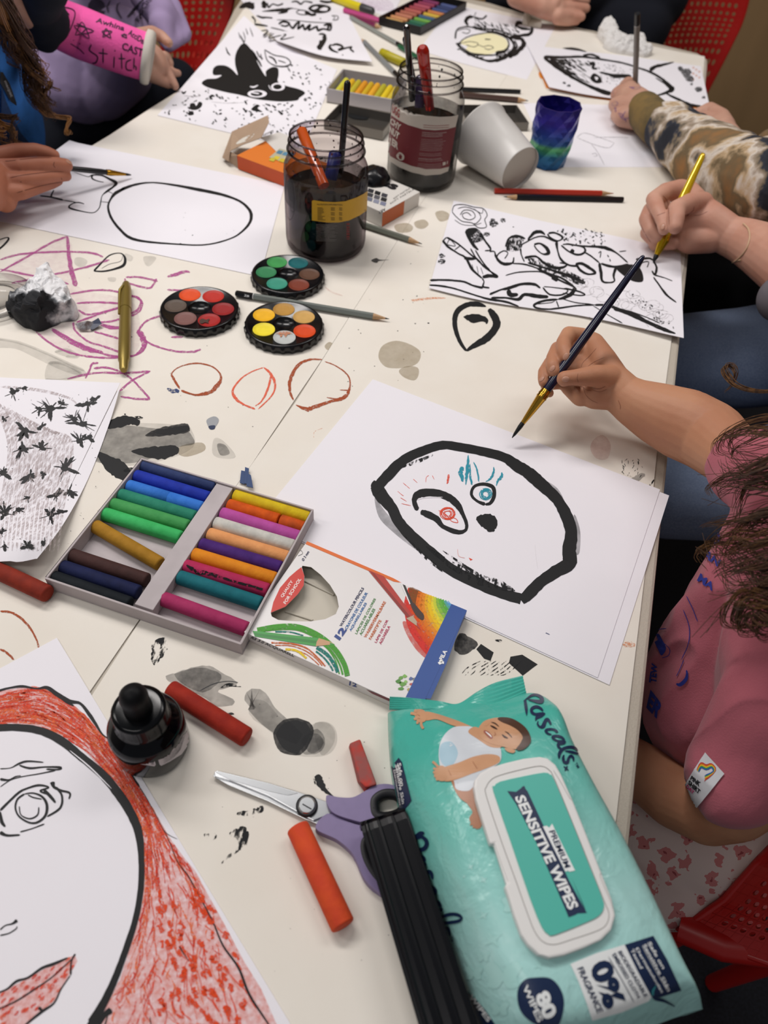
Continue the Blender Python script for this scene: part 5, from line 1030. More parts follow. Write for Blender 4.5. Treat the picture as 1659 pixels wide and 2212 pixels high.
mb = MB(); S = Quad3(A_ + Vector((0, 0, .0035)), (0, -.35, 1)); text(mb, S, 'ARTIST SKETCHING', [(650, 662), (724, 672), (724.6, 668), (650.6, 658)], mat('dark_print', '3c403e', .5), .01, off=.02); part(mb, 'stamped_lettering', P1); mb = MB(); text(mb, S, '2B', [(527, 640), (538, 642), (539, 637), (528, 635)], mat('pale_print', 'a8a8a8', .5), .01, off=.02); part(mb, 'grade_mark', P1)
GM = thing('marker_pen', 'gold metallic capped marker pen lying left of the red watercolour palette', 'marker', T(271, 705, .12)); M_gold = mat('gold_barrel', '8d7a3c', .35, metal=.55); zc = (LZ + .006 - TZ) * 100
A_, B_ = T(273, 612, zc), T(267, 800, zc)
mb = MB(); mb.rod(A_.lerp(B_, .32), B_, [(0, .0058), (.6, .0060), (.85, .0056), (.88, .0046), (.97, .0042), (1, .003)], M_gold, n=24); part(mb, 'barrel', GM)
mb = MB(); mb.rod(A_, A_.lerp(B_, .33), [(0, .0034), (.06, .0044), (.3, .0056), (1, .0062)], M_gold, n=24); cp = part(mb, 'cap', GM)
mb = MB(); c0 = T(258, 636, 1.0); c1 = T(257, 678, 1.0); mb.tube([T(266, 616, 1.3), T(259, 626, 1.2), c0, c1], [.0012, .0016, .0016, .0012], M_gold, n=8); part(mb, 'clip', cp)
z = Z(200, 1420, 2.37)
SC = thing('scissors', 'steel scissors with lavender plastic handles lying above the orange-red pastel', 'scissors', T(640, 1750, .1))
M_st = mat('blade_steel', 'c4c6c8', .22, metal=.95); M_st2 = mat('blade_bevel', '8e9092', .35, metal=.9); M_lav = mat('lavender_plastic', '7f7199', .4, noise_amt=.05, nscale=200); M_grip = mat('grip_black', '15151a', .5)
def pr(pts, h, th, m_, name, par=SC, smooth=0, top=None, bev=.0006):
    P_ = catmull(pts, smooth, True) if smooth else pts
    mb = MB(); mb.prism([T(x, y, h) for x, y in P_], (0, 0, th), m_, top=top); return part(mb, name, par, bevel=bev)
pr(z((618, 612), (622, 598), (900, 672), (1060, 735), (1180, 800), (1205, 830), (1150, 856), (1090, 832), (900, 740), (700, 660)), .32, .0012, M_st, 'blade', bev=.0003)
pr(z((624, 590), (640, 583), (900, 645), (1060, 694), (1200, 742), (1222, 800), (1130, 838), (1060, 800), (900, 712), (700, 632), (626, 612)), .46, .0014, M_st, 'blade', bev=.0003)
pr(z((630, 588), (640, 584), (900, 646), (1052, 695), (1000, 706), (900, 685), (700, 625)), .605, .0002, M_st2, 'blade_bevel', bev=0)
mb = MB(); c = T(*z((1097, 762))[0], .62); mb.rod(c, c + Vector((0, 0, .0018)), [(0, .0068), (.7, .0068), (1, .0060)], M_grip, n=32); part(mb, 'pivot_ring', SC)
mb = MB(); mb.rod(c + Vector((0, 0, .0008)), c + Vector((0, 0, .0026)), [(0, .0053), (.8, .0053), (1, .0046)], M_st, n=32)
sl2 = [T(*p, .905) for p in z((1076, 748), (1122, 774), (1120, 779), (1074, 753))]; mb.add(sl2, [(0, 1, 2, 3)], M_grip); part(mb, 'pivot_screw', SC)
def ring(name, outer, inner, h, th):
    o_ = catmull(outer, 5, True); i_ = catmull(inner, 5, True)
    mb = MB()
    Po = [T(x, y, h) for x, y in o_]; Pi = [T(x, y, h) for x, y in i_]
    tr = [tuple(t) for t in tessellate_polygon([[Vector((x, y, 0)) for x, y in o_], [Vector((x, y, 0)) for x, y in i_]])]
    e_ = Vector((0, 0, th)); mb.add(Po + Pi, tr, M_lav); mb.add([p + e_ for p in Po + Pi], tr, M_lav)
    k = len(Po); mb.add(Po + [p + e_ for p in Po], [(i, (i + 1) % k, k + (i + 1) % k, k + i) for i in range(k)], M_lav, True)
    hd = part(mb, name, SC, bevel=.0012)
    mb = MB(); mb.tube(Pi_ := [T(x, y, h) + e_ * .5 for x, y in i_ + [i_[0], i_[1]]], th * .62, M_grip, n=8); part(mb, 'grip_lining', hd)
ring('handle', z((1196, 728), (1260, 735), (1330, 735), (1390, 705), (1450, 672), (1530, 672), (1610, 720), (1640, 790), (1590, 850), (1500, 872), (1420, 868), (1330, 850), (1225, 808)), z((1435, 790), (1440, 740), (1490, 708), (1560, 715), (1600, 770), (1570, 815), (1500, 835), (1450, 825)), .35, .0065)
ring('handle', z((1200, 818), (1270, 842), (1350, 872), (1440, 890), (1500, 930), (1540, 1010), (1580, 1120), (1580, 1210), (1520, 1245), (1450, 1210), (1390, 1150), (1350, 1060), (1320, 1010), (1250, 950), (1142, 892)), z((1385, 985), (1400, 945), (1450, 950), (1500, 1020), (1540, 1110), (1550, 1180), (1500, 1180), (1440, 1120), (1400, 1050)), .12, .0065)
M_case = mat('case_black', '04050a', .28, spec=.28)
d_ = (T(1002, 2165, 3.0) - T(865, 1750, 3.0)).normalized(); o1 = T(801, 1768, 3.0); o2 = T(865, 1749, 3.0)
n_w = Vector((d_.y, -d_.x, 0)); wd = (o2 - o1).dot(n_w); LN_ = .215
case = thing('pencil_case', 'long black ribbed plastic case wedged against the wipes pack, over the scissors handles', 'case', Vector((o1.x, o1.y, TZ + .01)))
def cpnt(u, v, h): p = o1 + d_ * u + n_w * v; p.z = TZ + h / 100; return p
prof = []
R__ = .35
pf = [(0.0, 1.15), (.0, 2.6), (.10, 2.88), (.30, 3.0)]
nr_ = 3; w_cm = wd * 100; 
x0 = .42; step = (w_cm - .84) / nr_
for i in range(nr_):
    a = x0 + i * step
    pf += [(a, 3.0), (a + .08, 2.78), (a + .18, 2.70), (a + .28, 2.78), (a + step * .5, 3.02), (a + step * .78, 3.02)]
pf += [(w_cm - .35, 3.0), (w_cm - .10, 2.88), (w_cm, 2.6), (w_cm, 1.15)]
rings = []
for u, k in ((0.0, .90), (.002, .97), (.006, 1.0), (LN_ * .5, 1), (LN_ - .006, 1), (LN_, .95)):
    rings.append([cpnt(u, (x - w_cm / 2) * (1 if .002 < u < LN_ - .001 else .97) / 100 + wd / 2, 1.15 + (h - 1.15) * k) for x, h in pf])
mb = MB(); mb.loft(rings, M_case, cap=True, smooth=False)
part(mb, 'lid', case, bevel=.0006)
mb = MB(); mb.box(cpnt(.002, .0015, .95), d_ * (LN_ - .004), n_w * (wd - .003), zz * .0022, M_case); part(mb, 'base', case, bevel=.0008)
mb = MB(); mb.box(cpnt(-.0016, .006, 1.6), d_ * .003, n_w * (wd - .012), zz * .009, M_case); part(mb, 'end_clip', case, bevel=.0005)
G = [[(838, 1540, .5), (850, 1535, 2.0), (915, 1535, 3.0), (985, 1526, 3.2), (1070, 1524, 3.4), (1136, 1499, 3.4), (1165, 1502, 2.6), None],
     [(840, 1610, .3), (850, 1590, 2.8), (925, 1580, 4.4), (1010, 1570, 4.9), (1100, 1555, 5.2), (1168, 1525, 5.2), (1205, 1530, 4.6), None],
     [(848, 1690, .3), (856, 1660, 3.0), (930, 1660, 5.0), (1015, 1645, 5.7), (1110, 1630, 5.9), (1190, 1605, 5.8), (1236, 1600, 4.8), None],
     [(872, 1790, .2), (886, 1760, 3.0), (960, 1755, 5.4), (1050, 1740, 6.1), (1150, 1725, 6.25), (1230, 1700, 6.1), (1282, 1690, 5.0), None],
     [(912, 1900, .2), (928, 1872, 3.1), (1000, 1865, 5.6), (1085, 1850, 6.2), (1200, 1830, 6.3), (1290, 1805, 6.1), (1342, 1800, 5.0), None],
     [(960, 2040, .2), (984, 2005, 3.3), (1055, 1995, 5.8), (1150, 1975, 6.25), (1270, 1955, 6.3), (1360, 1935, 6.1), (1412, 1940, 4.9), None],
     [(1016, 2190, .2), (1040, 2150, 3.3), (1120, 2140, 5.7), (1220, 2115, 6.1), (1340, 2080, 6.1), (1430, 2060, 5.8), (1472, 2070, 4.8), None],
     [(1042, 2280, .2), (1080, 2240, 3.0), (1160, 2225, 5.0), (1270, 2200, 5.3), (1380, 2160, 5.2), (1465, 2130, 4.8), (1508, 2140, 4.2), None],
     [(1062, 2340, .2), (1100, 2300, 1.8), (1180, 2285, 2.6), (1290, 2255, 2.8), (1400, 2220, 2.8), (1480, 2190, 2.6), (1518, 2180, 2.4), None]]
Gw = []
for r in G:
    row_ = [T(*q) for q in r[:-1]]
    e_ = Vector((row_[-1].x, row_[-1].y, TZ + .004)) - (row_[-1] - row_[-2]).normalized() * .002; e_.z = TZ + .004; row_.append(e_); Gw.append(row_)
def spl(P_, n):
    return [Vector(q) for q in catmull([tuple(p) for p in P_], n)]
rows_ = [spl(r, 9) for r in Gw]; cols = [spl([r[i] for r in rows_], 9) for i in range(len(rows_[0]))]
NU, NV = len(cols), len(cols[0]); vs_ = []
rnd = random.Random(4)
for j in range(NV):
    for i in range(NU):
        p = cols[i][j].copy(); u, v = i / (NU - 1), j / (NV - 1)
        edge_ = min(1, 4 * u) * min(1, 5 * (1 - u)); q = p * 22
        far_ = max(0, 1 - v * 2.6); flat = 1 if (.30 < v < .85 and .33 < u < .88) else 0
        amp = (.0014 + .0065 * far_ * (1.2 - u) + .0020 * max(0, .35 - u)) * edge_ * (0.05 if flat else 1)
        p.z += amp * (noise.noise(q) + .6 * noise.noise(q * 2.3 + Vector((3, 1, 0)))) + amp * .6 * -abs(noise.noise(q * 1.4 + Vector((9, 9, 9)))) 
        p.z = max(p.z, TZ + .0022); vs_.append(p)
fs_ = [(j * NU + i, (j + 1) * NU + i, (j + 1) * NU + i + 1, j * NU + i + 1) for j in range(NV - 1) for i in range(NU - 1)]
S = Surf(vs_, fs_)
far_c, near_c = T(985, 1526, 4), T(1290, 2255, 4)
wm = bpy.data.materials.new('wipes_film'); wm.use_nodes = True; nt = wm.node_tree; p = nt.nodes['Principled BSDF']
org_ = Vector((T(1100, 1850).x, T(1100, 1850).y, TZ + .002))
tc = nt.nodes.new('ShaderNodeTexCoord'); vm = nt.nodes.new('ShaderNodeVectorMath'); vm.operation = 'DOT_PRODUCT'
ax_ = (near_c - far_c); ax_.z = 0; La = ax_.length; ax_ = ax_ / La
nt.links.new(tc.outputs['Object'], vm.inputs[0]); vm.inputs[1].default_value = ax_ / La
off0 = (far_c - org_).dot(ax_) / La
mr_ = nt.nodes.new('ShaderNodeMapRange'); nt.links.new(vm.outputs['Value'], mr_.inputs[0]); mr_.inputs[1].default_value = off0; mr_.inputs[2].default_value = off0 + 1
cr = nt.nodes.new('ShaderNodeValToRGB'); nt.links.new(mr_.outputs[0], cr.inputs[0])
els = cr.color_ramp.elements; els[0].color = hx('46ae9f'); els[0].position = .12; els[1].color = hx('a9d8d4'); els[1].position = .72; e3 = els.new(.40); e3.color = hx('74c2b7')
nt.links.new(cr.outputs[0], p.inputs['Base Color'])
for sc_, st_ in ((38, .35), (120, .12)):
    nn = nt.nodes.new('ShaderNodeTexNoise'); nn.inputs['Scale'].default_value = sc_; nn.inputs['Detail'].default_value = 3; nn.inputs['Distortion'].default_value = 1.2; nt.links.new(tc.outputs['Object'], nn.inputs['Vector'])
    bb = nt.nodes.new('ShaderNodeBump'); bb.inputs['Strength'].default_value = st_; bb.inputs['Distance'].default_value = .004; nt.links.new(nn.outputs['Fac'], bb.inputs['Height'])
    if p.inputs['Normal'].is_linked: nt.links.new(p.inputs['Normal'].links[0].from_socket, bb.inputs['Normal'])
    nt.links.new(bb.outputs[0], p.inputs['Normal']); p.inputs['Roughness'].default_value = .26; p.inputs['Specular IOR Level'].default_value = .5
WP = thing('wipes_pack', 'puffy teal plastic pack of baby wipes with white flip lid, nearest at lower right', 'wipes', org_)
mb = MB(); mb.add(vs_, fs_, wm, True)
bd = [i for i in range(NU)] + [j * NU + NU - 1 for j in range(1, NV)] + [(NV - 1) * NU + i for i in range(NU - 2, -1, -1)] + [j * NU for j in range(NV - 2, 0, -1)]
bot = [Vector((vs_[i].x, vs_[i].y, TZ + .0015)) for i in bd]; k = len(bd)
mb.add([vs_[i] for i in bd] + bot, [(i, k + i, k + (i + 1) % k, (i + 1) % k) for i in range(k)], wm, False)
mb.add(bot, [tuple(t) for t in tessellate_polygon([[Vector((p.x, p.y, 0)) for p in bot]])], wm)
navy = mat('print_navy', '16284a', .35); wht = mat('print_white', 'e9ecec', .4); ltp = mat('print_pale_mint', 'b9dfdb', .35); ltp2 = mat('print_pale_mint2', 'a9d8d3', .3)
z = Z(780, 1440, 2.866)
OF = .025
for i, (x, y, r) in enumerate([(760, 1540, 34), (820, 1690, 62), (1100, 1850, 34), (760, 1320, 26), (680, 1240, 24), (1430, 1700, 30), (1580, 1640, 26), (900, 1330, 14), (640, 1300, 14)]):
    k4 = [(x + r * (1 if j % 2 else .32) * math.cos(j * math.pi / 4 + .2), y + r * (1 if j % 2 else .32) * math.sin(j * math.pi / 4 + .2)) for j in range(8)]
    cfill(mb, S, z(*k4), ltp2, OF, smooth=0)
for x, y, r in [(880, 1920, 120), (700, 1900, 60), (1390, 1890, 90), (940, 1480, 70), (1580, 1500, 30), (760, 1800, 40), (1330, 2150, 80), (860, 2120, 60)]:
    for s_ in (-1, 1):
        cfill(mb, S, z((x, y - r * .2), (x + s_ * r * .5, y - r * .8), (x + s_ * r, y - r * .5), (x + s_ * r * .7, y), (x + s_ * r * .8, y + r * .5), (x + s_ * r * .3, y + r * .6), (x, y + r * .2)), ltp2, OF, smooth=2)
def cst(pts, w_, m_=navy, off=.05, n=5, jit=0): stroke(mb, S, z(*[q if len(q) > 2 else q + (w_ * 2.866,) for q in pts]), w_, m_, off=off, n=n, jit=jit)
zA = Z(1110, 1480, 10.37)
for p_ in [[(250, 340, 50), (268, 450, 68), (285, 580, 60), (288, 700, 10)], [(215, 375, 10), (290, 320, 30), (390, 250, 50), (480, 232, 56), (570, 260, 66), (630, 320, 80), (620, 380, 90), (540, 385, 80), (420, 360, 50), (320, 335, 30)],
           [(650, 590, 40), (590, 530, 56), (500, 500, 66), (410, 540, 66), (405, 620, 66), (480, 665, 60), (580, 655, 60), (680, 645, 56)], [(700, 640, 40), (600, 690, 90), (520, 730, 80), (482, 810, 12)],
           [(545, 805, 10), (530, 880, 40), (580, 945, 50), (650, 930, 90), (690, 840, 80), (730, 780, 76), (780, 800, 64), (830, 900, 40)],
           [(960, 1075, 60), (945, 1035, 60), (870, 1000, 52), (770, 1000, 56), (710, 1030, 60), (750, 1090, 50), (840, 1120, 30)], [(1130, 1260, 40), (1080, 1190, 56), (980, 1150, 60), (870, 1160, 56), (880, 1210, 50), (980, 1260, 50), (1100, 1270, 60), (1150, 1300, 56)],
           [(1150, 1300, 50), (1050, 1310, 80), (990, 1330, 70), (1000, 1400, 60), (1060, 1440, 40)], [(1420, 1490, 16), (1360, 1420, 56), (1260, 1395, 66), (1130, 1420, 66), (1050, 1480, 76), (1010, 1560, 70), (1000, 1650, 30)], [(1130, 1485, 16), (1230, 1495, 50), (1340, 1520, 50), (1435, 1545, 30)],
           [(1115, 1565, 30), (1095, 1640, 60), (1120, 1730, 66), (1190, 1740, 76), (1220, 1640, 60), (1270, 1590, 60), (1320, 1640, 50), (1330, 1720, 24)], [(1105, 1825, 26), (1160, 1870, 30), (1222, 1922, 16)], [(1195, 1820, 30), (1165, 1870, 44), (1140, 1930, 40)]]:
    stroke(mb, S, zA(*p_), 5, navy, off=.05, n=4)
ctextline(mb, S, 'TM', *z((1318, 602), (1336, 632)), 6, navy, .01, side=1)
zB = Z(860, 1760, 7.375)
for p_ in [[(430, 290, 30), (370, 300, 80), (290, 360, 70), (240, 450, 60), (250, 560, 30)], [(300, 380, 40), (380, 350, 50), (450, 400, 60), (465, 470, 64), (420, 540, 70), (340, 550, 60), (270, 500, 40)], [(440, 740, 30), (410, 680, 60), (360, 665, 56), (335, 700, 30), (340, 770, 30)], [(460, 770, 36), (420, 800, 70), (385, 820, 60), (398, 880, 44), (400, 910, 10)],
           [(560, 1025, 26), (545, 940, 50), (500, 900, 60), (470, 960, 44), (465, 1120, 30)], [(600, 1270, 44), (600, 1200, 60), (540, 1145, 60), (500, 1170, 44), (510, 1230, 20)], [(700, 1470, 30), (660, 1400, 54), (590, 1365, 50), (560, 1400, 30), (600, 1490, 30)], [(715, 1480, 40), (690, 1510, 60), (620, 1520, 60), (620, 1590, 30)],
           [(660, 1720, 40), (690, 1650, 50), (770, 1600, 56), (880, 1580, 56), (980, 1600, 54), (1020, 1645, 40), (970, 1690, 54), (860, 1710, 56), (740, 1720, 50), (680, 1710, 40)], [(840, 1930, 24), (820, 1830, 44), (785, 1800, 50), (760, 1860, 40), (755, 2000, 30)]]:
    stroke(mb, S, zB(*p_), 5, navy, off=.05, n=4)
ctextline(mb, S, 'TM', *z((556, 1668), (562, 1702)), 6, navy, .01)
cfill(mb, S, z((190, 620), (235, 565), (255, 590), (315, 830), (270, 890), (240, 880)), navy, .04, smooth=0)
for tx, a, b, hh in (('Safe on', (228, 600), (250, 740), 8), ('Sensitive Skin', (214, 610), (258, 850), 7), ('Dermatologist', (202, 640), (240, 860), 5)): ctextline(mb, S, tx, *z(a, b), hh, wht, .02, off=.06, side=1)
cst([(238, 878, 4), (262, 900, 12), (285, 925, 4)], 3)
cfill(mb, S, z((1080, 1925), (1170, 1930), (1230, 1990), (1255, 2080), (1230, 2200), (1180, 2240), (1060, 2200), (985, 2120), (970, 2010), (1010, 1940)), navy, .04)
ctext(mb, S, '80', z((1072, 2040), (1132, 2190), (1218, 2145), (1150, 1990)), wht, .05, off=.07)
ctext(mb, S, 'WIPES', z((1000, 1985), (1095, 2200), (1128, 2180), (1030, 1965)), wht, .02, off=.07)
cfill(mb, S, z((655, 2010), (700, 2050), (760, 2110), (830, 2212), (840, 2260), (700, 2200), (650, 2050)), navy, .04)
ctext(mb, S, 'WIPES', z((670, 2040), (790, 2200), (812, 2180), (695, 2020)), wht, .03, off=.07)
z2 = Z(1100, 1700, 2.9678)
cfill(mb, S, z2((390, 1135), (560, 1065), (740, 1010), (800, 1120), (910, 1340), (890, 1370), (720, 1440), (530, 1495), (500, 1400), (440, 1240)), wht, .04, smooth=0)
ctext(mb, S, '0%', z2((505, 1150), (610, 1430), (745, 1370), (640, 1090)), navy, .05, off=.07)
ctext(mb, S, 'FRAGRANCE', z2((432, 1165), (560, 1445), (600, 1430), (470, 1150)), navy, .02, off=.07)
ctext(mb, S, 'EMBOSSED CLOTH', z2((655, 1078), (815, 1350), (835, 1340), (678, 1062)), navy, .015, off=.07)
ctext(mb, S, 'BIODEGRADABLE', z2((692, 1058), (862, 1345), (885, 1335), (716, 1048)), navy, .015, off=.07)
stroke(mb, S, z2((632, 1088), (715, 1230), (795, 1375)), 1.4, navy, off=.07)
cfill(mb, S, z2((738, 1012), (920, 955), (1010, 1110), (1100, 1300), (960, 1345), (905, 1335), (820, 1180)), navy, .05, smooth=0)
for tx, a, b, c, d in (('Safe on', (880, 1000), (975, 1165), (998, 1158), (902, 990)), ('Sensitive Skin', (850, 1015), (1010, 1305), (1032, 1295), (872, 1005)), ('Dermatologist', (800, 1040), (965, 1320), (985, 1308), (822, 1028)), ('Tested', (772, 1045), (835, 1165), (855, 1158), (792, 1036))):
    ctext(mb, S, tx, z2(a, b, c, d), wht, .02, off=.07)
stroke(mb, S, z2((845, 1018), (930, 1170), (1012, 1310)), .8, wht, off=.07)
cst([], 1) if 0 else stroke(mb, S, z2((912, 1300, 14), (925, 1345, 22), (990, 1365, 16), (1058, 1400, 5)), 5, navy, off=.08); stroke(mb, S, z2((935, 1265, 5), (915, 1300, 14), (912, 1330, 14)), 4, mat('print_tealtick', '2f7f86', .4), off=.085)
sk = mat('print_skin', 'c79672', .35, noise_amt=.12, nscale=50); sk2 = mat('print_skin_deep', 'a87150', .35); hr = mat('print_hair', '4a3226', .35); bs = mat('print_bodysuit', 'cdd3da', .35, noise_amt=.1, nscale=25); lipc = mat('print_lip', '9c5a4c', .35); dk = mat('print_dark', '3a2620', .4); bsb = mat('print_bodysuit_blue', '9fbfcf', .35)
cfill(mb, S, z((395, 285), (450, 290), (560, 325), (640, 355), (700, 385), (640, 385), (560, 365), (470, 330), (400, 335)), sk, .045)
cfill(mb, S, z((330, 275), (370, 268), (400, 285), (408, 320), (392, 345), (355, 345), (335, 310)), sk, .05)
for p_ in [[(345, 285), (320, 265), (295, 255)], [(345, 300), (325, 295), (308, 292)], [(350, 320), (338, 325), (330, 330)], [(360, 335), (352, 345), (352, 358)], [(375, 340), (375, 365), (388, 388)]]: cst(p_, 5.5, sk, .055); 
for p_ in [[(350, 300), (365, 310)], [(352, 322), (368, 325)]]: cst(p_, .8, sk2, .06)
cfill(mb, S, z((560, 700), (640, 720), (720, 740), (745, 800), (720, 870), (660, 850), (600, 800)), sk2, .045)
cfill(mb, S, z((655, 840), (740, 860), (745, 985), (715, 1005), (690, 985), (670, 940), (690, 900)), sk2, .047)
for p_ in [[(715, 1000), (712, 1006)], [(700, 985), (694, 1000)], [(685, 970), (678, 985)]]: cst(p_, 4, sk2, .05)
cfill(mb, S, z((570, 380), (640, 372), (700, 380), (760, 420), (850, 490), (868, 540), (855, 600), (760, 660), (700, 740), (660, 772), (590, 760), (570, 700), (500, 640), (482, 560), (490, 480), (520, 420)), bs, .05)
cfill(mb, S, z((500, 480), (560, 470), (600, 540), (560, 620), (510, 610), (485, 550)), bsb, .055)
cfill(mb, S, z((690, 380), (730, 385), (800, 450), (870, 500), (800, 500), (720, 450), (665, 410)), sk, .06)
cfill(mb, S, z((855, 560), (850, 600), (760, 640), (690, 665), (600, 700), (540, 715), (500, 700), (490, 660), (520, 625), (600, 600), (700, 560), (790, 545)), sk, .065)
cfill(mb, S, z((475, 620), (520, 625), (530, 690), (510, 712), (470, 700), (455, 660)), sk, .07)
for p_ in [[(480, 625), (462, 605), (445, 592)], [(470, 640), (450, 632)], [(468, 660), (448, 655)], [(470, 680), (455, 680)], [(480, 698), (468, 705)]]: cst(p_, 5, sk, .075)
cst([(540, 640), (560, 680)], 1, sk2, .08); cst([(690, 590, 3), (720, 640, 4)], 1, sk2, .08)
cfill(mb, S, z((780, 335), (850, 322), (930, 335), (1000, 375), (1035, 420), (1045, 470), (1010, 510), (950, 515), (880, 500), (800, 480), (740, 445), (725, 400), (745, 360)), sk, .075)
cfill(mb, S, z((845, 330), (870, 320), (940, 330), (1010, 375), (1045, 430), (1045, 480), (1000, 520), (960, 515), (985, 480), (1000, 440), (970, 400), (920, 370), (870, 350)), hr, .085)
cfill(mb, S, z((1000, 380), (1040, 420), (1050, 470), (1010, 515), (965, 520), (990, 470), (1005, 430)), hr, .087)
cfill(mb, S, z((770, 345), (795, 333), (803, 345), (785, 370), (765, 372)), sk, .085); cfill(mb, S, z((890, 508), (930, 512), (955, 525), (940, 540), (905, 530)), sk, .085)
cst([(800, 372, 4), (820, 382, 12), (845, 395, 4)], 2, dk, .09); cst([(872, 425, 4), (890, 440, 12), (910, 448, 4)], 2, dk, .09); cst([(805, 352, 3), (830, 360, 8), (855, 380, 3)], 2, hr, .09); cst([(890, 405, 3), (915, 422, 8), (935, 445, 3)], 2, hr, .09)
cfill(mb, S, z((765, 400), (790, 410), (815, 440), (800, 452), (775, 430), (760, 412)), lipc, .09); cst([(770, 408, 3), (795, 428, 8), (808, 442, 3)], 2, wht, .095)
cst([(825, 410, 3), (832, 425, 7), (820, 432, 3)], 1.5, sk2, .09)
part(mb, 'film_body', WP, 'teal printed film with baby picture')
mb = MB()
topl = catmull([(842, 1504, 1.5), (890, 1507, 1.9), (950, 1514, 1.9), (988, 1520, 1.6), (1030, 1494, 2.4), (1070, 1474, 3.0), (1129, 1459, 3.4)], 8)
lowl = catmull([(841, 1532, 1.2), (890, 1532, 2.2), (950, 1530, 2.8), (988, 1528, 2.9), (1030, 1528, 3.2), (1075, 1524, 3.4), (1137, 1497, 3.5)], 8)
rg = []
for i in range(13):
    t = i / 12; rg.append([T(*(tuple(Vector(a).lerp(Vector(b), t)))) + Vector((0, 0, .0006 * math.sin(i * math.pi))) + Vector((0, 0, (.0005 if i % 2 else -.0003))) for a, b in zip(topl, lowl)])
mb.loft(rg, wm, cap=False, closed=False, smooth=False); mb.loft([[p - Vector((0, 0, .0008)) for p in r] for r in rg][::-1], wm, cap=False, closed=False, smooth=False)
part(mb, 'crimped_seal', WP)
M_lid = mat('lid_white', 'e3e2e0', .38, spec=.4); M_pan = mat('lid_teal', '50b5a6', .4)
Lh = 6.75
lido = z((700, 745), (705, 700), (740, 655), (800, 622), (900, 592), (1010, 566), (1100, 556), (1160, 568), (1205, 605), (1240, 665), (1310, 820), (1400, 1045), (1490, 1275), (1555, 1440), (1576, 1540), (1550, 1630), (1490, 1690), (1380, 1740), (1260, 1785), (1170, 1802), (1100, 1780), (1040, 1725), (995, 1660), (950, 1540), (920, 1440), (890, 1355), (912, 1335), (870, 1220), (828, 1095), (800, 1098), (750, 940), (712, 820))
tab_ = z((815, 1080), (868, 1083), (958, 1325), (900, 1345))
def pin_prism(pts, h, th, m_, name, par, bev=.0008, lab=None):
    mb = MB(); mb.prism([T(x, y, h) for x, y in pts], (0, 0, -th), m_); return part(mb, name, par, lab, bevel=bev)
lid = pin_prism(lido, Lh, .006, M_lid, 'flip_lid', WP, .0015, 'white rigid flip lid')
mb = MB(); SL = Plane(Lh)
ri = z((775, 800), (775, 745), (805, 700), (860, 672), (1000, 635), (1110, 615), (1165, 640), (1195, 690), (1270, 870), (1400, 1190), (1500, 1440), (1535, 1530), (1515, 1600), (1450, 1640), (1300, 1690), (1200, 1720), (1130, 1705), (1075, 1640), (1020, 1500), (960, 1330), (870, 1085))
stroke(mb, SL, ri, 1.3, mat('lid_groove', '8f8c88', .5), off=.02, closed=True, n=3)
for p_ in ([(1190, 640), (1240, 720), (1290, 810), (1312, 822)], [(1490, 1275), (1480, 1300), (1540, 1440), (1560, 1500)]): stroke(mb, SL, z(*p_), .9, mat('lid_groove2', 'b5b2ae', .5), off=.03)
part(mb, 'groove', lid)
pn = z((820, 770), (825, 740), (860, 712), (1000, 680), (1130, 656), (1170, 668), (1195, 700), (1300, 950), (1420, 1250), (1492, 1430), (1503, 1490), (1475, 1540), (1400, 1580), (1200, 1660), (1160, 1655), (1120, 1610), (1050, 1440), (920, 1060))
mb = MB(); mb.prism([T(x, y, Lh + .08) for x, y in catmull(pn, 2, True)], (0, 0, -.0008), M_pan)
SP = Plane(Lh + .08)
fill(mb, SP, z((905, 770), (960, 775), (1010, 737), (1025, 770), (1100, 930), (1200, 1160), (1300, 1390), (1398, 1525), (1350, 1520), (1330, 1535), (1285, 1552), (1270, 1515), (1200, 1350), (1080, 1080), (960, 850)), navy, .02, smooth=0)
fill(mb, SP, z((1395, 1525), (1300, 1300), (1380, 1480)), navy, .021, smooth=0)
fill(mb, SP, z((1000, 740), (1030, 770), (1290, 1330), (1398, 1525), (1300, 1530), (960, 790)), navy, .019, smooth=0)
text(mb, SP, 'SENSITIVE WIPES', z((948, 808), (1285, 1510), (1350, 1485), (1010, 790)), wht, .035, off=.04)
fill(mb, SP, z((1125, 990), (1150, 985), (1165, 998), (1183, 972), (1200, 1010), (1318, 1250), (1325, 1262), (1290, 1270), (1280, 1262), (1265, 1270)), wht, .03, smooth=0)
text(mb, SP, 'PREMIUM', z((1162, 1020), (1262, 1248), (1298, 1238), (1196, 1010)), navy, .02, off=.05)
part(mb, 'lid_panel', lid, 'teal panel with lettering')
mb = MB(); mb.prism([T(x, y, Lh - .12) for x, y in tab_], (0, 0, -.003), M_lid); stroke(mb, Plane(Lh - .12), z((870, 1115), (900, 1200), (940, 1305)), .8, mat('lid_groove', '8f8c88', .5), off=.02); part(mb, 'lid_tab', lid)
M_glass = glass_mat('jar_glass', 'f7f6f5', edge='8a8886')
M_glassp = glass_mat('jar_glass_stained', 'e9e2e4', edge='7d7278')
M_ink = mat('dark_rinse_water', '07080c', .08, spec=.5, coat=.3)
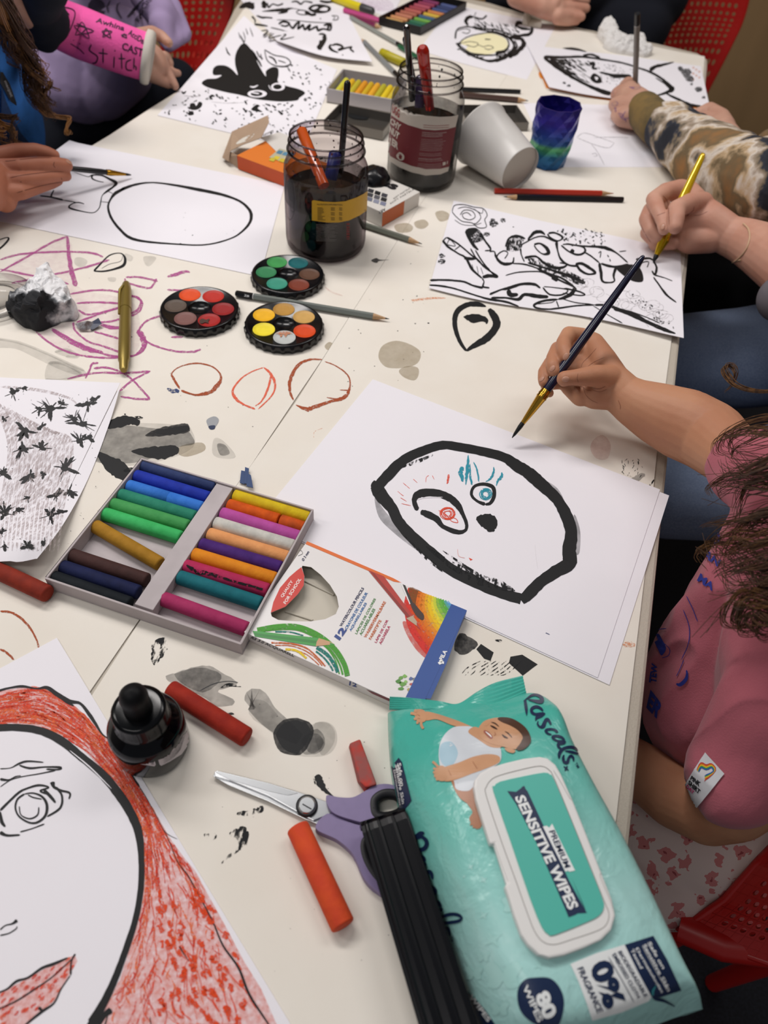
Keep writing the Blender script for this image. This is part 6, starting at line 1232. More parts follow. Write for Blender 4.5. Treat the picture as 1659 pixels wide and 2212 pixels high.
def jar(label, base, H_cm, R, cat_gl, water, lean=(0, 0)):
    b = T(*base, .12)
    Jt = thing('glass_jar', label, 'jar', b, 'jars of dirty rinse water')
    ro = R * .84
    prof = [(R * .80, 0), (R * .93, .15), (R * .98, .5), (R, 1.2), (R, H_cm - 3.9), (R * .985, H_cm - 3.2), (R * .93, H_cm - 2.6), (ro * 1.01, H_cm - 2.0), (ro * .99, H_cm - 1.75), (ro * 1.05, H_cm - 1.62), (ro * 1.05, H_cm - 1.45), (ro, H_cm - 1.35), (ro, H_cm - .75), (ro * 1.02, H_cm - .65), (ro, H_cm - .5), (ro, H_cm - .12), (ro * .985, H_cm), (ro * .955, H_cm - .05), (ro * .94, H_cm - .2)]
    inn = [(ro * .93, H_cm - 1.5), (ro * .95, H_cm - 2.1), (R * .87, H_cm - 2.8), (R * .94, H_cm - 3.9), (R * .94, 1.0), (R * .88, .5), (.02, .45)]
    def sk(r_, h_): return b + Vector((lean[0] * h_, lean[1] * h_, 0)) / 100
    mb = MB(); n = 72; rings = []
    for r_, h_ in prof:
        c = sk(r_, h_); rings.append([c + Vector((r_ * math.cos(2 * math.pi * i / n), r_ * math.sin(2 * math.pi * i / n), h_)) / 100 for i in range(n)])
    mb.loft(rings, cat_gl, cap=False); mb.add(rings[0], [tuple(range(n))[::-1]], cat_gl); part(mb, 'jar_glass', Jt)
    mb = MB()
    for r_, h_, t_ in ((ro * .99, H_cm, .0011), (ro * 1.03, H_cm - .65, .0009), (ro * 1.06, H_cm - 1.5, .0013)):
        mb.tube([sk(r_, h_) + Vector((r_ * math.cos(2 * math.pi * i / n), r_ * math.sin(2 * math.pi * i / n), h_)) / 100 for i in range(n + 1)], t_, glass_mat('rim_glass', 'cfcccc', edge='2c2a2c'), 8, cap=False)
    part(mb, 'rim_thread', Jt)
    mb = MB(); rings = []
    for r_, h_ in [(R * .85, .55), (R * .92, 1.0), (R * .925, water)]:
        rings.append([sk(r_, h_) + Vector((r_ * math.cos(2 * math.pi * i / n), r_ * math.sin(2 * math.pi * i / n), h_)) / 100 for i in range(n)])
    mb.loft(rings, M_ink, cap=True); part(mb, 'rinse_water', Jt, 'murky black water')
    mb = MB(); mb.loft([[sk(R, h_) + Vector((R * .985 * math.cos(2 * math.pi * i / n), R * .985 * math.sin(2 * math.pi * i / n), h_)) / 100 for i in range(n)] for h_ in (water - 1.5, water, water + .7, water + 1.3)], ink_mat('residue_film', '2a292c', cov=.5, scale=45, soft=.3, lo=.5, hi=.85), cap=False); part(mb, 'residue', Jt, 'grey dried residue on the glass')
    vs_, fs_ = [], []
    for j in range(9):
        h_ = .8 + (H_cm - 4.6) * j / 8
        for i in range(145):
            a = 2 * math.pi * i / 144; vs_.append(sk(R, h_) + Vector((R * 1.003 * math.cos(a), R * 1.003 * math.sin(a), h_)) / 100)
            if j < 8 and i < 144: fs_.append((j * 145 + i, j * 145 + i + 1, (j + 1) * 145 + i + 1, (j + 1) * 145 + i))
    return Jt, b, Surf(vs_, fs_), ro, sk
J1, b1, SJ1, ro1, sk1 = jar('shorter glass jar of black water with a yellow nutrition label and stained rim', (704, 527), 12.9, 4.85, M_glassp, 7.3, (.0, 0))
z = Z(600, 250, 6.505)
M_yel = mat('label_yellow', 'c79a1e', .5, noise_amt=.05, nscale=60); M_pr = mat('label_print2', '4a3a18', .6); M_film = ink_mat('ink_film', '1c1c20', cov=.5, scale=60, soft=.3, lo=.45, hi=.8)
mb = MB(); cfill(mb, SJ1, z((480, 1200), (500, 1185), (640, 1205), (800, 1212), (950, 1200), (1100, 1150), (1200, 1100), (1262, 1055), (1250, 1330), (1150, 1400), (1000, 1470), (850, 1500), (700, 1500), (480, 1470)), M_yel, .02, smooth=0, mx=8)
ctext(mb, SJ1, 'NUTRITION INFORMATION', z((555, 1255), (905, 1262), (905, 1242), (555, 1235)), M_pr, .01, off=.04)
rnd = random.Random(3)
for i in range(11):
    y = 1290 + i * 17; cst_w = rnd.uniform(60, 110)
    for x0_, w_ in ((558, cst_w), (745, 55), (860, 45)):
        if i % 4 == 3 and x0_ > 600: continue
        stroke(mb, SJ1, z((x0_, y), (x0_ + w_ / 2, y + 3), (x0_ + w_, y + 3)), .9, M_pr, off=.04, n=2, taper=False)
part(mb, 'label', J1, 'yellow nutrition label')
M_gt = mat('pale_fine_print', '8d8a88', .6); M_rt = mat('red_fine_print', '9c2f2c', .6)
mb = MB()
for i in range(13):
    y = 1525 + i * 19; stroke(mb, SJ1, z((540, y), (640, y + 4), (540 + rnd.uniform(180, 320), y + 5)), .8, ink_mat('fine_print_pale', '8d8a88', cov=.55, scale=3000, soft=.1), off=.03, n=3, taper=False)
for i in range(12):
    y = 1515 + i * 19; stroke(mb, SJ1, z((960, y), (985, y + rnd.uniform(-10, 10)), (1010, y + 4)), .9, M_rt, off=.03, n=2)
part(mb, 'fine_print', J1)
mb = MB(); M_wine = mat('wine_stain', '5a1226', .5); M_s = mat('ink_spot', '16141a', .4)
def rimspots(Jt, b, ro, sk, Hc, n_, seed, cols, name='paint_splashes'):
    q = random.Random(seed); mb = MB()
    for i in range(n_):
        a = q.uniform(.2, 6.1); h_ = Hc - q.uniform(.25, 3.2 if i % 3 else 1.2); rr = ro * (1.003 if h_ > Hc - 1.9 else 1.0 + .105 * min(1, (Hc - 1.9 - h_) / 1.2)); s_ = q.uniform(.04, .16)
        c = sk(0, h_); P_ = [c + Vector((rr * math.cos(a + s_ * 1.0 * math.cos(t * .9) / rr), rr * math.sin(a + s_ * math.cos(t * .9) / rr), h_ + s_ * q.uniform(.8, 1.8) * math.sin(t * .9))) / 100 for t in range(7)]
        m_ = cols[i % len(cols)]; mb.add(P_, [(0, 1, 2, 3, 4, 5, 6)], m_)
    part(mb, name, Jt)
rimspots(J1, b1, ro1 * 1.012, sk1, 12.9, 90, 5, [M_wine, M_s, M_s, ink_mat('wine_film', '7a2a44', cov=.5, scale=200, soft=.3, hi=.6)])
J2, b2, SJ2, ro2, sk2 = jar('taller glass jar of dark water with a maroon and cream printed label', (908, 386), 14.0, 4.8, M_glass, 8.0, (.0, 0))
z = Z(820, 100, 6.505)
M_mar = mat('label_maroon', '641620', .5); M_crm = mat('label_cream', 'b8b0a6', .5)
mb = MB()
cfill(mb, SJ2, z((185, 775), (300, 850), (450, 920), (650, 975), (850, 992), (1000, 985), (1105, 965), (1065, 1135), (975, 1690), (960, 1755), (850, 1800), (650, 1815), (450, 1770), (280, 1700), (105, 1590), (110, 1520), (160, 960)), M_crm, .02, smooth=0, mx=8)
cfill(mb, SJ2, z((165, 965), (270, 1040), (400, 1105), (600, 1165), (780, 1180), (950, 1165), (1072, 1130), (975, 1690), (850, 1720), (650, 1725), (450, 1680), (280, 1610), (110, 1520)), M_mar, .04, smooth=0, mx=8)
for tx, q in (('UGG', ((178, 930), (278, 1010), (292, 890), (190, 810))), ): ctext(mb, SJ2, tx, z(*q), mat('label_red_txt', '8c3434', .5), .03, off=.06)
for tx, q in (('CHY', ((150, 1080), (285, 1195), (310, 1100), (165, 1000))), ('NUT', ((140, 1210), (262, 1315), (288, 1220), (150, 1115))), ('TER', ((122, 1350), (262, 1455), (272, 1360), (135, 1245)))): ctext(mb, SJ2, tx, z(*q), M_crm, .05, off=.06)
cfill(mb, SJ2, z((245, 1520), (290, 1485), (345, 1530), (340, 1590), (290, 1600), (245, 1560)), M_crm, .06); cfill(mb, SJ2, z((275, 1535), (300, 1520), (320, 1545), (305, 1580), (280, 1570)), M_mar, .08)
fp = ink_mat('fine_print_cream', 'b09a96', cov=.55, scale=3000, soft=.1)
for i in range(21):
    t = i / 20; y = 1205 + 490 * t; x0_ = 600 - 70 * t
    if i in (3, 11, 14, 17): continue
    stroke(mb, SJ2, z((x0_, y), (x0_ + 180, y + 14), (x0_ + rnd.uniform(280, 345), y)), 1.6 if i in (0, 1, 2, 15) else .9, fp, off=.06, n=3, taper=False)
for y in (1105, 1135): stroke(mb, SJ2, z((615, y), (790, y + 12), (975, y)), .9, mat('label_red_txt', '8c3434', .5), off=.04, n=3, taper=False)
cfill(mb, SJ2, z((885, 1630), (925, 1620), (925, 1660), (885, 1675)), M_crm, .06, smooth=0); cfill(mb, SJ2, z((945, 1610), (955, 1606), (950, 1650), (940, 1655)), M_crm, .06, smooth=0)
part(mb, 'label', J2, 'maroon and cream label')
rimspots(J2, b2, ro2 * 1.012, sk2, 14.0, 50, 9, [M_s])
def brush_in(label, a, ha, b, hb, r, m_, name='paint_brush', prof=None, group='paint brushes standing in the jars'):
    A_, B_ = T(*a, ha), T(*b, hb); mb = MB(); mb.rod(A_, B_, prof and [(t, r * k) for t, k in prof] or [(0, r * .4), (.01, r * .75), (.03, r), (1, r)], m_, n=16)
    o = mb.build(name); return tag(o, label, 'brush', group)
M_bn = mat('brush_navy_black', '07090f', .2, spec=.5, coat=.3); M_oa = mat('orange_acrylic', 'd85a0e', .15, trans=.35, coat=.4); M_ra = mat('red_acrylic', 'c21d0c', .12, trans=.35, coat=.4); M_ba = mat('blue_handle', '1a2366', .3); M_pa = mat('purple_handle', '2a1640', .2, coat=.3)
brush_in('dark navy brush handle standing upright in the shorter jar', (751, 174), 18.5, (735, 372), 8.8, .0036, M_bn)
brush_in('speckled translucent orange brush handle leaning in the shorter jar', (650, 279), 12.6, (700, 402), 9.0, .0062, M_oa, prof=[(0, .7), (.03, 1), (1, 1)])
brush_in('flat-ended blue brush handle low inside the shorter jar', (726, 326), 11.2, (714, 386), 8.4, .0075, M_ba, prof=[(0, .5), (.08, 1), (1, 1)])
brush_in('tall thin dark brush in the farther jar', (878, 55), 20.0, (890, 215), 9.6, .0040, M_bn)
brush_in('second dark brush crossing behind in the farther jar', (874, 80), 17.5, (902, 214), 9.4, .0034, M_bn)
brush_in('translucent red brush handle in the farther jar', (912, 101), 17.6, (928, 232), 9.2, .0078, M_ra, prof=[(0, .45), (.03, .85), (.07, 1), (1, .8)])
brush_in('short purple black brush end inside the farther jar', (908, 161), 12.8, (906, 232), 9.2, .0065, M_pa, prof=[(0, .3), (.05, .8), (.12, 1), (1, 1)])
M_or = mat('carton_orange', 'd0521c', .5, noise_amt=.06, nscale=40); M_or2 = mat('carton_orange_light', 'dd7a2c', .5); M_cardb = mat('carton_inside', 'b0957c', .7, noise_amt=.1, nscale=20)
OC = thing('carton_box', 'open orange card carton with raised inner flap, left of the jars', 'box', T(590, 365, .12))
z = Z(480, 130, 2.86)
def U(q, h): return T(*z(q)[0], h)
b0, b1_, b2_, b3 = U((98, 660), .15), U((430, 795), .15), U((520, 650), .15), U((235, 520), .15)
hB = 2.0
b0 = U((98, 672), .15); nlx = U((395, 785), .15); dirx = (nlx - b0).normalized(); perp = Vector((-dirx.y, dirx.x, 0)); L1, W1 = .125, .062
cs = [b0, b0 + dirx * L1, b0 + dirx * L1 + perp * W1, b0 + perp * W1]; up = zz * .018
mb = MB(); 
mb.box(cs[0], dirx * L1, perp * W1, zz * .0005, M_cardb)
mb.box(cs[0], dirx * L1, perp * .0006, up, M_or); mb.box(cs[3], dirx * L1, -perp * .0006, up, M_cardb); mb.box(cs[1], -dirx * .0006, perp * W1, up, M_cardb)
mb.box(cs[0] + up, dirx * L1, perp * W1, zz * .0006, M_or2)
S = Plane(1.98 + .12)
S = Plane((cs[0].z - TZ) * 100 + 1.86 + .02)
fill(mb, S, z((225, 480), (350, 445), (460, 480), (420, 560), (300, 600), (340, 570), (270, 500)), mat('carton_white', 'd6d2cc', .5), .02, smooth=0)
fill(mb, S, z((355, 545), (440, 570), (400, 640), (290, 600)), pm('b8b49a'), .035, smooth=0)
for x, y, c in ((350, 555, '4f7f9a'), (385, 565, '5a8aa6'), (420, 570, '456f88'), (330, 590, 'd8c23c'), (365, 605, 'cdb63a'), (305, 600, 'c9b840'), (400, 590, 'd8c8a8')):
    fill(mb, S, z((x, y), (x + 30, y + 7), (x + 12, y + 27), (x - 18, y + 18)), pm(c), .05, smooth=0)
textline(mb, S, 'mungyo', *z((240, 482), (322, 452)), 7, pm('55504a'), .02, off=.05)
part(mb, 'carton', OC, bevel=.0004)
mb = MB()
fl_ = [cs[0] + up - dirx * .0008, cs[3] + up * 1.1 - dirx * .0008, cs[3] + up * 1.9 - dirx * .030 + perp * .004, cs[0] + up * 1.3 - dirx * .026 - perp * .002]
F = [U((0, 600), .6), U((60, 440), 2.2), U((282, 340), 4.6), U((290, 382), 4.2), U((240, 480), 2.9), U((130, 520), 2.4), U((50, 560), 1.9), U((40, 625), .9)]
mb.add(F, [(0, 1, 5, 6, 7), (1, 2, 3, 4, 5)], M_cardb); mb.add([p - zz * .0006 for p in F], [(7, 6, 5, 1, 0), (5, 4, 3, 2, 1)], M_cardb)
mb.add([U((0, 600), .55), U((40, 560), 1.6), U((98, 588), 1.9), U((98, 665), .2)], [(0, 1, 2, 3)], M_cardb)
part(mb, 'open_flap', OC, 'plain brown inside of the raised flap')
mb = MB(); cfill(mb, Surf(F, [(0, 1, 5, 6, 7), (1, 2, 3, 4, 5)]), z((88, 512), (130, 480), (195, 455), (190, 470), (160, 495), (100, 518)), mat('flap_slot_light', 'd8d2c6', .6), .02); part(mb, 'hang_hole', OC)
z = Z(480, 130, 2.86)
M_cw = mat('carton_white', 'd6d2cc', .5)
n0 = U((985, 1030), .12); dn = (U((1212, 900), .12) - n0); Ln = dn.length; dn.normalize(); pn_ = Vector((-dn.y, dn.x, 0)); 
WC = thing('carton_box', 'small white and orange carton of soft pastels between the jars', 'box', n0)
hh = .019
mb = MB(); mb.box(n0 + zz * .0, dn * Ln, pn_ * .085, zz * hh, M_cw)
S3 = Quad3(n0 - pn_ * .0001, pn_)
mb.add([n0 - pn_ * .0002 + zz * .0003, n0 + dn * Ln * .58 - pn_ * .0002 + zz * .0003, n0 + dn * Ln * .58 - pn_ * .0002 + zz * (hh - .0003), n0 - pn_ * .0002 + zz * (hh - .0003)], [(0, 1, 2, 3)], mat('carton_rust', 'c0602c', .5))
text(mb, S3, 'mungyo', z((1135, 922), (1205, 880), (1205, 850), (1138, 890)), pm('4a5a44'), .03, off=.03)
S = Plane(hh * 100 + .12)
text(mb, S, 'es', z((960, 765), (1065, 805), (1095, 775), (990, 735)), mat('print_black', '15151a', .4), .05, off=.03)
for i in range(3):
    for j in range(3):
        x, y = 905 + i * 42 - j * 4, 790 + i * 14 + j * 26
        fill(mb, S, z((x, y), (x + 34, y + 11), (x + 26, y + 32), (x - 8, y + 21)), pm(['2a2a2e', '3a3a40', '6a6e80', '16161a', '55555c', '8a8ea0', '3c3c44', '222226', '7c8096'][i * 3 + j]), .03, smooth=0)
for a, b in (((1060, 860), (1160, 795)), ((1040, 890), (1185, 800))): textline(mb, S, 'SOFT PASTELS', *z(a, b), 3.2, pm('66645f'), 0, off=.03)
textline(mb, S, 'ART', *z((1005, 912), (960, 935)), 6, pm('3a3a3c'), .02, off=.03, side=1)
part(mb, 'carton', WC, bevel=.0006)
mb = MB(); c = T(812, 398, 2.0); mb.sphere(c + Vector((-.004, .012, 0)), .019, mat('black_clay', '0b0c10', .25, spec=.5), 24, 16, sc=(1.15, 1.25, .92), jit=.12, seed=3)
lump = mb.build('black_lump'); tag(lump, 'glossy rounded black lump behind the shorter jar on the white carton', 'clay')
z = Z(700, 0, 3.456)
def quadbox(name, label, cat, px, h, m_wall, m_in=None, wall=.0016, base_h=.12, inner=None, group=None):
    """open box: px = near-left, near-right, far-right, far-left rim corners (pixels) at rim height h cm"""
    c = [T(*p, h) for p in px]; e1 = ((c[1] - c[0]) + (c[2] - c[3])) / 2; e2 = ((c[3] - c[0]) + (c[2] - c[1])) / 2; ctr = sum(c, Vector()) / 4
    u1 = e1.normalized(); u2 = (e2 - u1 * e2.dot(u1)).normalized(); l1, l2 = e1.length, e2.length
    o = ctr - u1 * l1 / 2 - u2 * l2 / 2; o.z = TZ + base_h / 100; Hh = h / 100 - base_h / 100
    Pt = thing(name, label, cat, o + u1 * l1 / 2 + u2 * l2 / 2, group)
    mb = MB(); mb.box(o, u1 * l1, u2 * l2, zz * .001, m_in or m_wall); part(mb, 'box_base', Pt)
    mb = MB()
    for o_, a_, b_ in ((o, u1 * l1, u2 * wall), (o + u2 * (l2 - wall), u1 * l1, u2 * wall), (o + u2 * wall, u1 * wall, u2 * (l2 - 2 * wall)), (o + u1 * (l1 - wall) + u2 * wall, u1 * wall, u2 * (l2 - 2 * wall))):
        mb.box(o_ + zz * .001, a_, b_, zz * (Hh - .001), m_wall)
    part(mb, 'side_wall', Pt, bevel=.0005); return Pt, (lambda a, b, k: o + u1 * a * l1 + u2 * b * l2 + zz * k), u1, u2, l1, l2
OP, op, u1, u2, l1, l2 = quadbox('oil_pastel_box', 'white box lid of stubby yellow oil pastels behind the shorter jar', 'box', z((35, 662), (520, 745), (620, 590), (128, 512)), 2.2, mat('box_greywhite', 'b4afb2', .5), mat('box_grey_in', '8f8a84', .7))
ocol = [('c9c33a', 'pale lime'), ('dcae1e', 'golden'), ('b9ac2c', 'olive yellow'), ('d8921e', 'amber'), ('c7a51e', 'mustard'), ('e0a428', 'warm yellow'), ('b0a82a', 'olive'), ('dcc01e', 'bright yellow'), ('c9b23a', 'sandy yellow')]
tipc = ['9a9a70', '8f9698', 'c24a20', '6a3020', 'd8988c', '1f5a30', 'c7b43a', '3a3a80', '8a8a60']
for i, (c, nm) in enumerate(ocol):
    f = .085 + i * .098; rr = .0052
    a_, b_ = op(f, .12, .001 + rr + .0002), op(f + .02, .80, .001 + rr + .0002 + .004)
    Ot = thing('oil_pastel', '%s paper-wrapped oil pastel, %s from the left in the white box lid' % (nm, ['first', 'second', 'third', 'fourth', 'fifth', 'sixth', 'seventh', 'eighth', 'ninth'][i]), 'pastel', a_.lerp(b_, .5) - zz * rr, 'wrapped yellow oil pastels')
    mb = MB(); mb.rod(a_.lerp(b_, .18), b_, [(0, rr), (.97, rr), (1, rr * .9)], mat('wrap_' + c, c, .6), n=14); part(mb, 'wrapper', Ot)
    mb = MB(); mb.rod(a_, a_.lerp(b_, .18), [(0, rr * .6), (.2, rr * .85), (1, rr * .88)], mat('tip_' + tipc[i], tipc[i], .7), n=14); part(mb, 'pastel_tip', Ot)
M_tin = mat('tin_grey', '77736e', .35, metal=.6); M_tin2 = mat('tin_inside', '57534e', .4, metal=.6)
z = Z(480, 130, 2.86)
Tn, tnp, *_ = quadbox('metal_tin', 'open grey pencil tin beneath the white pastel box, left of the tall jar', 'tin', z((665, 372), (1030, 445), (1045, 330), (690, 262)), 1.5, M_tin, M_tin2, group='grey pencil tins')
mb = MB(); fill(mb, Plane(.30), z((770, 325), (830, 322), (860, 345), (900, 352), (890, 366), (820, 362), (780, 345)), inkk, .02); part(mb, 'ink_stain', Tn)
z = Z(920, 0, 2.592)
Tn2, *_ = quadbox('metal_tin', 'grey pencil tin with rounded end, behind the tall jar and beside the vase', 'tin', z((210, 680), (530, 690), (555, 585), (200, 592)), 1.4, M_tin, M_tin2, group='grey pencil tins')
z = Z(700, 0, 3.456)
pencil('thin black pencil pointing right of the tall jar', z((1020, 665))[0], z((1465, 684))[0], '101014', tip=False, r=.0034)
pencil('brown pencil with sharpened tip lying beside the grey tin', z((1010, 706))[0], z((1525, 752))[0], '4a3630', r=.0045)
pencil('grey green pencil behind the shorter jar, tip pointing right', (770, 480), (912, 527), '73766c', lead='4a4440')
pencil('red pencil lying parallel to the black one beyond the ink monster sheet', (1068, 412), (1326, 418), 'b4301e', lead='a0281c')
pencil('black pencil lying just in front of the red one', (1346, 431), (1088, 425), '0c0d14')
pencil('magenta pencil at the far side, tip toward the tall jar', z((150, 75))[0], z((725, 240))[0], 'b8337a', r=.0048)
pencil('plum pencil beside the magenta one at the far side', z((200, 120))[0], z((438, 210))[0], '7a2450', r=.0042)
pencil('slim pale grey pencil with black end crossing the far side', z((590, 350))[0], z((200, 130))[0], '8d918c', end='15161a', band='e6e6e6', r=.0038, tip=False)
pencil('grey pencil with black end pointing to the tall jar', z((560, 575))[0], z((278, 290))[0], '84888a', end='15161a', band='d6d6d6', r=.0042)
pencil('dark green pencil end behind the tall jar', z((700, 430))[0], z((560, 345))[0], '1f5a3c', r=.0042, tip=False)
pencil('blue pencil tip showing behind the faceted vase', Z(920, 0, 2.592)((640, 850))[0], Z(920, 0, 2.592)((790, 888))[0], '3a78b0', lead='2f6aa8', r=.0042)
z = Z(700, 0, 3.456)
def pen_(label, a, b, r, m_, m2):
    A_, B_ = T(*a, .12 + r * 100), T(*b, .12 + r * 100); Pt = thing('felt_pen', label, 'pen', A_.lerp(B_, .5) - zz * r)
    mb = MB(); mb.rod(A_, A_.lerp(B_, .72), [(0, r * .8), (.02, r), (1, r)], m_, n=20); part(mb, 'barrel', Pt)
    mb = MB(); mb.rod(A_.lerp(B_, .72), B_, [(0, r * 1.06), (.9, r), (1, r * .7)], m2, n=20); part(mb, 'cap', Pt)
pen_('fat olive yellow felt pen beside the tall jar', z((600, 470))[0], z((425, 392))[0], .0075, mat('pen_olive', 'b0a41e', .4), mat('pen_teal_end', 'b0a41e', .4))
pen_('dark grey and yellow highlighter pen at the far edge', z((60, -20))[0], z((368, 88))[0], .0075, mat('pen_yellow', 'd9c81e', .4), mat('pen_dark', '3a3a3c', .4))
PS, psp, v1, v2, m1, m2 = quadbox('pastel_pan_set', 'black tray of short coloured soft pastels in two columns at the far edge', 'palette', z((498, 145), (812, 215), (985, 0), (690, -75)), 1.6, mat('tray_black', '131214', .45), mat('tray_black_in', '1c1a1c', .6))
cL = ['c9a060', 'c78a5a', 'b8745a', 'a8604c', 'b05a50', '9c3f48', 'a84a5c', '8c3050', '7a2a58']; cR = ['1f5a50', '2a6a4a', '6aa040', '3a5a78', 'c9a83a', 'c07840', '3a4a7a', '2a3560', '44507f']
for k_, cl_ in enumerate((cL, cR)):
    for i, c in enumerate(cl_):
        a_, b_ = psp(.07 + k_ * .46, .09 + i * .095, .0065), psp(.47 + k_ * .46, .09 + i * .095, .0065)
        mb = MB(); mb.rod(a_, b_, [(0, .0040), (.03, .0046), (.97, .0046), (1, .0040)], mat('soft_' + c, c, .7), n=10); o = mb.build('soft_pastel'); tag(o, 'short pastel in the black tray, %s column, %s row from the nearest' % ('left' if k_ == 0 else 'right', ['first', 'second', 'third', 'fourth', 'fifth', 'sixth', 'seventh', 'eighth', 'ninth'][i]), 'pastel', 'short soft pastels in the black tray')
z = Z(920, 0, 2.592)
cc_ = T(1128, 350, 0); M_cup = mat('paper_cup', 'cfccc8', .35, noise_amt=.02, nscale=30); M_cupb = mat('paper_cup_base', 'b9b5ae', .6)
r_b, r_m = .031, .043
bc = T(1124, 366, 3.2); mc_ = T(1038, 290, 4.5); Lc = (mc_ - bc).length; ax = (mc_ - bc).normalized()
CP = thing('paper_cup', 'white paper cup lying on its side between the tall jar and the vase', 'cup', Vector((bc.x, bc.y, TZ + .001)))
mb = MB(); mb.rod(bc, mc_, [(0, r_b * .99), (.0, r_b), (.02, r_b), (.98, r_m), (.99, r_m + .002), (1.005, r_m + .002), (1.005, r_m - .0005), (.98, r_m - .002), (.05, r_b - .002)], M_cup, n=64, cap=False); part(mb, 'cup_wall', CP)
mb = MB(); mb.rod(bc + ax * .005, bc + ax * .007, [(0, r_b * .995), (1, r_b * .995)], M_cupb, n=64); part(mb, 'cup_base', CP)
VB = T(1180, 352, .12); VH = 8.3
vm_ = bpy.data.materials.new('vase_silk'); vm_.use_nodes = True; nt = vm_.node_tree; p = nt.nodes['Principled BSDF']; tc = nt.nodes.new('ShaderNodeTexCoord'); sp_ = nt.nodes.new('ShaderNodeSeparateXYZ'); nt.links.new(tc.outputs['Object'], sp_.inputs[0])
mr_ = nt.nodes.new('ShaderNodeMapRange'); mr_.inputs[2].default_value = VH / 100; nt.links.new(sp_.outputs['Z'], mr_.inputs[0]); cr = nt.nodes.new('ShaderNodeValToRGB'); nt.links.new(mr_.outputs[0], cr.inputs[0]); el = cr.color_ramp.elements
el[0].color = hx('1a4f86'); el[0].position = 0; el[1].color = hx('2a2480'); el[1].position = 1
for ps, c in ((.22, '1c5f8a'), (.33, '3c8f6a'), (.38, '55a070'), (.44, '1f4f8c'), (.6, '28409a'), (.78, '33299a')): e3 = el.new(ps); e3.color = hx(c)
nt.links.new(cr.outputs[0], p.inputs['Base Color']); p.inputs['Metallic'].default_value = .55; p.inputs['Roughness'].default_value = .28
VT = thing('faceted_vase', 'small blue violet faceted 3D printed vase with a green band', 'vase', VB)
mb = MB(); n = 18; rings = []
for j in range(13):
    h_ = VH * j / 12; t = j / 12; r_ = 2.45 + .6 * t + .22 * math.sin(t * 3.1)
    rings.append([VB + Vector(((r_ + (.2 * ((i + j // 2) % 2) + .05 * math.sin(i * 5 + j * 3))) * math.cos(2 * math.pi * (i + .5 * (j % 2)) / n), (r_ + (.2 * ((i + j // 2) % 2) + .05 * math.sin(i * 5 + j * 3))) * math.sin(2 * math.pi * (i + .5 * (j % 2)) / n), h_)) / 100 for i in range(n)])
vs_ = [q for r in rings for q in r]; fs_ = []
for j in range(12):
    for i in range(n):
        k = (i + 1) % n; a, b, c, d = j * n + i, j * n + k, (j + 1) * n + k, (j + 1) * n + i
        fs_ += ([(a, b, d), (b, c, d)] if j % 2 == 0 else [(a, b, c), (a, c, d)])
mb.add(vs_, fs_, vm_)
ctr_ = [VB + (q - VB - zz * (q.z - VB.z)) * .93 + zz * (q.z - VB.z) for q in vs_]; mb.add(ctr_[n:], [tuple(q - n for q in f[::-1]) for f in fs_ if min(f) >= n], vm_)
mb.add(rings[0], [tuple(range(n))[::-1]], vm_); mb.add([VB + (q - VB - zz * (q.z - VB.z)) * .93 + zz * (q.z - VB.z) for q in rings[1]], [tuple(range(n))], vm_)
mb.add(rings[-1] + ctr_[-n:], [(i, (i + 1) % n, n + (i + 1) % n, n + i) for i in range(n)], vm_); part(mb, 'vase_body', VT)
def crumple(name, label, outl, h, m_, seed, sp=1.25, cat='tissue', stains=None):
    """outl: list of (px,py,h) points of folds; builds a creased sheet lump"""
    q = random.Random(seed); cx = sum(p[0] for p in outl) / len(outl); cy = sum(p[1] for p in outl) / len(outl)
    mb = MB(); c0 = T(cx, cy, h); N1, N2 = 64, 26; vs_ = []
    ring = catmull([(p[0], p[1], p[2]) for p in outl], 8, True); R_n = len(ring)
    base = [T(*p) for p in ring]
    for j in range(N2):
        t = j / (N2 - 1)
        for i in range(R_n):
            b_ = base[i]; p = c0.lerp(b_, math.sin(t * math.pi / 2)); p.z = TZ + .002 + (c0.z - TZ) * (1 - t) ** .7 * .9 + (b_.z - TZ) * t
            nn = p * 70 * sp; am = .0085 * (1 - t * .55); f = abs(noise.noise(nn + Vector((seed, 0, 0)))); g = abs(noise.noise(nn * 2.1 + Vector((0, seed, 0))))
            p = p + Vector((noise.noise(nn + Vector((7, 0, 0))), noise.noise(nn + Vector((0, 7, 0))), 0)) * am + zz * (am * (1.3 * f + .7 * g))
            p.z = max(p.z, TZ + .0016); vs_.append(p)
    fs_ = [(j * R_n + i, (j + 1) * R_n + i, (j + 1) * R_n + (i + 1) % R_n, j * R_n + (i + 1) % R_n) for j in range(N2 - 1) for i in range(R_n)]
    mb.add(vs_, fs_, m_, False); under = [Vector((v.x, v.y, TZ + .0013)) for v in vs_[-R_n:]]
    mb.add(vs_[-R_n:] + under, [(i, R_n + i, R_n + (i + 1) % R_n, (i + 1) % R_n) for i in range(R_n)], m_)
    o = mb.build(name); return tag(o, label, cat)
M_tis = mat('tissue', 'dcdad8', .9, bump=.2, bscale=600)
mt_ = bpy.data.materials.new('tissue_inky'); mt_.use_nodes = True; nt = mt_.node_tree; p = nt.nodes['Principled BSDF']; tc = nt.nodes.new('ShaderNodeTexCoord'); nn = nt.nodes.new('ShaderNodeTexNoise'); nn.inputs['Scale'].default_value = 34; nn.inputs['Detail'].default_value = 4; nt.links.new(tc.outputs['Object'], nn.inputs['Vector'])
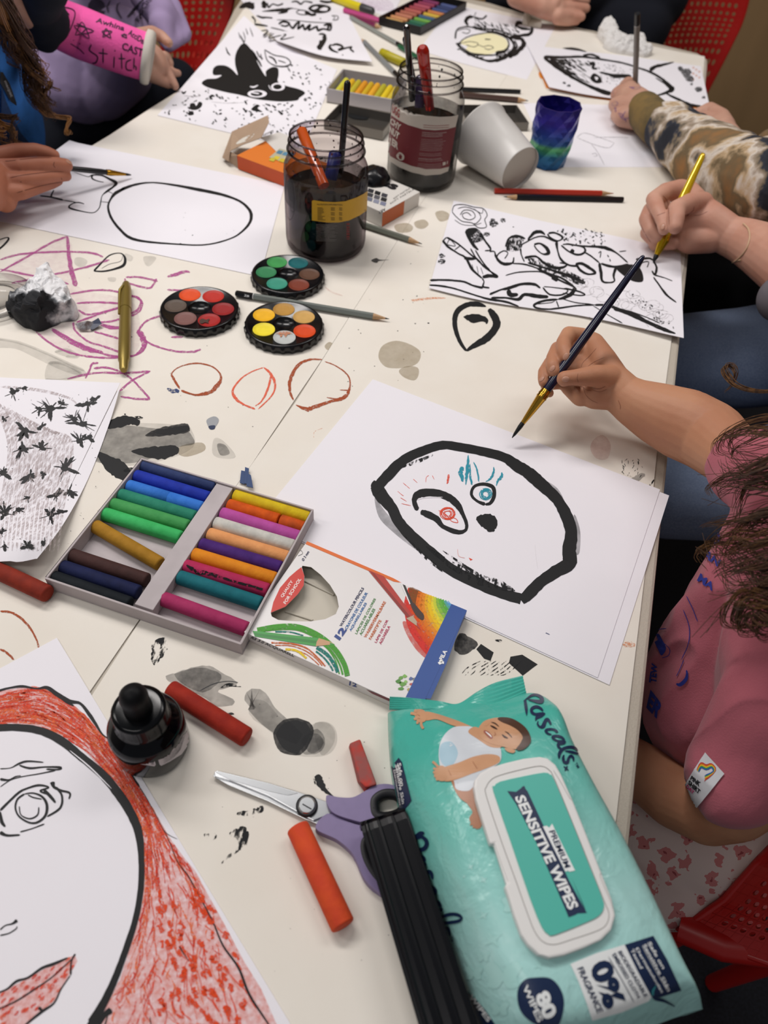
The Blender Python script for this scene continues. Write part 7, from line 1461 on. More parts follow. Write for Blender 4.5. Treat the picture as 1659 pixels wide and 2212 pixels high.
sp_ = nt.nodes.new('ShaderNodeSeparateXYZ'); nt.links.new(tc.outputs['Object'], sp_.inputs[0]); ma = nt.nodes.new('ShaderNodeMath'); ma.operation = 'MULTIPLY_ADD'; nt.links.new(sp_.outputs['Y'], ma.inputs[0]); ma.inputs[1].default_value = 9; nt.links.new(nn.outputs['Fac'], ma.inputs[2])
cr = nt.nodes.new('ShaderNodeValToRGB'); nt.links.new(ma.outputs[0], cr.inputs[0]); cr.color_ramp.elements[0].position = .40; cr.color_ramp.elements[1].position = .52; cr.color_ramp.elements[0].color = hx('1b1c20'); cr.color_ramp.elements[1].color = hx('e2e2e4'); e3 = cr.color_ramp.elements.new(.45); e3.color = hx('6a6c70')
nt.links.new(cr.outputs[0], p.inputs['Base Color']); p.inputs['Roughness'].default_value = .85
z = Z(0, 480, 2.9625)
crumple('tissue', 'crumpled white tissue soaked with black ink on the left of the table', [(*q, hh_) for q, hh_ in zip(z((45, 545), (120, 480), (215, 400), (270, 320), (320, 300), (360, 380), (430, 440), (500, 560), (480, 610), (390, 640), (260, 690), (140, 660), (80, 600)), (.8, 1.2, 1.6, 2.4, 2.6, 1.8, 1.4, .5, .3, .2, .2, .3, .4))], 3.0, mt_, 5)
z = Z(920, 0, 2.592)
crumple('tissue', 'crumpled white tissue at the far side beside the upright grey pencil', [(*q, hh_) for q, hh_ in zip(z((965, 180), (990, 130), (1020, 105), (1050, 130), (1080, 190), (1130, 215), (1215, 215), (1230, 260), (1270, 300), (1220, 318), (1120, 300), (1060, 290), (1010, 270), (980, 220)), (1, 2, 2.6, 2.4, 2, 1.6, 1.4, 1, .3, .2, .3, .3, .3, .4))], 2.2, M_tis, 11)
mb = MB(); q = [T(*p) for p in ((1128, 52, .3), (1134, 22, 2.6), (1166, 26, 2.8), (1172, 44, 1.6), (1168, 60, .3), (1140, 56, .2), (1150, 38, 1.2))]
mb.add(q, [(0, 1, 6, 5), (1, 2, 3, 6), (6, 3, 4, 5)], mat('scrap_cream', 'd8d0c0', .8)); mb.add([p - zz * .0008 for p in q], [(5, 6, 1, 0), (6, 3, 2, 1)[::-1], (5, 4, 3, 6)], mat('scrap_cream', 'd8d0c0', .8)); tag(mb.build('paper_scrap'), 'curled cream paper scrap at the far edge beside a hand', 'paper')
z = Z(0, 480, 2.9625)
mb = MB(); q = [T(*p, h_) for p, h_ in zip(z((480, 650), (560, 630), (600, 640), (570, 690), (510, 690)), (.3, 1.1, .9, .3, .3))]; mb.add(q, [(0, 1, 2, 3, 4)], mat('foil', 'c4c4ca', .3, metal=.6, col2='8a7a78', nscale=200))
q2 = [T(*p, h_) for p, h_ in zip(z((565, 650), (630, 612), (652, 650), (585, 695)), (.4, .8, .5, .2))]; mb.add(q2, [(0, 1, 2, 3)], mat('foil_navy', '1c2746', .35)); tag(mb.build('foil_scrap'), 'tiny torn silver and navy foil scrap beside the inky tissue', 'scrap')
mb = MB(); z = Z(0, 960, 2.37)
for i, p_ in enumerate([((1235, 135), (1258, 140), (1252, 205), (1228, 198)), ((1255, 118), (1275, 125), (1268, 205), (1250, 200)), ((1270, 150), (1285, 160), (1296, 224), (1262, 215))]):
    q = [T(*p, .25 + .12 * i) for p in z(*p_)]; mb.prism(q, (0, 0, .0006), mat('scrap_blue', '24406e', .5))
tag(mb.build('blue_scraps'), 'small cluster of torn navy scraps behind the pastel tray', 'scrap')
PD = thing('plastic_dish', 'clear round plastic lid at the left edge under the inky tissue', 'lid', T(-10, 650, .1)); mb = MB(); gm = glass_mat('clear_plastic', 'f6f6f6', edge='9a9896', rough=.08)
b_ = T(-14, 652, .12); rings = lathe(mb, b_, [(3.9, 0), (4.2, .1), (4.2, .9), (4.05, 1.0), (3.9, .9), (3.85, .3), (2.6, .3), (2.5, .6), (2.35, .6), (2.3, .3), (.02, .3)], gm, 64); part(mb, 'lid_body', PD)
def skin(key, c, c2): return mat(key, c, .52, col2=c2, nscale=22, bump=.12, bscale=900, spec=.35, sss=.12)
SK1 = skin('skin_tan', 'bd896a', 'b27c5f'); SK2 = skin('skin_pink', 'c99a86', 'bc8874'); SK3 = skin('skin_warm', 'b8785e', 'ab6c54'); SK4 = skin('skin_pale', 'c49a86', 'b78b78')
M_nail = mat('fingernail', 'b98a74', .35, spec=.4)
def nail(mb, S, px, py, ln, wd_, ang, m_=None):
    loc = S(px, py, 0); a = S(px + math.cos(ang) * 2, py + math.sin(ang) * 2, 0); nrm = None
    _, nrm, _, _ = S.t.ray_cast(EYE, ray(px, py).normalized())
    if nrm is None: return
    x = (a - loc); x = (x - nrm * x.dot(nrm)).normalized(); y = nrm.cross(x); R = Matrix((x, y, nrm)).transposed(); k = rcm(loc, 1)
    mb.sphere(loc - nrm * (wd_ * k * .12), k, m_ or M_nail, 14, 8, sc=(ln, wd_, wd_ * .30), R=R)
def crease(mb, S, pts, w_, m_): stroke(mb, S, pts, w_, m_, off=.012, n=4)
def figure(label, loc, group=None): return thing('person', label, 'person', loc, group)
def skinmesh(parent, name, chains, m_, voxel=.0011, smooth=5, nails=(), extra=None, label=None):
    vs_, fs_ = blob(chains, m_, voxel, smooth); mb = MB(); mb.add(vs_, fs_, m_, True); S = Surf(vs_, fs_)
    for n_ in nails: nail(mb, S, *n_)
    if extra: extra(mb, S)
    o = part(mb, name, parent, label); return o, S
def zj(ox, oy, s):
    return lambda x, y, h, r: J(ox + x / s, oy + y / s, h, r / s)
M_pink = mat('pink_cotton', 'b5606e', .9, noise_amt=.10, nscale=9, bump=.3, bscale=700, sheen=.15)
M_hair = mat('hair_brown', '3a2a20', .5, spec=.2, col2='5a3f2c', nscale=300, stretch=(1, 1, .1)); M_hair2 = mat('hair_light_brown', '6a4a2c', .5, spec=.2, col2='3f2a1c', nscale=200)
crs = mat('skin_crease', '8f5c44', .6)
def head(c, f, base, sc=1.0):
    c = W(*c); b = W(*base); f = Vector(f).normalized(); s_ = f.cross(zz); k = sc
    ch = [[(b, .050 * k), (c - zz * .10 * k - f * .015, .046 * k), (c - zz * .03, .06 * k)], [(c, .080 * k), (c + f * .018 * k - zz * .035 * k, .062 * k), (c + f * .032 * k - zz * .075 * k, .036 * k)], [(c + f * .076 * k + zz * .0, .010 * k), (c + f * .088 * k - zz * .022 * k, .0125 * k)], [(c + f * .079 * k - zz * .047 * k + s_ * .014, .009), (c + f * .079 * k - zz * .047 * k - s_ * .014, .009)]]
    for q in (-1, 1): ch.append([(c + s_ * .077 * k * q + zz * .008, .014), (c + s_ * .080 * k * q - zz * .020, .010)])
    def ex(mb, S):
        for q in (-1, 1):
            e = c + f * .063 * k + s_ * .030 * k * q + zz * .006; mb.sphere(e, .0125 * k, mat('eye_white', 'dcd8d2', .3), 14, 10); mb.sphere(e + f * .0082, .0060, mat('eye_dark', '2a1c14', .2), 12, 8)
            mb.tube([e + zz * .019 - s_ * .014 * q, e + zz * .023 + f * .004, e + zz * .018 + s_ * .014 * q], .0022, mat('brow', '2f2118', .8), 6)
        mb.sphere(c + f * .078 * k - zz * .048 * k, .014, mat('lips', 'a0594e', .5), 14, 8, sc=(.35 + .65 * abs(s_.x), .35 + .65 * abs(s_.y), .38))
    return ch, ex, (c, f, k)
def cap(mb, hd, m_, long=0):
    c, f, k = hd; s_ = f.cross(zz); R = Matrix((f, s_, zz)).transposed()
    mb.sphere(c - f * .014 * k + zz * .020 * k, .089 * k, m_, 28, 18, sc=(1.0, .98, .98), R=R, jit=.05)
    for i in range(60 if long else 34):
        a = math.radians(100 + 160 * (i / (59 if long else 33))); d = f * math.cos(a) + s_ * math.sin(a); L_ = (.24 if long else .09) * k
        mb.tube([c - f * .01 + d * .084 * k + zz * .03, c - f * .01 + d * .096 * k - zz * .04, c - f * .012 + d * .092 * k - zz * (.04 + L_)], [.009, .010, .003], m_, 6)
PK = figure('child in a pink shirt with long brown hair painting with a dark long-handled brush', W(33, 38, -TZ * 100 + .1))
h = zj(1140, 680, 5.53)
palm = [[h(480, 660, 4.8, 84), h(600, 640, 4.8, 110), h(760, 740, 5.0, 160)], [h(470, 800, 4.4, 84), h(620, 860, 4.4, 120)], [h(790, 335, 6.3, 119), h(900, 560, 6.0, 169), h(1000, 790, 5.4, 215), h(1120, 930, 4.9, 243)],
        [h(720, 430, 5.6, 119), h(860, 640, 5.4, 169)], [h(650, 560, 5.0, 113), h(820, 800, 4.9, 181)], [h(570, 800, 4.5, 113), h(700, 930, 4.5, 147), h(800, 970, 4.5, 158), h(1000, 960, 4.6, 181)], [h(480, 870, 4.3, 85), h(640, 960, 4.3, 136)],
        [h(980, 760, 6.0, 158), h(820, 730, 6.7, 133), h(690, 740, 7.0, 113), h(560, 752, 7.1, 99), h(440, 765, 7.05, 95)],
        [h(790, 335, 6.3, 119), h(640, 250, 6.6, 95), h(490, 232, 7.0, 95), h(430, 330, 7.4, 90), h(438, 430, 7.5, 90), h(462, 500, 7.4, 84)],
        [h(720, 430, 5.6, 107), h(500, 400, 5.9, 90), h(352, 400, 6.3, 81), h(298, 520, 6.6, 81), h(300, 610, 6.6, 84), h(318, 672, 6.4, 79)],
        [h(650, 560, 5.0, 102), h(420, 560, 5.1, 79), h(258, 560, 5.3, 63), h(190, 680, 5.5, 68), h(188, 760, 5.4, 70), h(196, 805, 5.3, 68)],
        [h(570, 800, 4.3, 90), h(360, 830, 4.2, 63), h(205, 850, 4.4, 54), h(262, 938, 4.5, 52)]]
arm = [[J(1340, 850, 4.8, 43), J(1375, 872, 4.6, 52), J(1425, 895, 4.5, 66), J(1480, 918, 4.6, 77), J(1530, 942, 5.0, 76), J(1580, 985, 6.2, 66), J(1680, 1060, 8.5, 80)],
       [h(1120, 930, 4.9, 215), J(1342, 848, 4.8, 40)]]
tors = [[J(1680, 1060, 8.5, 76), J(1720, 1230, 5, 120), J(1690, 1400, -4, 140), J(1660, 1560, -14, 140), J(1650, 1700, -24, 120)],
        [J(1740, 1400, 4, 90), J(1690, 1560, -1, 90), J(1625, 1700, -6, 84), J(1583, 1738, -8.5, 76), J(1528, 1752, -11, 70), J(1457, 1722, -13, 66), J(1385, 1664, -15, 60), J(1330, 1620, -16, 46)],
        [J(1650, 1700, -24, 120), J(1560, 1790, -30, 80), J(1420, 1760, -30, 74)], [J(1720, 1230, 5, 120), J(1790, 1120, 12, 60), J(1850, 1060, 18, 55)]]
def ex(mb, S):
    g = Z(1140, 680, 5.53)
    for p in [[(760, 870), (850, 885), (930, 850)], [(780, 905), (870, 920), (950, 885)], [(700, 900), (760, 910)], [(660, 850), (690, 950), (760, 1020), (840, 1055)], [(820, 400), (740, 490), (660, 570), (640, 625)], [(915, 510), (800, 560), (720, 615)], [(600, 700), (590, 760), (605, 810)], [(450, 855), (560, 850), (650, 860), (700, 900)]]:
        crease(mb, S, g(*p), .9, crs)
    crease(mb, S, g((1080, 1020), (1105, 1080), (1105, 1130)), 1.2, mat('skin_smudge', '9a6248', .6))
hc, hx_, hP = head((34, 31, 29), (-1, .15, -.25), (31, 33, 14))
body_, SB = skinmesh(PK, 'body', palm + arm + tors + hc, SK1, .0012, 4,
    nails=[(1140 + 455 / 5.53, 680 + 500 / 5.53, 8.5, 6.2, 2.1), (1140 + 292 / 5.53, 680 + 640 / 5.53, 7.5, 6.0, 2.2), (1140 + 165 / 5.53, 680 + 765 / 5.53, 7, 5.4, 2.3), (1140 + 455 / 5.53, 680 + 770 / 5.53, 6.2, 8.5, 1.6)], extra=lambda mb, S: (ex(mb, S), hx_(mb, S)))
sh = [[J(1612, 998, 6.8, 86), J(1690, 1060, 9, 100), J(1760, 1180, 8, 130)], [J(1690, 1130, 7, 105), J(1655, 1260, 2, 135), J(1600, 1400, -5, 160), J(1550, 1500, -10, 165), J(1570, 1620, -17, 140)],
      [J(1760, 1180, 8, 150), J(1740, 1400, 3, 170), J(1700, 1560, -6, 160)], [J(1760, 1400, 4, 140), J(1680, 1540, .5, 128), J(1610, 1650, -3.5, 112), J(1590, 1676, -4.5, 108)], [J(1560, 1560, -12, 120), J(1520, 1640, -15, 70), J(1560, 1680, -16, 70)]]
fold = [[(1560, 1090), (1520, 1200), (1470, 1330), (1440, 1450), (1450, 1560), (1490, 1660)], [(1600, 1180), (1560, 1260), (1520, 1400), (1530, 1520), (1580, 1600)], [(1659, 1440), (1580, 1470), (1560, 1500), (1500, 1620)]]
vs_, fs_ = blob(sh, M_pink, .0022, 6)
Ssh = Surf(vs_, fs_)
vs_ = [v + (v - W(33, 38, -5)).normalized() * (.009 * noise.noise(Vector((v.x * 10, v.y * 17, v.z * 9))) - .011 * abs(noise.noise(Vector((v.x * 16, v.y * 34 + v.x * 14, v.z * 12))))) for v in vs_]; Ssh = Surf(vs_, fs_)
mb = MB(); mb.add(vs_, fs_, M_pink, True); shirt = part(mb, 'shirt', PK)
M_sbl = mat('shirt_print_blue', '27328a', .8)
g = Z(1400, 680, 3.687)
mb = MB()
for tx, q in (('RO', ((455, 1790), (560, 1850), (600, 1760), (490, 1690))), ('MAN', ((380, 1880), (560, 2010), (590, 1960), (420, 1830))), ('MA', ((400, 2120), (520, 2200), (540, 2150), (430, 2060)))):
    ctext(mb, Ssh, tx, g(*q), M_sbl, .04, off=.12, mx=6)
g2 = Z(1240, 1100, 2.766)
for p in [[(640, 345), (680, 352), (720, 365)], [(610, 388), (690, 405)], [(585, 432), (670, 447)], [(560, 480), (655, 490)], [(540, 525), (635, 530)], [(515, 575), (615, 570)], [(680, 520), (715, 590), (745, 670)], [(660, 600), (695, 700), (690, 800), (650, 900)], [(620, 1000), (640, 960), (665, 900)]]:
    stroke(mb, Ssh, g2(*p), 1.6, M_sbl, off=.12)
stroke(mb, Ssh, g2((680, 960, 8), (675, 1010, 20), (640, 1045, 22), (615, 1040, 8)), 5, M_sbl, off=.12)
ctext(mb, Ssh, 'TEW', g2((500, 1045), (505, 925), (470, 915), (455, 1035)), M_sbl, .04, off=.12, mx=6); ctext(mb, Ssh, 'ER', g2((440, 1185), (500, 1250), (545, 1180), (465, 1080)), M_sbl, .05, off=.12, mx=6)
stroke(mb, Ssh, g2((500, 640, 3), (530, 610, 6), (550, 640, 6), (520, 690, 5), (490, 720, 4), (560, 715, 6)), 3, M_sbl, off=.12); cfill(mb, Ssh, g2((475, 755), (510, 745), (540, 790), (555, 830), (530, 870), (510, 840)), M_sbl, .12); stroke(mb, Ssh, g2((540, 800, 3), (575, 830, 4), (570, 870, 4), (530, 885, 4)), 2, M_sbl, off=.12)
part(mb, 'shirt_print', PK, 'dark blue lettering and line drawing')
mb = MB(); M_tg = mat('tag_white', 'd9d9de', .7); cfill(mb, Ssh, g2((793, 1455), (845, 1515), (902, 1580), (820, 1685), (745, 1780), (700, 1740), (668, 1655), (725, 1560)), M_tg, .16, smooth=0, mx=5)
ctext(mb, Ssh, 'PINK', g2((708, 1612), (760, 1655), (772, 1630), (718, 1590)), mat('print_black', '15151a', .4), .04, off=.20); ctext(mb, Ssh, 'SHIRT', g2((694, 1638), (758, 1700), (770, 1675), (704, 1615)), mat('print_black', '15151a', .4), .04, off=.20); ctext(mb, Ssh, 'DAY', g2((684, 1660), (728, 1702), (736, 1682), (692, 1640)), mat('tag_pink', 'c83a78', .6), .04, off=.20)
for i, c in enumerate(('c8342c', 'e07a24', 'e8c22c', '3f9a4a', '2f5aa8')):
    o_ = i * 7; stroke(mb, Ssh, g2((745 + o_ * .4, 1560 + o_ * .4), (770, 1518 + o_), (800, 1530 + o_), (830, 1522 + o_ * .8), (852 - o_ * .5, 1560 + o_ * .3), (790, 1622 - o_)), 2.6, mat('tag_' + c, c, .6), off=.2, n=3)
part(mb, 'sleeve_tag', PK, 'white sewn tag with rainbow heart')
fm = bpy.data.materials.new('floral_cotton'); fm.use_nodes = True; nt = fm.node_tree; p = nt.nodes['Principled BSDF']; tc = nt.nodes.new('ShaderNodeTexCoord'); vo = nt.nodes.new('ShaderNodeTexVoronoi'); vo.inputs['Scale'].default_value = 60; no = nt.nodes.new('ShaderNodeTexNoise'); no.inputs['Scale'].default_value = 120
mxv = nt.nodes.new('ShaderNodeMix'); mxv.data_type = 'VECTOR'; mxv.inputs[0].default_value = .02
nt.links.new(tc.outputs['Object'], mxv.inputs[4]); nt.links.new(tc.outputs['Object'], no.inputs['Vector']); nt.links.new(no.outputs['Color'], mxv.inputs[5]); nt.links.new(mxv.outputs[1], vo.inputs['Vector'])
cr = nt.nodes.new('ShaderNodeValToRGB'); nt.links.new(vo.outputs['Distance'], cr.inputs[0]); el = cr.color_ramp.elements; cr.color_ramp.interpolation = 'CONSTANT'; el[0].color = hx('8a3c40'); el[0].position = 0; el[1].color = hx('c9b5ae'); el[1].position = .38; e3 = el.new(.13); e3.color = hx('b8706e')
nt.links.new(cr.outputs[0], p.inputs['Base Color']); p.inputs['Roughness'].default_value = .9
vs_, fs_ = blob([[J(1610, 1780, -24, 105), J(1500, 1830, -26, 118), J(1390, 1800, -27, 120), J(1300, 1720, -27, 110)], [J(1560, 1820, -26, 90), J(1450, 1905, -28, 95), J(1330, 1900, -28, 100)], [J(1650, 1680, -22, 130), J(1600, 1760, -24, 120)]], fm, .003, 8)
mb = MB(); mb.add(vs_, fs_, fm, True); part(mb, 'skirt', PK, 'pale pink floral skirt')
mb = MB(); H = lambda *q: [T(*p) for p in q]
locks = [([(1800, 900, 24), (1720, 930, 19), (1659, 925, 16), (1610, 930, 14), (1570, 945, 12), (1568, 975, 11), (1600, 985, 11)], .010, 46), ([(1800, 960, 23), (1700, 1000, 18), (1640, 1015, 15), (1590, 1005, 13), (1572, 975, 12)], .009, 40),
         ([(1800, 1000, 22), (1700, 1030, 17), (1630, 1040, 14), (1570, 1035, 12), (1540, 1055, 11), (1560, 1080, 11)], .007, 34), ([(1800, 1080, 22), (1680, 1060, 16), (1610, 1050, 13), (1590, 1090, 11), (1595, 1140, 10)], .004, 22),
         ([(1810, 1060, 21), (1700, 1110, 16), (1620, 1120, 13), (1550, 1130, 11), (1528, 1145, 10)], .006, 30), ([(1810, 1080, 21), (1700, 1100, 16), (1640, 1110, 13), (1590, 1150, 11), (1600, 1190, 11)], .005, 24),
         ([(1820, 1150, 20), (1720, 1170, 16), (1650, 1180, 13), (1580, 1165, 12), (1545, 1190, 11), (1560, 1230, 10)], .013, 70), ([(1820, 1190, 20), (1720, 1220, 16), (1660, 1215, 14), (1600, 1225, 12), (1570, 1245, 11)], .013, 70), ([(1820, 1230, 20), (1740, 1260, 16), (1680, 1270, 14), (1630, 1250, 13), (1590, 1215, 12), (1565, 1180, 11)], .011, 50),
         ([(1830, 1250, 19), (1740, 1290, 16), (1680, 1310, 14), (1620, 1290, 13), (1590, 1310, 12), (1580, 1345, 11), (1620, 1358, 11), (1660, 1345, 12)], .007, 44), ([(1830, 1290, 19), (1760, 1330, 16), (1690, 1345, 14), (1640, 1320, 13), (1612, 1345, 12), (1640, 1375, 12), (1680, 1372, 12)], .008, 44), ([(1830, 1210, 20), (1740, 1240, 17), (1680, 1250, 15), (1640, 1275, 13), (1600, 1285, 12), (1570, 1300, 11)], .004, 20)]
for i, (p_, w_, n_) in enumerate(locks): hair_lock(mb, H(*p_), M_hair if i % 3 else M_hair2, w_, n_, .00055, i, .003, 1.3)
hair_lock(mb, H((1780, 820, 20), (1700, 840, 17), (1640, 848, 15), (1595, 838, 14), (1572, 815, 13), (1566, 795, 13), (1580, 789, 13), (1590, 805, 13), (1580, 830, 12), (1560, 850, 12)), M_hair2, .0018, 18, .0005, 77, .001, 1)
rnd = random.Random(12)
for i in range(22):
    x, y = rnd.uniform(1600, 1659), rnd.uniform(900, 1350); p_ = H((1760, y - 40, 18), (x, y, 14), (x - rnd.uniform(20, 60), y + rnd.uniform(-10, 40), 12), (x - rnd.uniform(60, 110), y + rnd.uniform(-30, 70), 11)); mb.tube(catmull([tuple(q) for q in p_], 6), .00022, M_hair, 3, cap=False)
cap(mb, hP, M_hair, 1); part(mb, 'hair', PK)
def brush(label, tip, th_, end, eh, r, m_h, m_f, ferr=(.12, .32), group='brushes held in hands', hairm=None):
    A_, B_ = T(*tip, th_), T(*end, eh); Bt = thing('paint_brush', label, 'brush', A_.lerp(B_, .4), group); a, b = ferr
    mb = MB(); mb.rod(A_, A_.lerp(B_, a), [(0, r * .08), (.25, r * .35), (.7, r * .55), (1, r * .55)], hairm or mat('bristle', '0c0c0e', .4), n=14); part(mb, 'bristles', Bt)
    mb = MB(); mb.rod(A_.lerp(B_, a * .97), A_.lerp(B_, b), [(0, r * .55), (.75, r * 1.18), (.78, r * 1.3), (.82, r * 1.18), (.86, r * 1.3), (.9, r * 1.2), (1, r * 1.2)], m_f, n=20); part(mb, 'ferrule', Bt)
    mb = MB(); mb.rod(A_.lerp(B_, b), B_, [(0, r * .98), (.06, r * 1.12), (.25, r * 1.12), (.7, r * .85), (.96, r * .66), (.99, r * .5), (1, r * .2)], m_h, n=20); part(mb, 'handle', Bt)
    return Bt
M_ferr = mat('brass_ferrule', 'c79a3a', .18, metal=1.0)
brush('long navy-handled brush with brass ferrule held over the round face drawing', (1106, 946), 1.2, (1391, 552), 15.0, .0040, mat('brush_navy', '0c1230', .2, coat=.5), M_ferr, ferr=(.09, .275))
YB = figure('person with a cream wristband painting ink monsters with a yellow brush, in jeans', W(52, 80, -TZ * 100 + .1))
h = zj(1350, 300, 5.369)
ch = [[h(1200, 1120, 3.4, 215), h(980, 960, 4.2, 215), h(880, 780, 5.2, 130)], [h(1000, 1150, 2.9, 170), h(760, 1180, 2.3, 150), h(600, 1130, 2.0, 110)], [h(980, 960, 4.2, 215), h(700, 980, 3.4, 180), h(450, 1060, 2.4, 120)], [h(880, 780, 4.8, 130), h(730, 620, 5.0, 130), h(600, 620, 5.0, 120)],
      [h(640, 600, 5.2, 125), h(470, 620, 5.6, 105), h(335, 700, 5.8, 90), h(390, 850, 5.6, 82), h(440, 960, 5.2, 74), h(452, 1050, 4.8, 66)],
      [h(900, 740, 5.8, 120), h(760, 740, 6.4, 108), h(600, 810, 6.6, 100), h(590, 930, 6.2, 96), h(580, 1020, 5.7, 84)],
      [h(420, 800, 4.2, 110), h(300, 830, 4.2, 95), h(250, 930, 3.8, 88), h(300, 1060, 3.2, 84), h(380, 1130, 2.8, 76)],
      [h(380, 980, 2.8, 110), h(262, 1090, 2.4, 84), h(360, 1190, 1.9, 80), h(480, 1210, 1.7, 74), h(560, 1220, 1.8, 66)],
      [h(500, 1130, 1.9, 90), h(340, 1230, 1.4, 60), h(520, 1230, 1.5, 58), h(640, 1130, 2.2, 56)],
      [h(1200, 1120, 3.4, 215), h(1400, 1190, 3.6, 250), h(1620, 1300, 4.2, 300), J(1720, 590, 5.2, 66), J(1850, 640, 7, 90)], [J(1850, 640, 7, 90), J(1900, 700, -10, 110), J(1880, 740, -20, 100)]]
def ex2(mb, S):
    g = Z(1350, 300, 5.369)
    for p in [[(440, 660), (490, 720), (505, 800), (515, 1000)], [(800, 780), (790, 830), (740, 870), (720, 900)], [(370, 890), (420, 870), (470, 850)], [(800, 890), (880, 880), (960, 840)], [(180, 990), (240, 1110), (300, 1200)], [(300, 860), (350, 960), (390, 1090)]]: crease(mb, S, g(*p), 1.1, mat('skin_crease_pink', '8c5244', .6))
hc, hx2, hP = head((66, 78, 38), (-1, 0, -.2), (58, 78, 10))
_, SY = skinmesh(YB, 'body', ch + hc, SK2, .0014, 4, nails=[(1350 + 435 / 5.369, 300 + 1015 / 5.369, 8, 6, 1.7)], extra=lambda mb, S: (ex2(mb, S), hx2(mb, S)))
mb = MB(); cap(mb, hP, M_hair); part(mb, 'hair', YB)
mb = MB(); mb.tube([SY(x, y, .07) for x, y in catmull([(1606, 484), (1617, 496), (1620, 515), (1612, 540), (1594, 560), (1578, 569)], 5)], .0010, mat('band_cream', 'c9a888', .5), 8); part(mb, 'wristband', YB)
M_jean = mat('denim', '7787a6', .85, col2='8b9bb8', nscale=500, bump=.3, bscale=1500, stretch=(1, 3, 1)); M_blkc = mat('black_cloth', '0b0d14', .95, bump=.2, bscale=300); M_gry = mat('grey_cloth', '6a666c', .9)
vs_, fs_ = blob([[J(1850, 740, -12, 120), J(1600, 775, -15, 108), J(1440, 780, -18, 96), J(1300, 760, -20, 90)], [J(1850, 980, -16, 130), J(1600, 1060, -19, 112), J(1440, 1060, -21, 105), J(1300, 1010, -22, 95)], [J(1850, 740, -12, 120), J(1850, 980, -14, 130)]], M_jean, .004, 8)
mb = MB(); mb.add(vs_, fs_, M_jean, True); part(mb, 'jeans', YB, 'blue denim jeans')
vs_, fs_ = blob([[J(1850, 660, -2, 110), J(1720, 630, -9, 90), J(1600, 610, -14, 84), J(1500, 590, -19, 84), J(1420, 560, -24, 80)], [J(1850, 660, -2, 110), J(1930, 640, 8, 100)]], M_blkc, .004, 8); mb = MB(); mb.add(vs_, fs_, M_blkc, True); part(mb, 'top', YB, 'black top')
vs_, fs_ = blob([[J(1690, 645, 3.4, 52), J(1780, 650, 6, 70)]], M_gry, .003, 6); mb = MB(); mb.add(vs_, fs_, M_gry, True); part(mb, 'cuff', YB, 'grey rolled cuff')
M_yac = mat('yellow_acrylic', 'd9b400', .12, spec=.6, coat=.6, metal=.35)
brush('short faceted yellow brush held over the ink monster sheet', (1411, 567), .45, (1520, 331), 10.5, .0056, M_yac, mat('yellow_ferrule', 'c9a21c', .2, metal=.8), ferr=(.07, .24))
TD = figure('person in a tie-dye sweatshirt sleeve, purple ink on the fist, holding a grey pencil upright', W(62, 118, -TZ * 100 + .1))
h = zj(1290, 130, 5.53)
ch = [[h(640, 640, 3.4, 170), h(470, 540, 3.3, 190), h(370, 400, 3.4, 130), h(370, 300, 3.5, 92)], [h(470, 540, 3.3, 190), h(300, 400, 3.2, 110), h(245, 410, 3.1, 85)], [h(470, 600, 3.0, 180), h(290, 560, 2.7, 120), h(215, 530, 2.5, 80)], [h(480, 660, 2.6, 160), h(310, 680, 2.2, 110), h(235, 660, 1.9, 74)],
      [h(370, 300, 3.5, 92), h(330, 310, 2.2, 70), h(380, 330, 1.3, 55)], [h(245, 410, 3.1, 85), h(250, 430, 1.8, 66), h(330, 420, 1.1, 52)], [h(215, 530, 2.5, 80), h(240, 550, 1.5, 62), h(330, 520, .9, 50)], [h(235, 660, 1.9, 74), h(270, 640, 1.1, 52), h(350, 600, .8, 46)], [h(480, 440, 3.0, 90), h(440, 330, 2.4, 70), h(410, 300, 1.8, 55)],
      [h(640, 640, 3.4, 170), J(1440, 280, 3.6, 36), J(1560, 350, 4.2, 44), J(1720, 400, 7, 55), J(1830, 370, 10, 60)],
      [J(1830, 370, 10, 60), J(1720, 385, 3.5, 40), J(1600, 335, 2.4, 30), J(1560, 285, 2.8, 28)],
      [J(1560, 280, 3.0, 28), J(1556, 256, 3.6, 20), J(1532, 238, 3.6, 16), J(1508, 248, 3.0, 14)], [J(1560, 280, 3.2, 24), J(1550, 264, 3.4, 18), J(1526, 258, 3.0, 15), J(1510, 270, 2.2, 13)], [J(1562, 290, 2.8, 22), J(1548, 282, 3.0, 16), J(1530, 276, 2.6, 14), J(1524, 290, 1.6, 12)], [J(1566, 290, 2.4, 20), J(1545, 290, 1.6, 12), J(1530, 290, 1.2, 10)]]
pur = ink_mat('purple_smudge', '7a5a90', cov=.55, scale=160, soft=.2, hi=.6)
def ex3(mb, S):
    g = Z(1290, 130, 5.53)
    for p in [[(380, 320, 10), (450, 335, 34), (520, 325, 14)], [(170, 530, 30), (220, 520, 60), (250, 540, 30)], [(215, 560, 30), (220, 600, 24), (225, 630, 8)], [(250, 630, 14), (290, 660, 50), (320, 700, 34), (390, 690, 14)], [(340, 610, 10), (300, 670, 20)], [(400, 500, 20), (430, 530, 40), (470, 500, 20)], [(190, 350, 10), (185, 400, 22)], [(330, 700, 12), (350, 740, 20)]]: stroke(mb, S, g(*p), 4, pur, off=.015)
hc, hx3, hP = head((72, 122, 40), (-1, 0, -.2), (66, 118, 12))
skinmesh(TD, 'body', ch + hc, SK4, .0014, 5, extra=lambda mb, S: (ex3(mb, S), hx3(mb, S)))
mb = MB(); cap(mb, hP, M_hair2); part(mb, 'hair', TD)
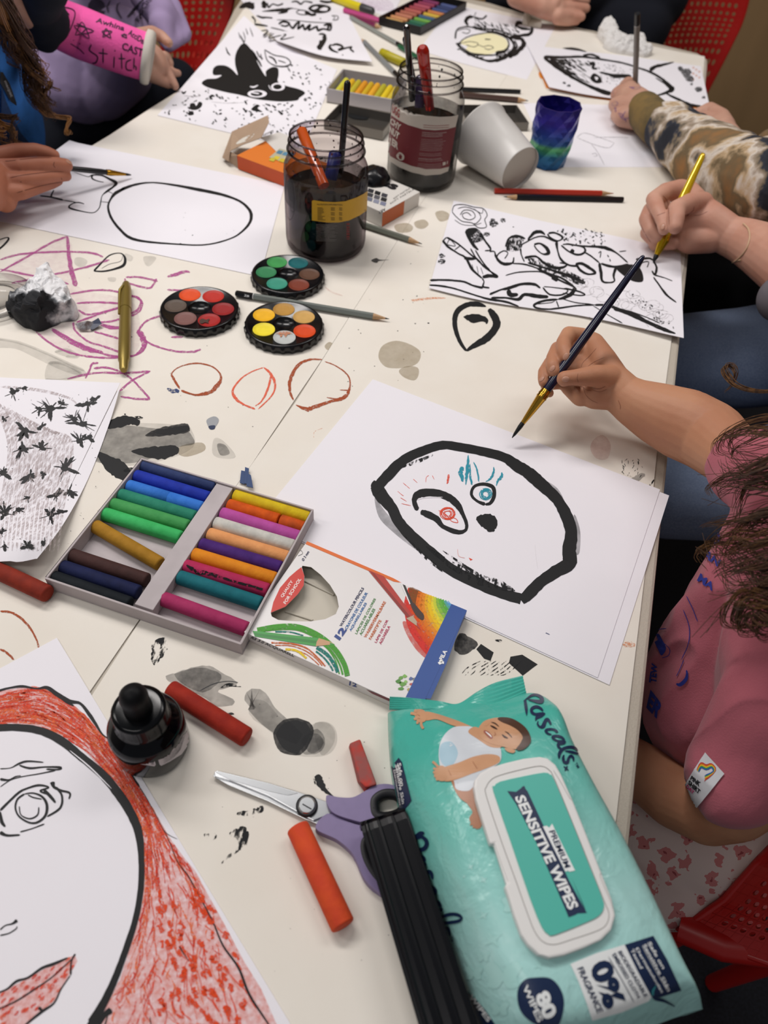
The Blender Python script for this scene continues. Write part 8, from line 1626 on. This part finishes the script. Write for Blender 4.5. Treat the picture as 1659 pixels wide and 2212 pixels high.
td = bpy.data.materials.new('tie_dye'); td.use_nodes = True; nt = td.node_tree; p = nt.nodes['Principled BSDF']; tc = nt.nodes.new('ShaderNodeTexCoord'); n1 = nt.nodes.new('ShaderNodeTexNoise'); n1.inputs['Scale'].default_value = 15; n1.inputs['Detail'].default_value = 5; n1.inputs['Distortion'].default_value = .15; nt.links.new(tc.outputs['Object'], n1.inputs['Vector'])
cr = nt.nodes.new('ShaderNodeValToRGB'); nt.links.new(n1.outputs['Fac'], cr.inputs[0]); el = cr.color_ramp.elements; el[0].position = .41; el[0].color = hx('191c26'); el[1].position = .76; el[1].color = hx('9a6a38')
for ps, c in ((.45, '2a2d38'), (.475, '7a6c58'), (.505, 'a09080'), (.535, 'cfc5ba'), (.58, 'b49a78'), (.62, '6a5a40')): e3 = el.new(ps); e3.color = hx(c)
nt.links.new(cr.outputs[0], p.inputs['Base Color']); p.inputs['Roughness'].default_value = .92
vs_, fs_ = blob([[J(1430, 272, 3.6, 44), J(1470, 305, 4.0, 56), J(1520, 340, 4.4, 68), J(1590, 385, 5.2, 84), J(1680, 415, 7, 96), J(1800, 390, 10, 100)], [J(1455, 262, 4.4, 34), J(1500, 275, 4.8, 30)], [J(1590, 345, 6, 54), J(1605, 330, 6.6, 40)], [J(1650, 360, 7, 60), J(1670, 345, 8, 50)]], td, .0025, 5)
vs_ = [v + Vector((0, 0, 1)) * (.007 * abs(noise.noise(v * 16)) + .003 * noise.noise(v * 34)) for v in vs_]
mb = MB(); mb.add(vs_, fs_, td, True); part(mb, 'sleeve', TD, 'tie-dye sleeve in navy, tan and cream')
h = zj(1290, 130, 5.53)
M_cuff = mat('olive_cuff', '5c4f33', .9, col2='7a6338', nscale=30, bump=.3, bscale=200)
vs_, fs_ = blob([[h(560, 600, 3.5, 205), h(640, 690, 3.6, 222), h(720, 770, 3.7, 225)]], M_cuff, .0018, 5); mb = MB(); mb.add(vs_, fs_, M_cuff, True); part(mb, 'cuff', TD, 'olive ribbed cuff')
vs_, fs_ = blob([[J(1810, 385, 10, 100), J(1880, 330, 2, 110), J(1860, 300, -14, 110)], [J(1830, 360, 10, 80), J(1790, 330, 7, 60), J(1668, 318, 4.6, 40)]], td, .005, 6); mb = MB(); mb.add(vs_, fs_, td, True); part(mb, 'sweatshirt', TD)
pencil('grey pencil with black end held upright in the tie-dye sleeved fist', (1377, 28), (1371, 230), '77736e', end='15161a', band='b8b8b8', h=(15.0, .5), r=.0046)
def Vy(px, py, Y):
    d = ray(px, py); return EYE + d * ((Y - EYE.y) / d.y)
M_nvy = mat('navy_knit', '10131f', .95, bump=.3, bscale=300)
FP = figure('person in a dark navy top at the far end with hands together over the table', W(42, 205, -TZ * 100 + .1))
def V(px, py, Y, rpx): p = Vy(px, py, Y); return (p, rcm(p, rpx))
vs_, fs_ = blob([[V(1080, -10, 1.98, 34), V(1180, -12, 2.0, 40), V(1300, -40, 2.15, 90), V(1400, -20, 2.15, 90)], [V(1300, 40, 2.12, 85), V(1380, 50, 2.1, 70), V(1330, 110, 2.1, 80)], [V(1180, -20, 2.0, 40), V(1230, -120, 2.2, 90), V(1380, -120, 2.2, 90)]], M_nvy, .006, 6); mb = MB(); mb.add(vs_, fs_, M_nvy, True); part(mb, 'jumper', FP)
g = lambda x, y, h_, r: J(1060 + x / 2.77, y / 2.77, h_, r / 2.77)
fb = Vy(1300, -120, 2.25); hc, hx4, hP = head((fb.x * 100, 224, (fb.z - TZ) * 100 + 28), (0, -1, -.2), (fb.x * 100, 225, (fb.z - TZ) * 100 + 6))
skinmesh(FP, 'body', hc + [[g(150, -20, 5, 55), g(300, 35, 4, 60), g(390, 60, 3.2, 64)], [g(400, 20, 4.2, 40), g(500, -2, 4.2, 30), g(570, 5, 4, 26)], [g(400, 50, 3.6, 40), g(500, 45, 3.6, 30), g(570, 50, 3.4, 26)], [g(400, 90, 2.8, 40), g(480, 92, 2.6, 28), g(545, 100, 2.4, 24)], [g(400, 110, 2.2, 36), g(460, 130, 1.6, 24), g(515, 128, 1.5, 20)], [g(380, 20, 4.6, 36), g(440, -20, 5, 28), g(500, -40, 5, 24)], [g(150, -20, 5, 55), (Vy(1180, -100, 2.2), .05), (Vy(1300, -120, 2.25), .08)]], SK2, .0024, 4, extra=hx4)
mb = MB(); cap(mb, hP, M_hair); part(mb, 'hair', FP)
CC = figure('child in a lavender printed T-shirt with a signed pink arm cast', W(-62, 140, -TZ * 100 + .1))
M_lavt = mat('lavender_cotton', '9c8aae', .9, noise_amt=.10, nscale=8, bump=.3, bscale=500)
z5 = Z(0, 0, 3.95)
def K(x, y, h_, r): return J(x / 3.95, y / 3.95, h_, r / 3.95)
vs_, fs_ = blob([[K(900, -200, 4, 420), K(820, 150, -2, 420), K(760, 480, -8, 400), K(700, 700, -12, 330)], [K(1050, 350, -2, 260), K(1000, 560, -8, 300), K(860, 740, -12, 260)], [K(1250, -50, 8, 150), K(1380, 120, 6, 130), K(1480, 240, 4, 100), K(1590, 310, 3, 45)], [K(1380, 220, 5, 110), K(1440, 390, 3, 50)], [K(1470, 60, 6, 80), K(1600, 285, 3.5, 40)], [K(1590, 310, 3, 45), K(1440, 400, 3, 45)], [K(1500, 300, 3.4, 70), K(1520, 340, 3.2, 50)], [K(600, 700, -12, 300), K(480, 650, -12, 250)]], M_lavt, .004, 6)
vs_ = [v + Vector((.3, -.6, .3)) * (.012 * abs(noise.noise(v * 9)) - .004) for v in vs_]; SLv = Surf(vs_, fs_)
mb = MB(); mb.add(vs_, fs_, M_lavt, True); part(mb, 'shirt', CC)
mb = MB(); tpr = mat('shirt_print_dark', '3d3547', .9)
cfill(mb, SLv, z5((780, 0), (860, 0), (900, 60), (880, 140), (820, 130), (750, 80)), tpr, .25, smooth=2); cfill(mb, SLv, z5((1230, -10), (1240, 0), (1170, 80), (1100, 150), (1080, 150), (1150, 60)), tpr, .25, smooth=0)
ctext(mb, SLv, 'TAGON', z5((1170, 210), (1300, -10), (1270, -20), (1145, 180)), tpr, .03, off=.3)
stroke(mb, SLv, z5((940, 0, 8), (920, 60, 14), (930, 120, 8)), 3, tpr, off=.25); stroke(mb, SLv, z5((1020, 20, 8), (1000, 90, 14), (1040, 170, 8)), 3, tpr, off=.25); part(mb, 'shirt_print', CC, 'dark faded lettering')
M_trs = mat('navy_trousers', '0c101c', .95)
vs_, fs_ = blob([[K(600, 1000, -20, 330), K(900, 900, -18, 300), K(1200, 800, -16, 250), K(1500, 720, -15, 200)], [K(600, 1000, -20, 330), K(400, 1200, -24, 320)]], M_trs, .006, 6); mb = MB(); mb.add(vs_, fs_, M_trs, True); part(mb, 'trousers', CC)
M_cast = mat('pink_cast', 'ee5ca8', .85, noise_amt=.14, nscale=26, bump=.6, bscale=420); M_pad = mat('cast_padding', 'c4beb4', .95, bump=.4, bscale=400)
hc, hx5, hP = head((-66, 166, 30), (1, -.3, -.2), (-66, 168, 12))
skinmesh(CC, 'body', hc + [[K(1180, 430, 5.2, 130), K(1300, 500, 4.2, 110), K(1340, 560, 3.4, 95)], [K(1180, 330, 6.2, 80), K(1300, 280, 6.4, 55), K(1380, 310, 6.0, 46), K(1440, 365, 5.4, 38)], [K(1300, 470, 4.6, 70), K(1370, 490, 4.4, 48), K(1430, 610, 2.6, 40), K(1495, 735, .9, 34)], [K(1300, 560, 3.4, 80), K(1400, 590, 2.6, 46), K(1470, 620, 1.6, 36), K(1520, 625, 1.2, 30)], [K(1290, 620, 2.8, 76), K(1360, 680, 1.8, 46), K(1430, 720, 1.0, 36)], [K(1330, 500, 4, 60), K(1420, 480, 3.4, 40), K(1450, 540, 2.6, 34)], [K(1180, 430, 5.2, 130), K(700, 280, 9, 130), K(250, 130, 13, 110), K(60, -60, 17, 110), (W(-58, 150, 14), .05), (W(-66, 167, 8), .07)]], SK4, .0022, 4, extra=hx5, nails=[(1428 / 3.95, 352 / 3.95, 7, 5, .8)])
cj = [K(-60, -100, 16, 150), K(120, 0, 14.4, 160), K(300, 110, 12.6, 175), K(620, 255, 9.5, 200), K(860, 350, 8.2, 196), K(1060, 425, 7.0, 190), K(1222, 480, 6.1, 184)]
mb = MB(); mb.tube([Vector(q) for q in catmull([tuple(c[0]) for c in cj], 5)], [q[0] for q in catmull([(c[1],) for c in cj], 5)], M_cast, 56); SC_ = Surf(mb.v, mb.f)
M_mk = mat('marker_writing', '2a1030', .6); g = z5
for p_ in [[(640, 300), (700, 190), (760, 330), (630, 220), (800, 265), (640, 300)], [(650, 200), (730, 240), (690, 290)], [(875, 320), (905, 245), (945, 325), (870, 270), (955, 270), (880, 318)], [(1040, 320), (1060, 290), (1080, 325), (1035, 300), (1085, 298)],
           [(545, 60), (640, 110), (570, 310), (540, 295)], [(560, 90), (590, 130)], [(600, 370), (640, 395), (680, 420), (720, 460)], [(680, 368), (682, 378)], [(625, 340), (628, 345)]]: stroke(mb, SC_, g(*p_), 2.2, M_mk, off=.05)
for p_ in [[(780, 380), (765, 430), (830, 480), (820, 530), (790, 540)], [(880, 410), (880, 540)], [(840, 450), (920, 460)], [(985, 430), (975, 435)], [(975, 480), (970, 580)], [(1035, 450), (1040, 590)], [(1010, 500), (1070, 500)], [(1120, 510), (1080, 530), (1080, 590), (1130, 600)], [(1145, 490), (1140, 590)], [(1140, 560), (1160, 570), (1160, 600)]]: stroke(mb, SC_, g(*p_), 2.8, M_mk, off=.05)
ctext(mb, SC_, 'Awhina', g((815, 190), (1055, 265), (1070, 225), (830, 150)), M_mk, .02, off=.05); ctext(mb, SC_, 'AcciDent', g((1090, 295), (1250, 400), (1275, 355), (1110, 250)), M_mk, .02, off=.05); ctext(mb, SC_, 'CAST', g((1035, 420), (1215, 490), (1225, 420), (1050, 360)), M_mk, .02, off=.05)
part(mb, 'arm_cast', CC, 'signed neon pink plaster cast')
mb = MB(); a0, a1 = K(1222, 478, 6.1, 185)[0], K(1300, 506, 5.7, 180)[0]; rr_ = K(1190, 462, 6.1, 206)[1]
mb.rod(a0, a1, [(0, rr_ * .9), (.1, rr_), (.6, rr_ * 1.02), (.95, rr_ * .96), (1, rr_ * .85), (1, rr_ * .75), (.3, rr_ * .72)], M_pad, n=40); part(mb, 'cast_padding', CC)
vs_, fs_ = blob([[K(290, 70, 13.2, 200), K(350, 140, 12.4, 206), K(380, 160, 12, 204)], [K(290, 70, 13.2, 190), K(360, -150, 18, 220)], [K(340, 300, 10, 120), K(390, 330, 9.6, 110)]], M_nvy, .004, 5); mb = MB(); mb.add(vs_, fs_, M_nvy, True); part(mb, 'sleeve', CC, 'navy sleeve pushed over the cast')
mb = MB(); cap(mb, hP, M_hair); part(mb, 'hair', CC)
LG = figure('person in a blue fleece jacket with long curly hair holding a thin brush at left', W(-62, 95, -TZ * 100 + .1))
h = zj(0, 290, 5.53)
fing = [[h(-250, 700, 4.6, 280), h(-60, 560, 4.4, 230), h(30, 620, 4.0, 200), h(60, 800, 3.0, 130)],
        [h(-40, 260, 5.4, 100), h(200, 195, 5.6, 84), h(420, 185, 5.4, 76), h(560, 215, 5.0, 70), h(650, 250, 4.6, 62)],
        [h(-40, 400, 5.4, 100), h(250, 375, 5.8, 84), h(500, 355, 5.6, 78), h(680, 355, 5.2, 78), h(790, 372, 4.8, 76)],
        [h(-20, 560, 4.6, 110), h(250, 545, 4.8, 84), h(520, 520, 4.4, 72), h(680, 505, 4.0, 66), h(795, 500, 3.7, 58)],
        [h(20, 700, 3.8, 120), h(260, 690, 3.8, 88), h(480, 630, 3.4, 68), h(620, 590, 3.2, 60), h(700, 560, 3.1, 50)],
        [h(0, 500, 4.2, 120), h(300, 450, 3.8, 90), h(600, 440, 3.6, 70), h(780, 430, 3.7, 56)],
        [h(-250, 700, 4.6, 280), J(-140, 400, 5.5, 50), J(-300, 330, 10, 60), J(-360, 200, 18, 80)]]
def ex4(mb, S):
    g = Z(0, 290, 5.53)
    for p in [[(60, 320), (120, 318), (400, 285), (620, 280)], [(120, 520), (300, 485), (600, 450), (760, 448)], [(200, 700), (350, 655), (560, 600), (740, 570)], [(650, 330), (640, 370), (660, 400)], [(730, 520), (740, 545)]]: crease(mb, S, g(*p), 1.3, mat('skin_crease_deep', '6a3626', .6))
    dots(mb, S, [(45, 393, 1.4)], mat('mole', '4a261c', .6), off=.03)
hc, hx6, hP = head((-60, 97, 39), (1, .1, -.25), (-60, 97, 20))
skinmesh(LG, 'body', fing + hc + [[(W(-60, 97, 20), .06), (W(-58, 80, 18), .05), J(-360, 200, 18, 80)]], SK3, .0014, 4, nails=[(0 + 700 / 5.53, 290 + 215 / 5.53, 7, 4, .5), (825 / 5.53, 290 + 330 / 5.53, 7, 4.5, .6)], extra=lambda mb, S: (ex4(mb, S), hx6(mb, S)))
brush('thin black brush with gold ferrule held by the hand at left', (284, 378), .55, (40, 352), 5.2, .0031, mat('brush_black', '0b0d10', .3, coat=.3), mat('gold_ferrule', 'b98a2c', .25, metal=.9), ferr=(.06, .24))
M_flc = mat('blue_fleece', '3680d8', .95, noise_amt=.15, nscale=30, bump=.8, bscale=500)
vs_, fs_ = blob([[J(-140, 60, 16, 150), J(-100, 180, 6, 150), J(-44, 265, -2, 130), J(-40, 320, -8, 126)], [J(-100, 330, 4, 90), J(-200, 330, 10, 90)]], M_flc, .004, 6); SF = Surf(vs_, fs_)
mb = MB(); mb.add(vs_, fs_, M_flc, True); part(mb, 'jacket', LG, 'blue fleece jacket')
mb = MB(); cfill(mb, SF, z5((-20, 600), (0, 600), (60, 700), (118, 860), (120, 890), (70, 850), (10, 740), (-20, 690)), mat('black_tape', '0b0c10', .5), .35, smooth=0); ctext(mb, SF, 'macpac', z5((0, 672), (58, 812), (80, 800), (20, 665)), mat('tape_print', 'b8b8b8', .5), .02, off=.45)
cfill(mb, SF, z5((0, 720), (40, 850), (110, 1010), (170, 1130), (250, 1225), (0, 1250)), mat('denim_panel', '2c4c7e', .9, noise_amt=.2, nscale=200), .2, smooth=0); part(mb, 'zip_panel', LG)
mb = MB(); cap(mb, hP, M_hair2, 1); K3 = lambda *q: [T(x / 3.95 - 8, y / 3.95, h_ * .72) for x, y, h_ in q]
for i, (p_, w_, n_) in enumerate([([(-60, -300, 34), (60, 20, 27), (140, 240, 22), (220, 440, 18), (300, 640, 14), (360, 820, 12), (400, 960, 10)], .011, 80), ([(-40, -200, 34), (100, 60, 27), (190, 300, 22), (270, 520, 17), (330, 720, 14), (390, 900, 11), (420, 1040, 9)], .010, 70), ([(-60, -300, 34), (30, 60, 28), (110, 260, 23), (200, 400, 19), (330, 560, 16), (400, 640, 14), (390, 780, 12), (350, 860, 11), (420, 960, 9), (480, 1000, 8)], .007, 46), ([(60, 100, 26), (180, 400, 20), (300, 620, 16), (420, 760, 12), (450, 860, 10), (470, 930, 9)], .006, 30),
                                  ([(-90, -100, 32), (0, 120, 26), (60, 300, 23), (150, 470, 19), (240, 600, 16)], .008, 50),
                                  ([(300, 800, 12), (400, 960, 9), (500, 980, 8), (600, 1020, 7), (635, 1080, 7), (600, 1130, 7), (575, 1125, 7)], .0022, 22), ([(380, 860, 12), (420, 780, 12), (450, 710, 12), (490, 730, 12), (500, 800, 12)], .0016, 16), ([(-100, 700, 16), (0, 950, 12), (60, 990, 11), (150, 1000, 10), (170, 1050, 10), (120, 1150, 9), (60, 1200, 9)], .003, 22), ([(-80, 900, 14), (20, 1030, 11), (120, 1120, 9), (200, 1210, 8), (260, 1240, 8)], .004, 26), ([(-60, 1000, 12), (0, 1100, 11), (50, 1180, 9), (90, 1240, 8)], .005, 20)]):
    hair_lock(mb, K3(*p_), (M_hair2, M_hair, mat('hair_golden', '8a5e30', .4))[i % 3 if i < 8 else 2], w_, n_, .0008, i + 30, .008, 2.2)
part(mb, 'hair', LG, 'long curly brown hair')
M_red = mat('red_plastic', 'b01a16', .35, spec=.5); M_leg = mat('chair_leg_grey', '6a6a6e', .4, metal=.7)
def shell(mb, P, nu, nv, hr, th, m_, rim=1):
    """P(u,v) -> world point; every cell inside the rim carries a round hole; th = thickness"""
    e = 1e-3
    for i in range(nu):
        for j in range(nv):
            u0, u1, v0, v1 = i / nu, (i + 1) / nu, j / nv, (j + 1) / nv; uc, vc = (u0 + u1) / 2, (v0 + v1) / 2
            n_ = ((P(uc + e, vc) - P(uc - e, vc)).cross(P(uc, vc + e) - P(uc, vc - e))).normalized() * th
            sq = [(u0, v0), (uc, v0), (u1, v0), (u1, vc), (u1, v1), (uc, v1), (u0, v1), (u0, vc)]
            if i < rim or j < rim or i >= nu - rim or j >= nv - rim:
                A = [P(*q) for q in sq]; mb.add(A + [a - n_ for a in A], [tuple(range(8)), tuple(range(15, 7, -1))], m_, False)
                continue
            c8 = [(uc + hr / nu * math.cos(a), vc + hr / nv * math.sin(a)) for a in [math.radians(225 + 45 * k) for k in range(8)]]
            A = [P(*q) for q in sq]; B = [P(*q) for q in c8]; A2 = [a - n_ for a in A]; B2 = [b - n_ for b in B]
            mb.add(A + B + A2 + B2, [(k, (k + 1) % 8, 8 + (k + 1) % 8, 8 + k) for k in range(8)] + [(16 + (k + 1) % 8, 16 + k, 24 + k, 24 + (k + 1) % 8) for k in range(8)] + [(8 + k, 8 + (k + 1) % 8, 24 + (k + 1) % 8, 24 + k) for k in range(8)], m_, False)
    n0 = ((P(.5 + e, .5) - P(.5 - e, .5)).cross(P(.5, .5 + e) - P(.5, .5 - e))).normalized() * th * .5
    K_ = 20; loop = [P(k / K_, 0) for k in range(K_)] + [P(1, k / K_) for k in range(K_)] + [P(1 - k / K_, 1) for k in range(K_)] + [P(0, 1 - k / K_) for k in range(K_)]
    loop = [p - n0 for p in loop]; mb.tube(loop + [loop[0], loop[1]], th * .9, m_, 8, cap=False)
def chair(label, px_grid, Y, seat_depth, foot, n=(12, 14), tilt=.12, bulge=.02, group='red perforated chairs'):
    """px_grid: 4 rows of (left px, right px) from top to bottom of the back, standing at world depth Y"""
    L_ = [Vy(*r[0], Y) for r in px_grid]; R_ = [Vy(*r[1], Y) for r in px_grid]
    zc_ = L_[-1].z
    def P(u, v):
        k = v * (len(L_) - 1); i = min(int(k), len(L_) - 2); f = k - i
        a = [L_[max(i - 1, 0)], L_[i], L_[i + 1], L_[min(i + 2, len(L_) - 1)]]; b = [R_[max(i - 1, 0)], R_[i], R_[i + 1], R_[min(i + 2, len(R_) - 1)]]
        cm = lambda q: .5 * ((2 * q[1]) + (q[2] - q[0]) * f + (2 * q[0] - 5 * q[1] + 4 * q[2] - q[3]) * f * f + (3 * q[1] - q[0] - 3 * q[2] + q[3]) * f ** 3)
        p = cm(a).lerp(cm(b), u); return p + Vector((0, bulge * (1 - (2 * u - 1) ** 2) + tilt * (p.z - zc_), 0))
    c = P(.5, 1); Ct = thing('chair', label, 'chair', Vector((c.x, c.y + foot, .0)), group)
    mb = MB(); shell(mb, P, n[0], n[1], .27, .004, M_red); part(mb, 'backrest', Ct)
    b0, b1 = P(0, 1), P(1, 1); d = Vector((0, seat_depth, 0)); zs = .45
    def Q(u, v): p = b0.lerp(b1, u) + d * v; t = min(1, v / .25); p.z = (b0.z * (1 - t) ** 2 + zs * (1 - (1 - t) ** 2)); return p
    mb = MB(); shell(mb, Q, 10, 12, .3, .004, M_red); part(mb, 'seat', Ct)
    for u in (.08, .92):
        for v in (.15, .9):
            q = Q(u, v); q.z = .44; mb = MB(); mb.tube([q, Vector((q.x + (u - .5) * .06, q.y + (v - .5) * .06, .002))], [.012, .010], M_leg, 12); part(mb, 'leg', Ct)
chair('red perforated plastic chair at the far right corner of the table', [((1455, -60), (1640, -70)), ((1437, 30), (1612, 36)), ((1418, 100), (1582, 100)), ((1440, 190), (1520, 210))], 2.22, .42, .2, n=(13, 16))
chair('red perforated plastic chair behind the lavender T-shirt at far left', [((330, -70), (505, -60)), ((335, 10), (500, 8)), ((345, 90), (478, 90)), ((360, 200), (430, 210))], 2.0, .42, .2, n=(10, 15))
def chair_near():
    Ct = thing('chair', 'red perforated plastic chair under the child in pink, lower right corner', 'chair', W(45, 22, -TZ * 100), 'red perforated chairs')
    Vh = lambda px, py, h_: T(px, py, h_)
    g = [[Vh(1720, 1780, -14), Vh(1900, 1800, -8)], [Vh(1640, 1860, -20), Vh(1840, 1920, -14)], [Vh(1565, 1945, -24), Vh(1740, 2010, -20)], [Vh(1470, 2010, -27), Vh(1700, 2090, -24)]]
    def P(u, v):
        k = v * 3; i = min(int(k), 2); f = k - i; return (g[i][0].lerp(g[i][1], u)).lerp(g[i + 1][0].lerp(g[i + 1][1], u), f)
    mb = MB(); shell(mb, P, 10, 14, .3, .004, M_red, rim=2); part(mb, 'backrest', Ct)
    mb = MB(); s_ = [Vh(1470, 2010, -27), Vh(1700, 2090, -24), Vh(1690, 1760, -28), Vh(1420, 1700, -30)]
    mb.prism([Vh(1460, 1960, -29), Vh(1640, 2030, -29), Vh(1740, 1760, -29), Vh(1420, 1650, -29)], (0, 0, -.012), M_red); part(mb, 'seat', Ct, bevel=.004)
    mb = MB(); mb.tube([Vh(1468, 2000, -27), Vh(1560, 2040, -26), Vh(1720, 2062, -25)], [.014, .014, .014], M_red, 12); part(mb, 'rim', Ct)
    for a, b in (((1570, 1950, -29.5), 0), ((1900, 1990, -29.5), 0), ((1720, 1770, -29.7), 0), ((1450, 1700, -29.7), 0)):
        q0 = Vh(*a); q1 = Vector((q0.x + .01, q0.y + .01, .002)); mb = MB(); mb.tube([q0, q1], [.016, .011], M_red, 12); part(mb, 'leg', Ct)
chair_near()
